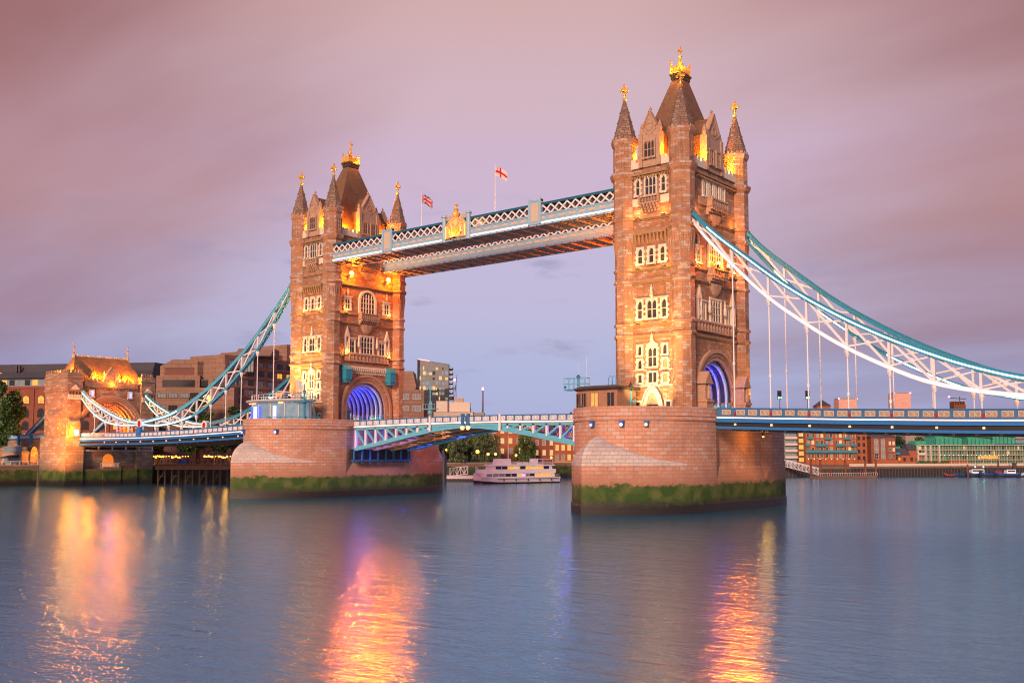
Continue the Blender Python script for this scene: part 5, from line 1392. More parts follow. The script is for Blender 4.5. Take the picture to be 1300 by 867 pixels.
# ---- floodlights that wash the stonework (they stand on the pier heads, out of the way of the doors)
def flood(label, x, y, z, tgt, e, col, ang, sz=.4):
    t = thing('floodlight', label, 'floodlight', (x, y, z), 0)
    d = (Vector(tgt)-Vector((x, y, z))).normalized()
    m = MB(); m.lathe([(.25, 0), (.1, .3), (.08, .7)], 8); m.build('stand', M['dark'], t)
    b = MB(); b.bar(Vector((0, 0, .9))-d*.25, Vector((0, 0, .9))+d*.15, .6, .45); b.build('housing', M['dark'], t)
    b = MB(); b.bar(Vector((0, 0, .9))+d*.16, Vector((0, 0, .9))+d*.19, .54, .4); b.build('lens', M['lens_w'], t)
    lamp('floodlight beam', 'SPOT', Vector((0, 0, .9))+d*.3, e, col, t, sz, Vector((0, 0, .9))+d*10, ang)
WARM = (1.0, .62, .22)
flood('dark floodlight on the nearer pier head aimed at the stone doorway', 1.5, -17.5, 14.3, (.2, -9.85, 21.0), 7000, WARM, 85)
flood('dark floodlight on the nearer pier head aimed up the middle windows', 3.5, -21.5, 14.3, (0, -9.85, 33), 20000, (1.0, .50, .13), 60)
flood('dark floodlight on the farther pier head aimed at the stone doorway', -80.9, -13.3, 19.2, (-82.3, -9.85, 23.0), 3600, (1.0, .55, .15), 120)
flood('dark floodlight on the farther pier head aimed up the middle windows', -84.0, -14.2, 19.4, (-83.8, -9.85, 33), 9000, (1.0, .46, .08), 90)
flood('dark floodlight on the farther pier head aimed at its left turret', -90.6, -14.5, 19.2, (-87.5, -9.3, 27), 6000, (1.0, .45, .08), 90)
flood('dark floodlight behind the nearer tower washing its right turret', 8.6, 12.6, 14.3, (5.22, 9.3, 28), 7000, (1.0, .42, .06), 80)
# lamps under the side span that turn the pier flank orange
sfl = thing('soffit_lamp', 'small amber lamp under the side span shining on the nearer pier flank', 'lamp', (13.2, 1.0, 11.3))
m = MB(); m.lathe([(.2, 0), (.2, .7)], 8); m.build('housing', M['dark'], sfl); m = MB(); m.sphere((0, 0, -.05), .16, 8, 6); m.build('lens', M['amber_hi'], sfl)
lamp('soffit light', 'POINT', (.2, 0, -.5), 420, (1.0, .38, .05), sfl, .3)
# ================================================================== BUILDINGS BEHIND
def FA(p1, p2, z=0.0):
    d = Vector((p2[0]-p1[0], p2[1]-p1[1], 0)); L_ = d.length; d.normalize(); nrm = Vector((-d.y, d.x, 0))
    return Matrix(((d.x, nrm.x, 0, p1[0]), (d.y, nrm.y, 0, p1[1]), (0, 0, 1, z), (0, 0, 0, 1))), L_
WCACHE = {}
def wmesh(w, h, frame, glass, kind='two', sill=True):
    """a window centred at the origin, standing on z=0; frame proud of the wall, glass set in it"""
    key = (w, h, frame, glass, kind)
    if key in WCACHE: return WCACHE[key]
    m = MB(); f = .09
    m.box(-w/2-f, -w/2, -.12, .02, 0, h); m.box(w/2, w/2+f, -.12, .02, 0, h); m.box(-w/2-f, w/2+f, -.12, .02, h, h+f); m.box(-w/2-f-.08, w/2+f+.08, -.2, .02, -.14, 0)
    if kind == 'two': m.box(-.035, .035, -.09, 0, 0, h)
    if kind == 'cross': m.box(-.03, .03, -.09, 0, 0, h); m.box(-w/2, w/2, -.08, 0, h*.5-.03, h*.5+.03)
    if kind == 'three':
        for q in (-w/6, w/6): m.box(q-.035, q+.035, -.09, 0, 0, h)
    if kind == 'arch': m.prism([(-w/2-f, h)]+[(w/2+f, h)]+arch_pts(-w/2-f, w/2+f, h, w*.45, 5, 'round')[::-1][1:-1], -.12, .02); m.box(-.03, .03, -.16, 0, 0, h+w*.3); m.box(-w/2, w/2, -.15, 0, h*.5-.03, h*.5+.03)
    m.cur = 1
    m.box(-w/2, w/2, -.045, .01, 0, h)
    if kind == 'arch': m.prism([(-w/2+.05, h)]+[(w/2-.05, h)]+arch_pts(-w/2+.05, w/2-.05, h, w*.42, 5, 'round')[::-1][1:-1], -.14, -.1)
    WCACHE[key] = m.mesh('window', [M[frame], M[glass]]); return WCACHE[key]
def wgrid(par, F, xs, zs, w, h, frame, glasses, kind='two', rnd=None, off=0.0):
    rnd = rnd or random
    for z in zs:
        for x in xs:
            link('window', wmesh(w, h, frame, rnd.choice(glasses), kind), par, None, F @ T(x, off, z))
def block(F, x0, x1, y0, y1, z0, z1): m = MB(F); m.box(x0, x1, y0, y1, z0, z1); return m
rs = lambda n, a, s: [a+s*i for i in range(n)]
rng = random.Random(5)

# ---- red brick warehouse left of the gatehouse, seen through its arch too
F, L_ = FA((-284, 2.5), (-222.5, 37.5), 0)
b = thing('brick_warehouse', 'long red brick warehouse with arched windows and a dark glazed attic, behind the gatehouse', 'building', F.translation); F0 = T(*[-c for c in F.translation]) @ F
m = block(F0, 0, L_, 0, 14, 5, 31.4); m.box(0, L_, -.25, 0, 30.6, 31.0)
for i in range(13): m.box(i*5.6+.2, i*5.6+.7, -.3, 0, 5, 30.6)
m.build('wall', M['brick'], b)
m = block(F0, .5, L_-.5, 1.0, 13, 31.4, 34.2); m.build('attic_glazing', M['wglass'], b)
for i in range(24):
    if i % 3 != 1: m = block(F0, 1+i*2.9, 2.9+i*2.9, .85, .98, 31.8, 33.6); m.build('lit_attic_window', M['wlit'] if i % 2 else M['wglass_d'], b)
m = MB(F0); m.prism([(-.5, 34.2), (15, 34.2), (14, 36.4), (1.5, 36.4)], -.5, L_+.5, 'x'); m.prism([(2.0, 36.4), (13, 36.4), (11, 39.2), (3.5, 39.2)], 9, L_-.2, 'x')
for x in (20.5, 21.6): m.box(x, x+.6, .8, 1.6, 36.4, 38.6)
m.build('roof', M['greyroof'], b)
m = block(F0, 12.5, 15.0, 1.1, 1.3, 34.9, 36.2); m.build('rooflight', M['wlit'], b)
for k, z in enumerate((8.0, 12.3, 16.6, 20.9, 25.6)):
    for i in range(12):
        gl = 'wlit' if (k in (1, 4) and rng.random() < .75) else rng.choice(['wglass_d', 'wglass_d', 'wglass_d', 'wlit'] if k != 0 else ['wglass', 'wglass'])
        link('window', wmesh(2.3, 2.0 if k < 4 else 1.5, 'bframe' if k != 4 else 'bframe', gl, 'arch'), b, None, F0 @ T(3.2+i*5.6, 0, z))

# ---- brown hotel of stepped precast blocks
F, L_ = FA((-208.7, 30.2), (-190.7, 44.9), 0)
b = thing('hotel', 'large brown precast hotel in stepped blocks with long rows of windows, behind the pale chain', 'building', F.translation); F0 = T(*[-c for c in F.translation]) @ F
m = block(F0, 1, 26, 0, 16, 5, 29.5)                                     # lower front block
m.box(0, 14, 3, 18, 29.5, 33.6); m.prism([(0.5, 33.6), (14.5, 33.6), (14.5, 39.0), (4.5, 39.0), (.5, 36.8)], 5, 19, 'y')   # chamfered tower
m.box(12.5, 17.5, 5, 18, 33.6, 38.2); m.box(17.0, 25.5, 4, 18, 29.5, 34.2)
m.box(17.5, 28.0, 5.5, 18, 34.2, 40.3); m.prism([(5.5, 40.2), (18, 40.2), (18, 43.0), (9.5, 43.0)], 24.5, 36.0, 'x')
m.build('wall', M['hotel'], b)
for x0, x1, z0, z1, y, mt in ((2.0, 11.5, 34.0, 36.4, 4.9, 'hotel_d'), (2.0, 12.5, 29.9, 32.2, 2.9, 'wglass_d'), (12.8, 23.5, 30.0, 32.0, 3.8, 'wglass_d'), (18.2, 30.5, 35.0, 39.8, 5.4, 'wglass')):
    m = block(F0, x0, x1, y, y+.06, z0, z1); m.build('glazing_band', M[mt], b)
m = MB(F0)
for i in range(14): m.box(18.2+i*.95, 18.32+i*.95, 5.25, 5.4, 35.0, 39.8)
m.box(2, 11.5, 4.78, 4.9, 36.0, 36.2); m.box(12.8, 23.5, 3.7, 3.8, 32.0, 32.4); m.build('glazing_bars', M['bframe'], b)
m = MB(F0); m.loft([[(19, -.2, 32.2), (22, -.2, 32.2), (24, -.2, 28.0), (21.5, -.2, 28.0)], [(19, 2, 32.2), (22, 2, 32.2), (24, .4, 28.0), (21.5, .4, 28.0)]]); m.build('sloped_glazing', M['wglass_d'], b)
wgrid(b, F0, [3, 6.6, 10.2, 13.4], [26.3, 22.3, 18.3, 14.3], 2.7, 1.5, 'bframe', ['wglass', 'wglass', 'wglass_d'], 'three', rng)
m = MB(F0); m.loft([[(17.2+2.0*math.cos(2*PI*i/24), y, 25.4+2.0*math.sin(2*PI*i/24)) for i in range(24)] for y in (-.5, -.2)]); so = m.build('round_sign', M['orange_sign'], b)
m = MB(F0)
for x in (-.75, 0, .75): m.tube([(17.2+x, -.55, 26.8), (17.2+x*.5, -.55, 25.2), (17.2+x*.2, -.55, 24.2)], .13, 5)
m.build('sign_emblem', M['sign_pale'], so)
# slab receding along the river
F2, L2 = FA((-191.1, 44.6), (-204, 137.4), 0); F2 = T(*[-c for c in F.translation]) @ F2
m = block(F2, 0, L2, 0, 16, 5, 40.2); m.box(12, 30, 4, 15, 40.2, 42.4); m.box(30, 48, 2, 15, 40.2, 46.2); m.box(40, 44, 3, 8, 46.2, 49.5); m.build('slab_wall', M['hotel'], b)
m = MB(F2)
for z in rs(9, 12.2, 3.1): m.box(0, L2, -.35, .0, z-1.0, z-.12)
m.build('spandrel_band', M['hotel'], b)
k = 0
for z in rs(9, 12.2, 3.1):
    for i in range(10):
        gl = rng.choice(['wglass', 'wglass', 'wglass', 'wglass_d', 'wglass_d', 'wlit'])
        link('window', wmesh(2.3, 1.6, 'bframe', gl, 'two'), b, None, F2 @ T(2.6+i*4.4, 0, z))
# end wing seen right of the farther tower
Fe, Le = FA((-202.5, 126.5), (-191.0, 136), 0); Fe = T(*[-c for c in F.translation]) @ Fe
m = block(Fe, -2, Le-4, 0, 14, 5, 37); m.prism([(-3, 30), (Le-4.8, 30), (Le-3.2, 34.5), (Le-4.6, 40.5), (-3, 40.5)], -.4, 12, 'y'); m.build('end_wing_wall', M['hotel'], b)
m = block(Fe, 2.2, 6.4, -.55, -.41, 31.2, 38.6); m.build('glazing_band', M['bframe'], b)
m = MB(Fe); m.loft([[(4.6+1.0*math.cos(2*PI*i/20), y, 35.4+1.5*math.sin(2*PI*i/20)) for i in range(20)] for y in (-.9, -.56)]); m.build('round_sign', M['orange_sign'], b)
Fw, Lw = FA((-187.5, 119), (-180.9, 129.5), 0); Fw = T(*[-c for c in F.translation]) @ Fw
m = block(Fw, 0, Lw-3, 0, 16, 5, 32.5); m.box(Lw-3, Lw+1, 3, 16, 5, 27); m.build('end_wing_wall', M['hotel'], b)
wgrid(b, Fw, [2.0, 6.6], [29.0, 24.6, 20.3], 3.0, 1.7, 'wframe', ['wglass', 'wglass', 'wlit_w'], 'three', rng)
# amber lit hut before it
F, L_ = FA((-167.7, 102.7), (-162.3, 109.7)); b = thing('riverside_hut', 'low amber lit hut seen just over the bascule parapet beside the farther tower', 'building', F.translation); F0 = T(*[-c for c in F.translation]) @ F
m = block(F0, 0, L_, 0, 6, 3.7, 20.5); m.build('wall', M['wood'], b); m = block(F0, -.4, L_+.4, -.4, 6.4, 20.5, 21.0); m.build('roof', M['hullred'] if False else M['rust'], b)
wgrid(b, F0, [1.5, 4.2, 7.0], [17.8], 1.3, 1.3, 'bframe', ['wglass_d'], 'two', rng)
for x in (2.9, 5.6):
    m = MB(F0); m.sphere((x, -.3, 20.1), .3, 8, 6); m.build('lantern', M['amber_hi'], b)

# ---- glass residential tower
F, L_ = FA((-481.5, 428.3), (-462.3, 444.2)); b = thing('glass_tower', 'distant glass apartment tower with slanting lit top, right of the farther tower', 'building', F.translation); F0 = T(*[-c for c in F.translation]) @ F
m = MB(F0); m.prism([(0, 5), (L_, 5), (L_, 79.5), (0, 83.5)], 0, 22, 'y'); m.build('core', M['wglass_d'], b)
m = MB(F0); m.prism([(1.6, 60), (L_-.5, 60), (L_-.5, 79.2), (1.6, 83.0)], -.3, -.02, 'y'); m.build('lit_glass_screen', M['screen'], b)
for j in range(9):
    for i in range(9):
        if rng.random() < .62:
            z = 43+j*4; x = 1.4+i*2.55
            if z < 79 and (z < 58 or True): m = block(F0, x, x+rng.choice([1.0, 1.8, 2.2]), -.42, -.31 if z > 57 else -.02, z, z+rng.choice([2.0, 3.0])); m.build('room_window', M[rng.choice(['wlit_w', 'wglass', 'wglass', 'cabglass', 'wlit_w', 'wglass_d']) if z > 57 else rng.choice(['wglass', 'wglass', 'wglass_d', 'cabglass', 'wlit_w'])], b)
m = MB(F0)
for j in range(11): m.box(0, L_+.8, -.5, -.0, 41+j*4, 41.35+j*4) if 41+j*4 < 61 else None
m.box(-.6, 0, -.6, 20, 40, 83.5); m.build('floor_edge', M['bframe'], b)
m = MB(F0)
for j in range(10): m.box(L_, L_+2.2, 1, 20, 41+j*3.9, 41.4+j*3.9); m.box(L_+2.1, L_+2.2, 1, 20, 41.4+j*3.9, 42.6+j*3.9)
m.build('balcony', M['wall_w'], b)
m = MB(F0); m.bar((0, -.5, 83.6), (9, -.5, 82.1), .2, .35); m.build('red_top_light', M['redlamp'], b)
# ---- pale low blocks
F, L_ = FA((-231.4, 179.5), (-215.5, 192.6)); b = thing('pale_block', 'small pale block of two steps seen over the bascule below the glass tower', 'building', F.translation); F0 = T(*[-c for c in F.translation]) @ F
m = block(F0, 4, 9, 0, 10, 5, 32); m.box(9, 19, 2, 10, 5, 31.6); m.box(3, 20.5, -2, 10, 5, 26.8); m.build('wall', M['wall_w'], b)
m = MB(F0)
for i in range(6): m.box(4.0+i*2.7, 4.1+i*2.7, -2.08, -2.0, 20, 26.6)
m.box(12, 16, 4, 8, 31.6, 33.5); m.box(2.8, 20.7, -2.2, 10.2, 26.8, 27.1); m.build('panel_joint', M['wall_b'], b)
F, L_ = FA((-322, 300.4), (-310, 310)); b = thing('grey_block', 'low grey block farther off right of the pale one', 'building', F.translation); F0 = T(*[-c for c in F.translation]) @ F
m = block(F0, 0, L_, 0, 12, 5, 33.0); m.box(2, 7, 3, 9, 33.0, 36); m.build('wall', M['concrete'], b); wgrid(b, F0, [2, 5, 8, 11], [29.5], 1.6, 1.6, 'bframe', ['wglass', 'wglass_d'], 'two', rng)
# ---- tower crane and mast
b = thing('tower_crane', 'distant tower crane with a red light at its head, beside the glass tower', 'crane', (-458.5, 447, 5))
m = MB()
for sx in (-.9, .9):
    for sy in (-.9, .9): m.tube([(sx, sy, 0), (sx, sy, 58)], .17, 4)
for i in range(14):
    s_ = 1 if i % 2 else -1; m.tube([(-.9*s_, -.9, i*4), (.9*s_, -.9, i*4+4)], .12, 4)
m.build('mast', M['bframe'], b)
m = MB(); m.tube([(0, 0, 52), (3.0, -1, 66)], .3, 4); m.tube([(0, 0, 56), (-3.5, 1, 54)], .3, 4); m.box(-5.0, -2.0, -1, 1, 46, 49); m.box(-4, 1.2, -1.3, 1.3, 36, 40); m.build('jib', M['bframe'], b)
m = MB(); m.sphere((0, -.5, 62), 1.0, 8, 6); m.build('warning_light', M['redlamp'], b)
b = thing('aerial_mast', 'slender distant mast with a red lamp on top, above the middle of the bascule', 'mast', (-507, 537, 5))
m = MB(); m.lathe([(.8, 0), (.75, 30), (.7, 60)], 8); m.build('shaft', M['mastgrey'], b); m = MB(); m.lathe([(.85, 60), (.85, 62.5)], 8); m.build('red_lamp', M['redlamp'], b)
m = MB(); m.lathe([(.78, 47), (.78, 49)], 8); m.build('band', M['hullred'], b)
# ---- brick houses behind the excursion boat
F, L_ = FA((-177.5, 159), (-165.0, 169.5)); b = thing('brick_terrace', 'orange lit brick house between two willows behind the white boat', 'building', F.translation); F0 = T(*[-c for c in F.translation]) @ F
m = block(F0, 0, L_, 0, 10, 3.7, 20.5); m.build('wall', M['brick_o'], b)
m = MB(F0); m.prism([(-.5, 20.5), (10.5, 20.5), (5, 23.5)], -.4, L_+.4, 'x'); m.build('roof', M['slate_b'], b)
wgrid(b, F0, [2.0, 5.2, 8.4, 11.6, 14.6], [16.6, 12.6, 8.6], 1.3, 2.0, 'wframe', ['wlit', 'wlit_w', 'wlit', 'wglass'], 'cross', rng)
F, L_ = FA((-160.5, 160.5), (-148.5, 163.5)); b = thing('brick_house', 'red brick house with blue grey hipped roof right of the darker willow', 'building', F.translation); F0 = T(*[-c for c in F.translation]) @ F
m = block(F0, 0, L_, 0, 10, 3.7, 15.0); m.build('wall', M['brick'], b)
m = MB(F0); m.loft([[(-.5, -.5, 15), (L_+.5, -.5, 15), (L_+.5, 10.5, 15), (-.5, 10.5, 15)], [(4, 4.5, 17.6), (L_-4, 4.5, 17.6), (L_-4, 5.5, 17.6), (4, 5.5, 17.6)]]); m.build('roof', M['slate_b'], b)
wgrid(b, F0, [2, 5, 8, 11], [11.8, 8.0], 1.2, 1.9, 'wframe', ['wglass', 'wlit_w', 'wlit_w'], 'cross', rng)
F, L_ = FA((-148.3, 162.3), (-134.5, 166.5)); b = thing('brick_flats', 'brick flats with many lit windows beside the nearer pier, right of the hipped house', 'building', F.translation); F0 = T(*[-c for c in F.translation]) @ F
m = block(F0, 0, L_, 0, 10, 3.7, 16.6); m.box(-.2, L_+.2, -.2, 10.2, 16.6, 17.0); m.build('wall', M['brick_o'], b)
wgrid(b, F0, [1.6, 4.0, 6.4, 8.8, 11.2, 13.4], [13.4, 9.8, 6.2], 1.2, 2.0, 'wframe', ['wlit', 'wlit_w', 'wglass', 'wlit'], 'cross', rng)
m = block(F0, .5, L_-1, -.2, -.02, 4.2, 5.6); m.build('shop_glow', M['wlit'], b)
# ---- far right bank, below the side span
F, L_ = FA((-103.6, 270.7), (-99.3, 274.2)); b = thing('white_flats', 'narrow white balconied block just right of the nearer pier', 'building', F.translation); F0 = T(*[-c for c in F.translation]) @ F
m = block(F0, 0, L_, .8, 12, 3.7, 22.5); m.build('wall', M['wglass'], b)
for j in range(6): m = block(F0, 0.2, L_, -.6, .8, 6.5+j*2.8, 7.5+j*2.8); m.build('balcony', M['wall_w'], b)
m = block(F0, -1.2, -.1, 0, 12, 3.7, 22.5); m.build('orange_fin', M['brick_o'], b)
F, L_ = FA((-99.2, 274.3), (-96.7, 276.3)); b = thing('dark_flats', 'slim dark block with amber windows between white and red buildings', 'building', F.translation); F0 = T(*[-c for c in F.translation]) @ F
m = block(F0, 0, L_, 0, 12, 3.7, 22.5); m.build('wall', M['hotel_d'], b)
wgrid(b, F0, [1.6], rs(6, 5.0, 2.75), 2.0, 1.8, 'bframe', ['wlit', 'wlit_w', 'wlit'], 'two', rng)
F, L_ = FA((-96.6, 276.4), (-79.2, 290.5)); b = thing('balcony_flats', 'red brick flats with long turquoise balconies and grey roof on the far right bank', 'building', F.translation); F0 = T(*[-c for c in F.translation]) @ F
m = block(F0, 0, L_, 0, 11, 3.7, 18.2)
for i in range(6): m.box(.1+i*4.2, .5+i*4.2, -.5, 0, 3.7, 17)
m.build('wall', M['brick_o'], b)
m = MB(F0); m.prism([(-.6, 18.2), (11.6, 18.2), (9, 21.0), (2.0, 20.6)], -.3, L_+.3, 'x'); m.build('roof', M['slate_b'], b)
wgrid(b, F0, rs(11, 1.4, 2.0), [15.6, 12.6, 9.6, 6.8], 1.0, 1.7, 'wframe', ['wglass_d', 'wglass', 'wlit_w', 'wglass_d', 'wglass_d'], 'two', rng)
for x0, x1, z in ((0, L_, 9.0), (4.5, 9.5, 11.9), (13, 17.5, 11.9), (0, 1.6, 11.9), (19.5, 22, 11.9), (1, 3, 15.0), (8.6, 11, 14.8), (16.5, 19.5, 14.8), (6.5, 8, 17.6), (13.5, 15, 17.6)):
    m = block(F0, x0, x1, -1.3, -.02, z-.15, z+.0); m.box(x0, x1, -1.3, -1.2, z, z+.95); m.build('balcony', M['balc'], b)
for i in range(9):
    m = MB(F0); m.sphere((1.2+i*2.5, -.7, 6.2), .16, 6, 5); m.build('lamp', M['amber_hi'], b)
F, L_ = FA((-83.2, 293.8), (-74.8, 300.6)); b = thing('orange_warehouse', 'tall orange brick block with small dark windows and turquoise corner balconies', 'building', F.translation); F0 = T(*[-c for c in F.translation]) @ F
m = block(F0, 0, L_, 0, 12, 3.7, 25); m.build('wall', M['brick_o'], b)
wgrid(b, F0, [1.6, 3.8, 6.0], rs(6, 6.0, 2.9), .9, 1.4, 'bframe', ['wglass_d'], 'two', rng)
for z in rs(6, 7.0, 2.6): m = block(F0, 8.0, 11.3, -1.4, -.02, z, z+1.0); m.build('balcony', M['balc'], b)
F, L_ = FA((-74.3, 294.6), (-66, 301.3)); b = thing('gabled_flats', 'brick flats with grey roof and two tall glazed bays, right of the tall orange block', 'building', F.translation); F0 = T(*[-c for c in F.translation]) @ F
m = block(F0, 0, L_, 0, 11, 3.7, 15.6); m.build('wall', M['brick'], b)
m = MB(F0); m.loft([[(-.4, -.4, 15.6), (L_+.4, -.4, 15.6), (L_+.4, 11, 15.6), (-.4, 11, 15.6)], [(1, 3, 18.2), (L_-2.5, 3, 18.2), (L_-2.5, 8, 18.2), (1, 8, 18.2)]]); m.build('roof', M['slate_b'], b)
for x in (2.3, 5.2):
    for z in (6.4, 9.4, 12.4): link('window', wmesh(1.5, 2.3, 'wframe', rng.choice(['wglass', 'wglass_d']), 'cross'), b, None, F0 @ T(x, 0, z))
wgrid(b, F0, [8.2, 9.8], [6.8, 9.6, 12.4], .8, 1.4, 'wframe', ['wglass_d', 'wlit_w'], 'two', rng)
for z in (8.2, 10.8): m = block(F0, L_, L_+2.2, .5, 4, z, z+.9); m.build('balcony', M['balc'], b)
m = block(F0, .2, L_+1, -.8, -.02, 3.7, 5.9); m.build('lit_shopfront', M['brick_o'], b)  # lit look is put into the orange brick colour; nothing emits
for i, (p1, p2, h, lb) in enumerate((((-69.2, 311.6), (-64.8, 315.2), 8.0, 'low orange lit house with grey roof left of the other low house'), ((-65.4, 316.4), (-60.6, 320.2), 10.0, 'low house with tall grey roof next to the green glazed building'))):
    F, L_ = FA(p1, p2); b = thing('low_house', lb, 'building', F.translation); F0 = T(*[-c for c in F.translation]) @ F
    m = block(F0, 0, L_, 0, 7, 3.7, h); m.build('wall', M['brick_o'], b); m = MB(F0); m.prism([(-.4, h), (7.4, h), (3.5, h+3)], -.3, L_+.3, 'x'); m.build('roof', M['slate_b'], b)
    wgrid(b, F0, [1.3, 3.6], [5.4], .9, 1.4, 'bframe', ['wlit', 'wglass_d'], 'two', rng)
# green glazed waterside building
F, L_ = FA((-61.8, 317.6), (-24.5, 353.6)); b = thing('green_glass_building', 'long pale building with green glazing, stepped terraces and curved glass penthouses', 'building', F.translation); F0 = T(*[-c for c in F.translation]) @ F
m = block(F0, 0, L_, 1.2, 14, 3.7, 12.4); m.build('core_glazing', M['tglass'], b)
m = MB(F0)
for z in (5.9, 8.1, 10.3, 12.4): m.box(0, L_, 0, 1.6, z-.22, z)
for x in (0, 3.6, 6.0, 10.0): m.box(x, x+.5, 0, 1.3, 3.7, 12.4)
m.box(0, 4.0, .2, 1.3, 8.1, 8.9); m.box(6.0, 10, .2, 1.3, 3.7, 12.4) if False else None
m.build('floor_slab', M['wall_w'], b)
for i in range(40):
    x = .9+i*1.25
    if x < L_-.6: m = MB(F0); m.box(x, x+.13, .7, 1.25, 3.7, 12.3); m.build('fin', M['wall_b'] if i % 3 else M['wall_w'], b)
for j in range(3):
    for i in range(22):
        if rng.random() < .45: m = block(F0, 1.2+i*2.3, 2.2+i*2.3, 1.08, 1.19, 6.1+j*2.2, 7.5+j*2.2); m.build('room_window', M[rng.choice(['wlit_w', 'wglass_d', 'wglass_d', 'tglass2', 'tglass2'])], b)
for (x0, x1, z0, z1) in ((9.5, 22.0, 12.4, 16.6), (24.5, 35.5, 12.4, 16.2), (36.0, 47.0, 13.0, 17.2)):
    m = MB(F0); n = 8
    m.prism([(x0, z0), (x1, z0)]+[(x1-(x1-x0)*k/n, z1-.9*((1-k/n)**1.6)*1.2) for k in range(n+1)], 2.0, 12, 'y'); po = m.build('penthouse_glazing', M['tglass2'], b)
    m = MB(F0); m.loft([[(x, 1.4, z), (x, 12.5, z), (x, 12.5, z+.28), (x, 1.4, z+.28)] for x, z in [(x0-.9+(x1-x0+1.8)*k/n, z1-.9*((k/n)**1.6)*1.2+.02) for k in range(n+1)]]); m.build('curved_roof', M['greenroof'], po)
    m = MB(F0)
    for k in range(7): x = lerp(x0, x1, k/6); m.box(x-.09, x+.09, 1.85, 2.0, z0, z1-1.0)
    m.build('glazing_bars', M['bframe'], po)
m = MB(F0); m.box(0, 5, 2, 9, 12.4, 14.2) ; m.build('terrace_room', M['tglass2'], b)
for i in range(16): m = MB(F0); m.sphere((10.5+i*2.1, .1, 7.9), .13, 6, 5); m.build('lamp', M['wlit_b'], b)
m = block(F0, 30, 38, .9, 1.05, 6.3, 7.6); m.build('restaurant_glow', M['wlit'], b)
m = block(F0, 13, 24, .9, 1.05, 4.0, 5.5); m.build('arcade_glow', M['brick_o'], b)  # glow is only orange brick colour on a thin slab
F, L_ = FA((-39.5, 374.5), (-24, 387)); b = thing('blue_flats', 'blue grey glazed apartment block at the right edge of the photo', 'building', F.translation); F0 = T(*[-c for c in F.translation]) @ F
m = block(F0, 0, L_, 0, 10, 3.7, 20.5); m.build('wall', M['wglass'], b)
for j in range(6): m = block(F0, 0, L_, -.9, -.02, 5.5+j*2.5, 6.2+j*2.5); m.build('balcony', M['balc'] if j % 2 else M['concrete'], b)
# distant towers over the span
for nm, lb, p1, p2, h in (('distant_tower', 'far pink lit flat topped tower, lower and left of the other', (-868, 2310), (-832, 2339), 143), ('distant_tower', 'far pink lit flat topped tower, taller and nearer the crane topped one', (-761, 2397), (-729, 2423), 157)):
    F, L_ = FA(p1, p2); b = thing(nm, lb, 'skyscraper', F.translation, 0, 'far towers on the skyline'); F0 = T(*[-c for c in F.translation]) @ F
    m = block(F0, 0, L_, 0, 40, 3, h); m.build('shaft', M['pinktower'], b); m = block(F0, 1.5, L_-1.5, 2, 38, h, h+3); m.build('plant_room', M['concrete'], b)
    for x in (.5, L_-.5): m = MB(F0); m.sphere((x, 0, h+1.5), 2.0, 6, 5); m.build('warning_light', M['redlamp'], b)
F, L_ = FA((-514, 1306), (-496.5, 1320.5)); b = thing('pyramid_tower', 'far brick tower with a dark pyramid roof, just above the span parapet', 'tower', F.translation); F0 = T(*[-c for c in F.translation]) @ F
m = block(F0, 1, L_-1, 0, 18, 3, 79.5); m.build('wall', M['brick_o'], b); m = MB(F0); m.loft([[(0, -1, 79.5), (L_, -1, 79.5), (L_, 19, 79.5), (0, 19, 79.5)], [(L_/2-.3, 8.7, 89), (L_/2+.3, 8.7, 89), (L_/2+.3, 9.3, 89), (L_/2-.3, 9.3, 89)]]); m.build('roof', M['greyroof'], b)
F, L_ = FA((-500, 1963), (-482, 1978)); b = thing('building_site_tower', 'far unfinished tower with a small crane on top, over the span', 'tower', F.translation); F0 = T(*[-c for c in F.translation]) @ F
m = block(F0, 0, L_, 0, 20, 3, 106)
for i in range(5): m.box(i*5, i*5+2, 0, 20, 106, 112)
m.build('frame', M['rust'], b); m = MB(F0); m.tube([(14, 5, 104), (14, 5, 122)], .8, 4); m.tube([(-8, 5, 119), (26, 5, 117)], .7, 4); m.build('crane', M['bframe'], b); m = MB(F0); m.sphere((-7, 5, 121), 2, 6, 5); m.build('warning_light', M['redlamp'], b)
for lb, p1, p2, h in (('far buff block low under the span, wider one', (-452, 1356), (-420, 1383), 34), ('far grey glazed block beside the pink tower foot under the span', (-580, 1500), (-560, 1516), 48), ('far pale block seen under the span left of the green building', (-380, 1290), (-352, 1313), 40)):
    F, L_ = FA(p1, p2); b = thing('distant_block', lb, 'building', F.translation, 0, 'far blocks on the skyline'); F0 = T(*[-c for c in F.translation]) @ F
    m = block(F0, 0, L_, 0, 25, 3, h); m.build('wall', M['pinktower'] if 'buff' in lb else M['concrete'], b); m = block(F0, 2, L_*.6, 2, 20, h, h+4); m.build('plant_room', M['concrete'], b)
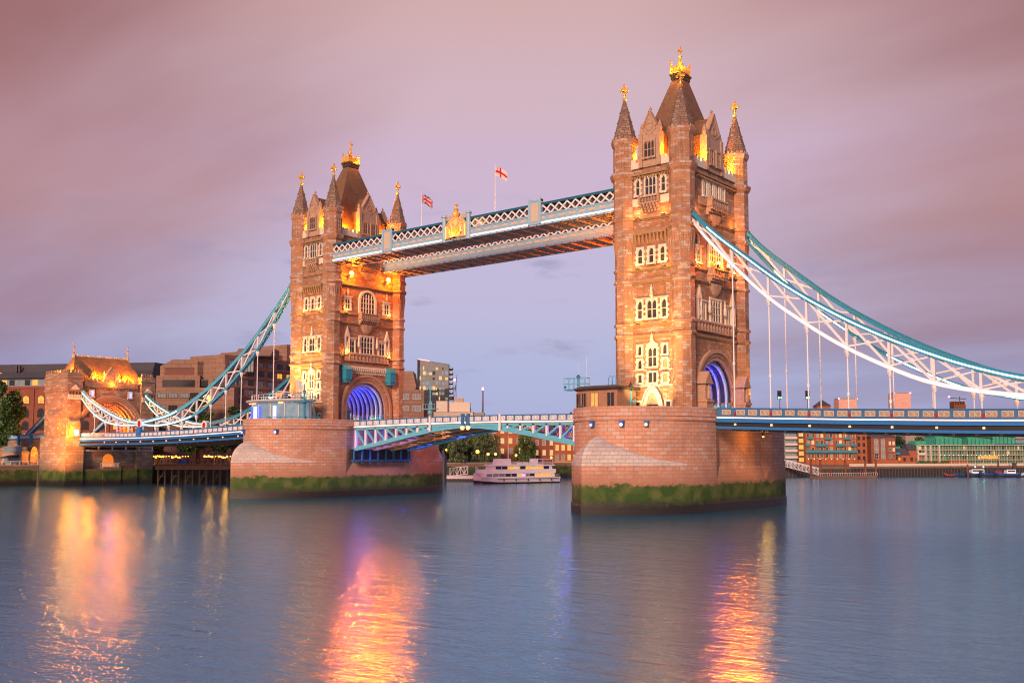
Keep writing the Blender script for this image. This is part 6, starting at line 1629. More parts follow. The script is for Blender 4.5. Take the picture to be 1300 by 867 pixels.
# ================================================================== TREES
def leafmat(name, c):
    m, t, b = newmat(name); n, l = t.nodes, t.links
    oi = n.new('ShaderNodeNewGeometry')
    mx = n.new('ShaderNodeMix'); mx.data_type = 'RGBA'; mx.inputs[6].default_value = c4(tuple(x*.6 for x in c)); mx.inputs[7].default_value = c4(tuple(x*1.4 for x in c))
    l.new(oi.outputs['Random Per Island'], mx.inputs[0]); l.new(mx.outputs[2], b.inputs['Base Color']); b.inputs['Roughness'].default_value = .6
    return m
M['leaf'] = leafmat('mid green leaves', (.055, .125, .030)); M['leaf_d'] = leafmat('dark green leaves', (.022, .060, .022)); M['leaf_w'] = leafmat('willow leaves', (.080, .135, .060)); M['leaf_y'] = leafmat('yellow green leaves', (.12, .12, .02))
def tree(name, label, x, y, z0, h, r, mat, kind='round', n=2600, seed=1, leaf=.42, trunk=.3):
    g = random.Random(seed); t = thing(name, label, 'tree', (x, y, z0), 0, 'trees along the far bank')
    m = MB(); zt = h*trunk
    m.tube([(0, 0, 0), (.1, .05, zt), (.25, -.1, h*.65)], [r*.09+.12, r*.06+.1, .06], 7)
    limbs = []
    for k in range(9):
        a = g.uniform(0, 2*PI); e = (r*.62*math.cos(a)*g.uniform(.5, 1), r*.62*math.sin(a)*g.uniform(.5, 1), h*g.uniform(.45, .88)); limbs.append(e)
        m.tube([(.1, 0, zt*g.uniform(.8, 1.4)), (e[0]*.5, e[1]*.5, lerp(zt, e[2], .6)), e], [.16, .1, .04], 5)
    m.build('trunk', M['bark'], t)
    c = MB()
    clumps = []
    nc = 34
    for k in range(nc):
        a = g.uniform(0, 2*PI); s = math.sqrt(g.random())
        if kind == 'round':
            q = g.uniform(-1, 1); rr = math.sqrt(max(0, 1-q*q)); zc = h*.62+q*h*.34; clumps.append((r*.78*rr*s*math.cos(a), r*.78*rr*s*math.sin(a), zc, r*g.uniform(.2, .38)))
        else:
            q = g.random(); rr = .55+.45*math.sin(q*PI*.9+.2); clumps.append((r*.85*rr*s*math.cos(a), r*.85*rr*s*math.sin(a), h*(.22+.7*q), r*g.uniform(.18, .3)))
    for i in range(n):
        cx, cy, cz, cr = g.choice(clumps)
        d = Vector((g.gauss(0, 1), g.gauss(0, 1), g.gauss(0, 1))).normalized()*cr*(g.random()**.4)
        p = Vector((cx, cy, cz))+d
        if kind == 'willow': p.z = max(1.0, cz+abs(d.z)*.6-g.random()**.7*h*.28)
        u = Vector((g.gauss(0, 1), g.gauss(0, 1), g.gauss(0, .7))).normalized(); v = u.orthogonal().normalized()
        s = leaf*g.uniform(.6, 1.3)
        if kind == 'willow': u = Vector((g.gauss(0, .25), g.gauss(0, .25), -1)).normalized(); v = u.orthogonal(); v.rotate(Matrix.Rotation(g.uniform(0, 6), 3, u)); c.add([p-v*s*.35, p+u*s*1.5, p+v*s*.35, p-u*s*.3], [(0, 1, 2, 3)])
        else: c.add([p-u*s, p-v*s*.6, p+u*s, p+v*s*.6], [(0, 1, 2, 3)])
    me = bpy.data.meshes.new('crown'); me.from_pydata([tuple(p) for p in c.v], [], c.f); me.materials.append(M[mat]); link('crown', me, t)
    return t
tree('plane_tree', 'broad green tree at the left edge, in front of the red brick warehouse', -198.2, -22.6, 5.3, 22.0, 8.0, 'leaf', 'round', 9500, 3, .44)
tree('bank_tree', 'amber lit tree right of the gatehouse base, before the café lights', -188.5, 20.5, 5.3, 10.5, 4.0, 'leaf_y', 'round', 2200, 5, .4)  # amber light on the crown is put into yellower leaf colour
tree('bank_tree', 'dark tree between the amber lit tree and the taller dark one by the hotel', -183.5, 26.5, 5.3, 10.5, 3.6, 'leaf', 'round', 2200, 6, .4)
tree('bank_tree', 'dark green tree above the blue tent on the jetty', -179.0, 34.5, 5.3, 11.0, 4.2, 'leaf_d', 'round', 2600, 7, .4)
tree('bank_tree', 'tall green tree below the hotel sign, behind the pale chain', -188.0, 33.5, 5.3, 20.5, 5.6, 'leaf', 'round', 3400, 8, .42)
tree('bank_tree', 'tall green tree by the hotel corner, right of the one below the sign', -184.5, 43.5, 5.3, 17.5, 4.6, 'leaf_d', 'round', 2600, 9, .42)
tree('dark_tree', 'dark tree behind the street lamps, left of the willows', -177.0, 121.5, 5.3, 12.0, 6.5, 'leaf_d', 'round', 3200, 11, .5)
tree('dark_tree', 'dark tree standing in front of the amber lit hut, under the bascule', -156.5, 105.5, 5.3, 13.5, 5.6, 'leaf_d', 'round', 3200, 17, .5)
tree('willow_tree', 'pale willow nearest the white gangway, before the hut', -150.8, 111.0, 5.3, 11.5, 4.6, 'leaf_w', 'willow', 3000, 18, .45)
tree('willow_tree', 'pale willow left of the larger willow, behind the street lamps', -172.5, 134.0, 4, 12.5, 5.2, 'leaf_w', 'willow', 3400, 12, .45)
tree('willow_tree', 'mid green willow filling the gap behind the brightest street lamps', -174.8, 147.0, 4, 14.0, 6.4, 'leaf_w', 'willow', 4200, 19, .5)
tree('dark_tree', 'dark round tree at the back, between the two left willows', -180.5, 141.5, 4, 13.0, 6.4, 'leaf_d', 'round', 3200, 20, .5)
tree('willow_tree', 'largest pale willow, left of the orange lit brick house', -165.8, 143.5, 4, 14.0, 6.6, 'leaf_w', 'willow', 5200, 13, .45)
tree('willow_tree', 'darker drooping willow between the two brick houses behind the boat', -155.0, 153.5, 3.7, 13.6, 4.8, 'leaf', 'willow', 3600, 14, .45)
tree('round_tree', 'rounded tree left of the other under the span, behind the low houses', -118.0, 462, 3.7, 14.5, 7.5, 'leaf_d', 'round', 2600, 15, .6)
tree('round_tree', 'rounded tree nearer the green building under the span', -107.5, 470, 3.7, 15.0, 8.0, 'leaf', 'round', 2600, 16, .6)
def shrub(label, x, y, z, w, mat, seed):
    g = random.Random(seed); t = thing('shrub', label, 'shrub', (x, y, z), 0, 'shrubs before the green building')
    c = MB()
    for i in range(260):
        p = Vector((g.uniform(-w, w), g.uniform(-.6, .6), abs(g.gauss(.6, .45)))); u = Vector((g.gauss(0, 1), g.gauss(0, 1), g.gauss(0, 1))).normalized(); v = u.orthogonal(); s = .26
        c.add([p-u*s, p-v*s, p+u*s, p+v*s], [(0, 1, 2, 3)])
    me = bpy.data.meshes.new('foliage'); me.from_pydata([tuple(p) for p in c.v], [], c.f); me.materials.append(M[mat]); link('foliage', me, t)
    m = MB(); m.tube([(0, 0, 0), (.05, 0, .7)], .07, 5); m.build('stem', M['bark'], t)
for i, (x, y, lb) in enumerate(((-60.0, 317.4, 'low shrub at the left end of the green glazed building'), (-56.5, 320.8, 'low shrub second from the left end of the green glazed building'), (-52.6, 324.6, 'low shrub right of the others before the green glazed building'))): shrub(lb, x, y, 3.7, 2.2, 'leaf_y' if i else 'leaf', 20+i)

# ================================================================== JETTY, QUAYS, CAFE
j = thing('timber_jetty', 'timber jetty on dark piles between the gatehouse and the farther pier', 'jetty', (-178, 13.2, 0))
P0 = [(0, 0), (20, 13.8), (12, 37), (-6, 29), (-10, 2)]
m = MB(); m.prism([(a, b_) for a, b_ in P0], 4.7, 5.35, 'z'); m.build('deck', M['timber'], j)
m = MB(); d = Vector((20, 13.8, 0)); n = Vector((13.8, -20, 0)).normalized()*.15
m.bar(Vector((0, 0, 4.6))+n, Vector((20, 13.8, 4.6))+n, .3, 1.1); m.bar(Vector((0, 0, 5.5))+n, Vector((20, 13.8, 5.5))+n, .35, .25); m.build('fascia', M['rustwood'], j)
for i in range(12):
    t_ = (i+.4)/12; p = Vector((20*t_, 13.8*t_, 0))
    m = MB(); m.lathe([(.27, -3), (.25, 4.4)], 7, (p.x, p.y)); m.build('pile', M['timber'], j)
    if i % 2 == 0 and i < 11:
        q = Vector((20*(t_+1/12), 13.8*(t_+1/12), 0)); m = MB(); m.bar((p.x, p.y, .6), (q.x, q.y, 4.0), .18, .22); m.bar((p.x, p.y, 2.2), (q.x, q.y, 2.2), .16, .2); m.build('brace', M['timber'], j)
for i in range(8):
    p = Vector((-1.5+19*i/8-3, 5.0+13.0*i/8, 0)); m = MB(); m.lathe([(.27, -3), (.25, 4.7)], 6, (p.x, p.y)); m.build('pile', M['timber'], j)
m = MB()
for i in range(16):
    t_ = i/15; p = Vector((20*t_, 13.8*t_, 0)); m.box(p.x-.04, p.x+.04, p.y-.04, p.y+.04, 5.6, 6.6)
m.tube([(0, 0, 6.6), (20, 13.8, 6.6)], .05, 5); m.tube([(0, 0, 6.1), (20, 13.8, 6.1)], .04, 5); m.build('railing', M['bframe'], j)
def parasol(label, x, y, z, seed):
    t = thing('cafe_canopy', label, 'parasol', (x, y, z), 0, 'café canopies on the bank')
    m = MB(); m.lathe([(.3, 0), (.06, .1), (.05, 3.0)], 6); m.build('pole', M['bframe'], t)
    m = MB(); m.loft([[(-2.1, -2.1, 2.7), (2.1, -2.1, 2.7), (2.1, 2.1, 2.7), (-2.1, 2.1, 2.7)], [(-2.1, -2.1, 2.95), (2.1, -2.1, 2.95), (2.1, 2.1, 2.95), (-2.1, 2.1, 2.95)], [(-.1, -.1, 3.8), (.1, -.1, 3.8), (.1, .1, 3.8), (-.1, .1, 3.8)]]); m.build('canopy', M['canvas'], t)
    m = MB(); g = random.Random(seed)
    for i in range(5): m.sphere((-1.9+i*.95, -2.0+g.uniform(-.1, .1), 2.4+g.uniform(-.3, .2)), .20 if i % 2 else .30, 6, 5)
    for i in range(3): m.sphere((2.0, -1.0+i*.9, 2.45), .16, 6, 5)
    m.build('string_lights', M['cafelamp'], t)
cps = [(-188.0, 17.5, 'leftmost'), (-184.3, 20.2, 'second from the left'), (-180.5, 23.2, 'third from the left'), (-173.0, 29.2, 'third from the right'), (-169.5, 31.8, 'second from the right'), (-166.0, 34.4, 'rightmost')]
for i, (x, y, w_) in enumerate(cps): parasol('dark café canopy hung with amber bulbs, %s along the jetty' % w_, x, y, 5.35, 40+i); lamp('cafe light', 'POINT', (x, y-1, 7.4), 420, (1.0, .38, .05), None, .3)
tn = thing('blue_tent', 'small blue peaked tent on the jetty below the dark tree', 'tent', (-174.2, 19.5, 5.35))
m = MB(); m.loft([[(-1.5, -1.2, 0), (1.5, -1.2, 0), (1.5, 1.2, 0), (-1.5, 1.2, 0)], [(-1.5, -1.2, .3), (1.5, -1.2, .3), (1.5, 1.2, .3), (-1.5, 1.2, .3)], [(-.1, -.1, 2.0), (.1, -.1, 2.0), (.1, .1, 2.0), (-.1, .1, 2.0)]]); m.build('canopy', M['hullblue'], tn)
m = MB(); m.lathe([(.05, 0), (.04, 2.1)], 6); m.build('pole', M['white'], tn)
kf = thing('terrace_kiosk', 'pale terrace kiosk with dark awning at the left edge above the river wall', 'kiosk', (-204.2, -12.5, 5.3))
m = MB(); m.box(-9, 3.0, -1.4, .85, 0, 3.4); m.box(-9.2, 3.3, -1.6, .9, 3.4, 3.7); m.build('wall', M['wall_b'], kf)
m = MB(); m.box(-7.5, 2.0, -1.5, -1.38, .5, 2.6); m.build('glazing', M['wglass'], kf)
m = MB(); m.prism([(-1.4, 2.9), (-4.0, 2.2), (-4.0, 2.0), (-1.4, 2.6)], -4.5, 1.6, 'x'); m.build('awning', M['canvas'], kf)
m = MB(); m.box(-8.5, 2.5, -1.1, .6, 4.2, 5.3); m.box(-8.8, 2.8, -1.3, .8, 3.75, 4.2); m.build('upper_glazing', M['wglass'], kf)
for i, (x, y, w_) in enumerate(((-203.8, -18.2, 'left of the other two'), (-200.6, -16.0, 'middle one of three'), (-196.2, -15.6, 'nearest to the gatehouse'))):
    t = thing('picnic_table', 'dark picnic table on the café terrace, %s' % w_, 'table', (x, y, 5.3), R_(35), 'tables on the café terrace')
    m = MB(); m.box(-.9, .9, -.4, .4, .72, .78); m.build('table_top', M['timber'], t)
    for sy in (-1, 1): m = MB(); m.box(-.9, .9, sy*.75-.14, sy*.75+.14, .42, .47); m.build('bench', M['timber'], t)
    m = MB()
    for sx in (-.7, .7): m.bar((sx, -.7, 0), (sx, .25, .72), .08, .08); m.bar((sx, .7, 0), (sx, -.25, .72), .08, .08); m.box(sx-.04, sx+.04, -.8, .8, .36, .42)
    m.build('frame', M['timber'], t)
# street lamps behind the boat
def globe_lamp(label, x, y, z, h, r):
    t = thing('street_lamp', label, 'street lamp', (x, y, z), 0, 'amber street lamps on the far bank')
    m = MB(); m.lathe([(.14, 0), (.08, .8), (.06, h)], 7); m.build('post', M['bframe'], t)
    m = MB(); m.lathe([(.1, h), (.2, h+.12)], 8); m.sphere((0, 0, h+.12+r*.8), r, 8, 6); m.build('lamp_globe', M['amber_hi'], t)
for x, y, z, h, r, lb in ((-163.5, 119.0, 5.3, 4.2, .42, 'street lamp with amber globe nearest the farther pier'), (-155.6, 126.8, 5.3, 3.3, .66, 'big bright amber street lamp in front of the largest willow'), (-153.2, 129.8, 5.3, 2.6, .5, 'amber street lamp right of the brightest one'), (-151.5, 131.9, 5.3, 2.6, .46, 'amber street lamp, third of the bright trio'), (-146.5, 137.5, 3.7, 3.8, .42, 'amber street lamp before the orange lit house'), (-137.8, 147.0, 3.7, 3.0, .42, 'amber street lamp before the hipped brick house')):
    globe_lamp(lb, x, y, z, h, r)
# embankment behind the boat and the far quay
rw = thing('river_wall', 'dark river wall behind the excursion boat and willows', 'wall', (-147, 118, 0))
m = MB()
pts = [(-172+147, 44-118), (-158+147, 84-118), (0, 0), (14, 32), (47, 72)]
for a, b_ in zip(pts[:-1], pts[1:]): m.bar((a[0], a[1], 1.4), (b_[0], b_[1], 1.4), .8, 7.6)
m.build('masonry', M['gbase'], rw)
m = MB()
for a, b_ in zip(pts[:-1], pts[1:]): m.bar((a[0], a[1], 5.4), (b_[0], b_[1], 5.4), 1.1, .35)
m.build('coping', M['concrete'], rw)
q = thing('timber_quay', 'long timber faced quay wall on the far right bank', 'quay', (-78, 210, 0))
pts = [(0, 0), (20, 16), (44, 50), (98, 125), (278, 310)]
m = MB()
for a, b_ in zip(pts[:-1], pts[1:]): m.bar((a[0], a[1], 3.3), (b_[0], b_[1], 3.3), 1.4, .8)
m.build('capping_beam', M['rustwood'], q)
m = MB()
for a, b_ in zip(pts[:-1], pts[1:]): m.bar((a[0]+.4, a[1]+.2, .5), (b_[0]+.4, b_[1]+.2, .5), 1.0, 5.2)
m.build('sheet_piling', M['hulldark'], q)
cnt = 0
for a, b_ in zip(pts[:-1], pts[1:]):
    Ln = math.dist(a, b_); k = int(Ln/1.35)
    for i in range(k):
        if cnt >= 100: break
        t_ = i/k; x, y = lerp(a[0], b_[0], t_), lerp(a[1], b_[1], t_); m = MB(); m.box(x+.1, x+.55, y-.75, y-.35, -2, 3.0); m.build('fender_pile', M['timber'], q); cnt += 1
m = MB()
for a, b_ in zip(pts[1:-1], pts[2:]): m.bar((a[0]-1, a[1]+2, 4.3), (b_[0]-1, b_[1]+2, 4.3), .3, 1.0)
m.build('parapet', M['wall_w'], q)
# ================================================================== CRAFT
def hull_pts(Ln, bw, z0, z1, n=12, bow=.35, flare=.8):
    lower, upper = [], []
    def half(w, z):
        out = []
        for i in range(n+1):
            t = i/n; k = (1-((bow-t)/bow)**2)**.5 if t < bow else 1-.12*((t-bow)/(1-bow))**2
            out.append((t*Ln-Ln/2, max(.04, w*k), z))
        return out
    rings = []
    for z, w in ((z0-.8, bw*flare*.8), (z0, bw*flare), (z1, bw)):
        h = half(w, z); rings.append([(x, -y, zz) for x, y, zz in h]+[(x, y, zz) for x, y, zz in h[::-1]])
    # sheer towards the bow
    top = rings[-1]; rings[-1] = [(x-.9*max(0, (bow-(x+Ln/2)/Ln)/bow)*.5, y, z+max(0, (bow-(x+Ln/2)/Ln)/bow)**2*.7) for x, y, z in top]
    return rings
# excursion boat: bow to the left
a, b_ = Vector((-108.6, 70.8, 0)), Vector((-99.8, 98.8, 0)); c = (a+b_)/2; ang = math.atan2(b_.y-a.y, b_.x-a.x)
eb = thing('excursion_boat', 'long white two deck excursion boat with lit saloon windows moored at the pontoon', 'boat', c, ang)
Ln = 28.6
m = MB(); m.loft(hull_pts(Ln, 3.2, .25, 1.75)); m.build('hull', M['hullwhite'], eb)
m = MB(); m.loft(hull_pts(Ln*.998, 3.05, .0, .32)); m.build('boot_top', M['hulldark'], eb)
def house(x0, x1, w, z0, z1, rake=.4): m = MB(); m.loft([[(x0, -w, z0), (x1, -w, z0), (x1, w, z0), (x0, w, z0)], [(x0+rake, -w, z1), (x1-rake*.5, -w, z1), (x1-rake*.5, w, z1), (x0+rake, w, z1)]]); return m
house(-13.0, 12.2, 2.85, 1.7, 2.95).build('lower_saloon', M['hullwhite'], eb)
m = MB(); m.loft([[(-13.6, -.4, z), (-11.5, -2.6, z), (-9, -3.0, z), (12.4, -3.0, z), (12.4, 3.0, z), (-9, 3.0, z), (-11.5, 2.6, z), (-13.6, .4, z)] for z in (2.9, 4.05)]); m.build('bulwark', M['hullwhite'], eb)
house(-9.0, 11.5, 2.55, 4.0, 5.05).build('upper_saloon', M['hullwhite'], eb)
m = MB(); m.box(-9.2, 12.0, -2.95, 2.95, 5.05, 5.35); m.box(-8.8, 8.0, -2.8, 2.8, 5.35, 5.5); m.build('upper_deck', M['hullwhite'], eb)
m = house(-7.2, -2.4, 1.5, 5.5, 7.1, .5); m.build('wheelhouse', M['hullwhite'], eb)
m = MB(); m.box(5.6, 7.4, -.9, .9, 5.4, 7.0); m.box(5.4, 7.6, -1.0, 1.0, 7.0, 7.15); m.build('funnel', M['hullwhite'], eb)
m = MB(); m.lathe([(.12, 7.0), (.09, 13.5), (.03, 16.0)], 7, (-2.6, 0)); m.tube([(-2.6, 0, 11.5), (-4.6, 0, 13.2)], .05, 5); m.build('mast', M['hullwhite'], eb)
m = MB()
for y in (-2.85, 2.85):
    for z in (5.8, 6.15): m.tube([(-2.2, y, z), (11.8, y, z)], .035, 5)
    for i in range(13): m.tube([(-2.2+i*1.16, y, 5.4), (-2.2+i*1.16, y, 6.15)], .03, 4)
m.build('railing', M['white'], eb)
for i in range(11):
    x = -10.8+i*2.1; mt = 'wlit' if i in (8, 9, 10) else rng.choice(['wglass_d', 'wglass_d', 'wlit_w', 'wglass'])
    m = MB(); m.box(x-.92, x+.92, -2.9, -2.84, 2.0, 2.8); m.build('saloon_window', M[mt], eb)
for i in range(9):
    x = -7.6+i*2.1; mt = rng.choice(['wglass_d', 'wglass_d', 'wlit', 'wlit_w'])
    m = MB(); m.box(x-.92, x+.92, -2.66, -2.58, 4.1, 4.9); m.build('saloon_window', M[mt], eb)
m = MB(); m.box(.6, 1.5, -2.93, -2.9, 2.1, 2.6); m.build('pink_lamp', M['pinklamp'], eb)
m = MB(); m.box(-6.6, -2.6, -1.42, -1.3, 6.1, 6.8); m.build('wheelhouse_window', M['wglass_d'], eb)
m = MB(); m.loft([(x, y*1.005, z) for x, y, z in r_] for r_ in hull_pts(Ln, 3.22, 1.2, 1.32)[1:]) if False else m.box(-8, 13.6, -3.12, 3.12, 1.28, 1.4); m.build('rubbing_strake', M['hulldark'], eb)
for x, z, h in ((-13.8, 2.6, 2.4), (13.9, 1.9, 2.2)):
    m = MB(); m.lathe([(.05, z), (.04, z+h)], 6, (x, 0)); so = m.build('staff', M['white'], eb)
    m = MB(); m.loft([[(x+.1+.25*i, .06*math.sin(i*1.7), z+h-.05-.12*i), (x+.1+.25*i, .06*math.sin(i*1.7)+.02, z+h-.05-.12*i), (x+.1+.25*i, .06*math.sin(i*1.7)+.02, z+h-.75-.12*i), (x+.1+.25*i, .06*math.sin(i*1.7), z+h-.75-.12*i)] for i in range(5)]); m.build('ensign', M['flag_red'] if x > 0 else M['flag_pale'], so)
m = MB()
for y in (-3.05, 3.05):
    for z in (2.25, 2.6): m.tube([(12.4, y*.9, z), (13.9, y*.8, z)], .03, 4)
    for x in (12.4, 13.1, 13.9): m.tube([(x, y*.85, 1.7), (x, y*.85, 2.6)], .03, 4)
m.build('stern_rail', M['white'], eb)
for i in range(5):
    m = MB(); m.sphere((-6+i*4.2, -3.05, .95), .3, 6, 5, (.7, .6, 1.2)); m.build('fender', M['hulldark'], eb)
for x in (-.6, 1.6, 3.6):
    m = MB(); m.box(x, x+1.3, -2.3, -1.6, 5.5, 6.0); m.build('life_raft', M['hullwhite'], eb)
m = MB(); m.box(8.0, 11.6, -2.6, 2.6, 6.9, 7.0)
for x in (8.1, 11.5):
    for y in (-2.5, 2.5): m.box(x-.04, x+.04, y-.04, y+.04, 5.4, 6.9)
m.build('deck_awning', M['hullwhite'], eb)
for k, (x, y) in enumerate(((1.0, -1.4), (4.2, .4), (9.0, -1.6), (9.9, -.8), (10.6, -1.9))):
    pass
# pontoon with gangway and dolphin
pt = thing('pontoon', 'floating pontoon with white rails left of the excursion boat', 'pontoon', (-128.5, 86.0, 0), R_(39))
m = MB(); m.box(-5.6, 6.5, -1.6, 1.8, -.4, .7); m.build('float', M['hulldark'], pt)
m = MB()
for i in range(16): m.box(-5.5+i*.78, -5.42+i*.78, -1.55, -1.47, .7, 1.9)
m.box(-5.5, 6.4, -1.56, -1.46, 1.85, 1.95); m.box(-5.5, 6.4, -1.54, -1.48, .9, 1.75); m.build('railing', M['white'], pt)
def truss(label, p, q_, w, h, n):
    t = thing('gangway', label, 'gangway', p); d = Vector(q_)-Vector(p); m = MB(); s = d.normalized().cross(Vector((0, 0, 1))).normalized()*w/2
    up = Vector((0, 0, h))
    for e in (s, -s):
        m.bar(e, d+e, .16, .2); m.bar(e+up, d+e+up, .16, .2)
        for i in range(n):
            a_, b2 = d*(i/n)+e, d*((i+1)/n)+e; m.bar(a_, a_+up, .12, .12); m.bar(a_+up if i % 2 else a_, b2 if i % 2 else b2+up, .1, .12)
        m.bar(d+e, d+e+up, .12, .12)
    m.build('truss', M['white'], t); m = MB(); m.bar(Vector((0, 0, .05)), d+Vector((0, 0, .05)), w, .06); m.build('deck', M['concrete'], t)
truss('white lattice gangway over the pontoon left of the boat', (-134.0, 88.8, 1.6), (-129.5, 92.2, 2.2), 1.6, 2.4, 5)
def dolphin(label, x, y, r, zt, mat): t = thing('mooring_pile', label, 'pile', (x, y, 0), 0, 'mooring piles in the river'); m = MB(); m.lathe([(r, -3), (r, zt-.3)], 9); m.build('shaft', M[mat], t); m = MB(); m.lathe([(r*1.15, zt-.3), (r*1.15, zt)], 9); m.build('cap', M['bframe'], t)
dolphin('thick dark blue mooring pile between the farther pier and the white gangway', -130.6, 82.4, .85, 8.2, 'navy')
truss('long white lattice gangway sloping down beside the nearer pier', (-75.6, 208.5, 4.0), (-61.5, 206.2, .9), 2.0, 2.2, 9)
pr_ = thing('landing_stage', 'low landing stage with railings and red lifebelts under the side span', 'pontoon', (-53, 207, 0), R_(63.3))
m = MB(); m.box(-13.5, 13.5, -2, 2, -.4, .75); m.build('float', M['rustwood'], pr_)
m = MB()
for i in range(28): m.box(-13.4+i, -13.33+i, -1.95, -1.88, .75, 1.8)
m.box(-13.4, 13.4, -1.96, -1.86, 1.75, 1.85); m.build('railing', M['white'], pr_)
for x in (-8, 6): m = MB(); m.box(x-.25, x+.25, -2.1, -1.95, 1.2, 2.6); m.build('lifebelt_post', M['red'], pr_)
for x, y, zt, lb in ((-60.8, 196.5, 6.6, 'rusty pile leftmost by the landing stage, beside the white gangway'), (-59.0, 200.6, 6.4, 'rusty pile second from the left by the landing stage'), (-54.0, 211.0, 6.2, 'rusty pile in the middle of the landing stage'), (-48.8, 216.5, 6.4, 'rusty pile third from the left by the landing stage'), (-46.2, 219.8, 6.6, 'rusty pile rightmost at the end of the landing stage')): dolphin(lb, x, y, .38, zt, 'rust')
def tug(label, x, y, Ln, bw, hz, hull, house_c, cab, extra=0, ang=39.1, red=False):
    t = thing('workboat', label, 'boat', (x, y, 0), R_(ang), 'workboats moored on the right')
    m = MB(); m.loft(hull_pts(Ln, bw, .2, hz)); m.build('hull', M[hull], t)
    m = MB(); m.loft(hull_pts(Ln*.995, bw*.96, -.1, hz*.45)); m.build('boot_top', M['hulldark'], t)
    m = MB(); m.loft([[(cab[0], -bw*.6, hz-.1), (cab[1], -bw*.6, hz-.1), (cab[1], bw*.6, hz-.1), (cab[0], bw*.6, hz-.1)], [(cab[0]+.2, -bw*.6, hz+cab[2]), (cab[1]-.1, -bw*.6, hz+cab[2]), (cab[1]-.1, bw*.6, hz+cab[2]), (cab[0]+.2, bw*.6, hz+cab[2])]]); co = m.build('deckhouse', M[house_c], t)
    m = MB(); m.box(cab[0]+.4, cab[1]-.3, -bw*.6-.03, -bw*.6+.02, hz+cab[2]*.45, hz+cab[2]*.8); m.build('window', M['wglass_d'], co)
    m = MB(); m.box(cab[0]-.1, cab[1]+.2, -bw*.66, bw*.66, hz+cab[2], hz+cab[2]+.15); m.build('roof', M['hullblue'] if house_c == 'hullwhite' else M['hulldark'], co)
    m = MB(); m.lathe([(.07, hz+cab[2]), (.04, hz+cab[2]+2.4+extra)], 6, ((cab[0]+cab[1])/2, 0)); m.tube([((cab[0]+cab[1])/2-.6, 0, hz+cab[2]+1.6), ((cab[0]+cab[1])/2+.6, 0, hz+cab[2]+1.6)], .04, 4); m.build('mast', M['bframe'], t)
    m = MB()
    for i in range(5): m.sphere((-Ln*.4+i*Ln*.2, -bw*.95, hz*.6), .22, 6, 5)
    m.build('fender', M['hulldark'], t)
    return t
tug('small red and black workboat, leftmost of the moored boats', -28.0, 244.8, 3.6, .9, .95, 'hullred', 'hulldark', (-.2, 1.2, .8))
tug('small blue workboat with a dark domed shelter, next to the red one', -25.4, 249.4, 5.8, 1.3, 1.0, 'hullblue', 'greenroof', (-.5, 1.6, 1.2))
dolphin('rust red pile standing in front of the blue and white boats', -21.8, 245.5, .28, 4.6, 'rust')
tt = tug('largest blue and white workboat with long wheelhouse, behind the rust red pile', -20.2, 251.8, 7.4, 1.8, 1.3, 'hullblue', 'hullwhite', (-2.6, 2.2, 1.6), 1)
m = MB(); m.sphere((-1.2, -1.2, 3.7), .25, 6, 5); m.sphere((1.8, -1.2, 3.7), .25, 6, 5); m.build('green_lamp', M['greenlamp'], tt)
tug('blue hulled boat with dark stern overlapping the largest workboat', -16.0, 250.6, 6.4, 1.6, 1.6, 'hullblue', 'hulldark', (.2, 1.8, .5))
tug('red decked white launch behind the pair of blue boats', -14.6, 258.6, 4.6, 1.2, 1.3, 'hullwhite', 'hullred', (-1.2, .8, 1.1), 4)
tug('blue boat with white superstructure, lowest and rightmost of the blue ones', -10.3, 252.6, 8.6, 1.9, 1.35, 'hullblue', 'hullwhite', (-.6, 2.8, 1.5), 3)
tug('grey launch with bare masts at the right edge', -6.6, 262.2, 5.0, 1.3, .9, 'panelgrey', 'hullwhite', (-.8, .8, .8), 6)
dolphin('tall dark pile cluster beside the rightmost boats', -9.0, 258.4, .75, 5.2, 'bframe')
dolphin('slim dark pile behind the red decked launch', -15.4, 262.0, .3, 6.2, 'bframe')
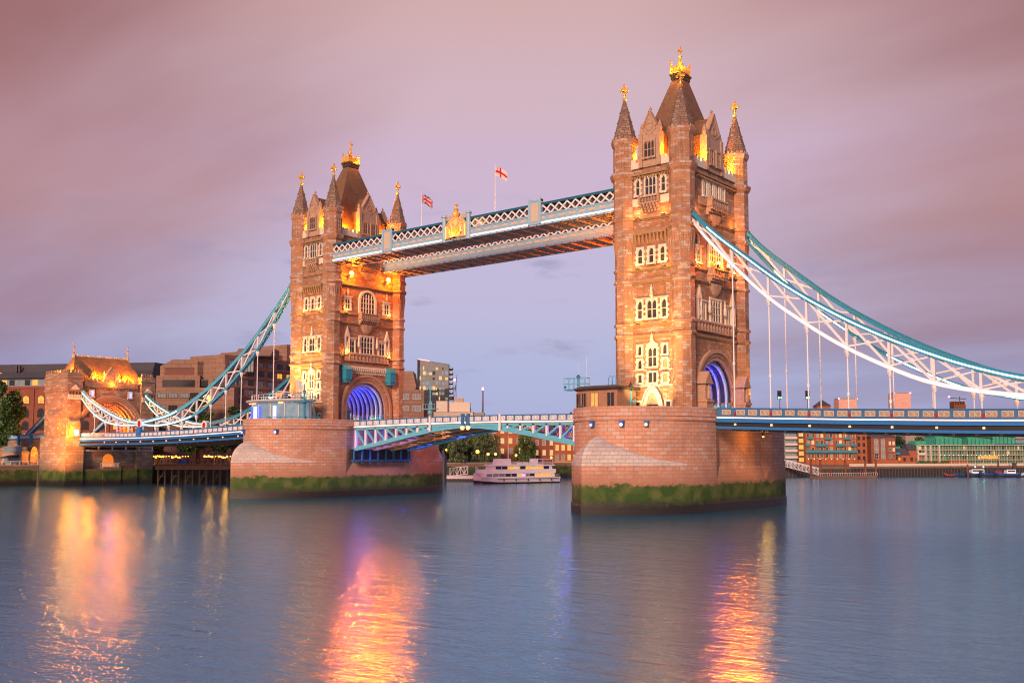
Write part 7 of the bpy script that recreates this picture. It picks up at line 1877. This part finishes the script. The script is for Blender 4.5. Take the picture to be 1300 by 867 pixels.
# ================================================================== PEOPLE
def person_mesh(seed, pose):
    g = random.Random(seed); me = bpy.data.meshes.new('person_skin'); o = bpy.data.objects.new('person_skin', me); COL.objects.link(o)
    st = .16 if pose == 'walk' else .06
    V = [((0, 0, .95), .135), ((0, 0, 1.18), .125), ((0, 0, 1.40), .15), ((0, 0, 1.50), .06), ((0, .01, 1.60), .085), ((0, .015, 1.70), .075),
         ((-.1, 0, .90), .095), ((-.12, -st, .48), .062), ((-.12, st*.9, .07), .045), ((-.12, st*.9-.13, .03), .035),
         ((.1, 0, .90), .095), ((.12, st, .48), .062), ((.12, -st*.4, .07), .045), ((.12, -st*.4-.13, .03), .035),
         ((-.20, 0, 1.40), .06), ((-.25, .02, 1.14), .045), ((-.22, -.10 if pose != 'lean' else -.22, .92 if pose != 'lean' else 1.12), .033),
         ((.20, 0, 1.40), .06), ((.25, .02, 1.14), .045), ((.22, -.08 if pose != 'lean' else -.22, .92 if pose != 'lean' else 1.12), .033)]
    E_ = [(0, 1), (1, 2), (2, 3), (3, 4), (4, 5), (0, 6), (6, 7), (7, 8), (8, 9), (0, 10), (10, 11), (11, 12), (12, 13), (2, 14), (14, 15), (15, 16), (2, 17), (17, 18), (18, 19)]
    me.from_pydata([v for v, _ in V], E_, [])
    sk = o.modifiers.new('skin', 'SKIN'); ss = o.modifiers.new('sub', 'SUBSURF'); ss.levels = 1; ss.render_levels = 1
    for i, (_, r) in enumerate(V): me.skin_vertices[0].data[i].radius = (r, r*.8)
    me.skin_vertices[0].data[0].use_root = True
    dg = bpy.context.evaluated_depsgraph_get(); out = bpy.data.meshes.new_from_object(o.evaluated_get(dg)); bpy.data.objects.remove(o)
    for m_ in ('skin', g.choice(['cl_dark', 'cl_navy', 'cl_red', 'cl_grey']), g.choice(['cl_dark', 'cl_navy']), 'hair'): out.materials.append(M[m_])
    for p in out.polygons:
        c_ = p.center; p.use_smooth = True
        p.material_index = 2 if c_.z < .92 else (3 if (c_.z > 1.66 or (c_.z > 1.56 and c_.y > .03)) else (0 if c_.z > 1.47 or (c_.z < 1.0 and abs(c_.x) > .18) else 1))
    out.name = 'person'; return out
for k, c_ in (('skin', (.42, .25, .18)), ('cl_dark', (.02, .02, .025)), ('cl_navy', (.02, .03, .08)), ('cl_red', (.35, .03, .04)), ('cl_grey', (.18, .17, .17)), ('hair', (.03, .02, .015))): M[k] = plain('cloth '+k, c_, .85, var=.2)
PM = [person_mesh(k, p) for k, p in enumerate(('stand', 'walk', 'lean', 'stand', 'walk', 'stand'))]
def person(label, x, y, z, rz, k, grp): o = link('person', PM[k % 6]); o.location = (x, y, z); o.rotation_euler = (0, 0, R_(rz)); tag(o, label, 'person', grp)
for x, y, rz, k, lb in ((-5.6, -18.4, 20, 2, 'person in dark clothes leaning at the rail by the cabin window'), (-.9, -17.4, -30, 0, 'person in dark clothes, left of the pair right of the timber cabin'), (-.2, -16.9, 40, 3, 'person in dark clothes, right of the pair beside the timber cabin'), (.9, -14.6, 10, 5, 'person standing near the lamp standard by the stone doorway')):
    person(lb, x, y, 14.25, rz, k, 'people on the nearer pier')
for i, (d, k) in enumerate(((24.6, 4), (25.6, 1), (27.2, 0), (28.3, 4), (22.0, 1))):
    person('dark clothed walker on the bascule footway near the nearer pier, %s counted from the pier' % ('third', 'second', 'nearest', 'fourth', 'fifth')[i] if False else ('walker behind the bascule parapet', 'walker with a partner behind the bascule parapet', 'walker closest to the nearer pier on the bascule', 'walker between others on the bascule footway', 'walker farthest from the nearer pier on the bascule')[i], -41.2+d*.9+3, -6.4, 14.15, 90, k, 'walkers on the bascule footway')
for i in range(14):
    t_ = (i+.6)/14; x = -178+20*t_-1.2; y = 13.2+13.8*t_+1.6+rng.uniform(-.3, 1.2)
    person('small dark figure standing along the jetty rail below the café lights', x, y, 5.35, rng.uniform(0, 360), i, 'visitors standing along the jetty rail')
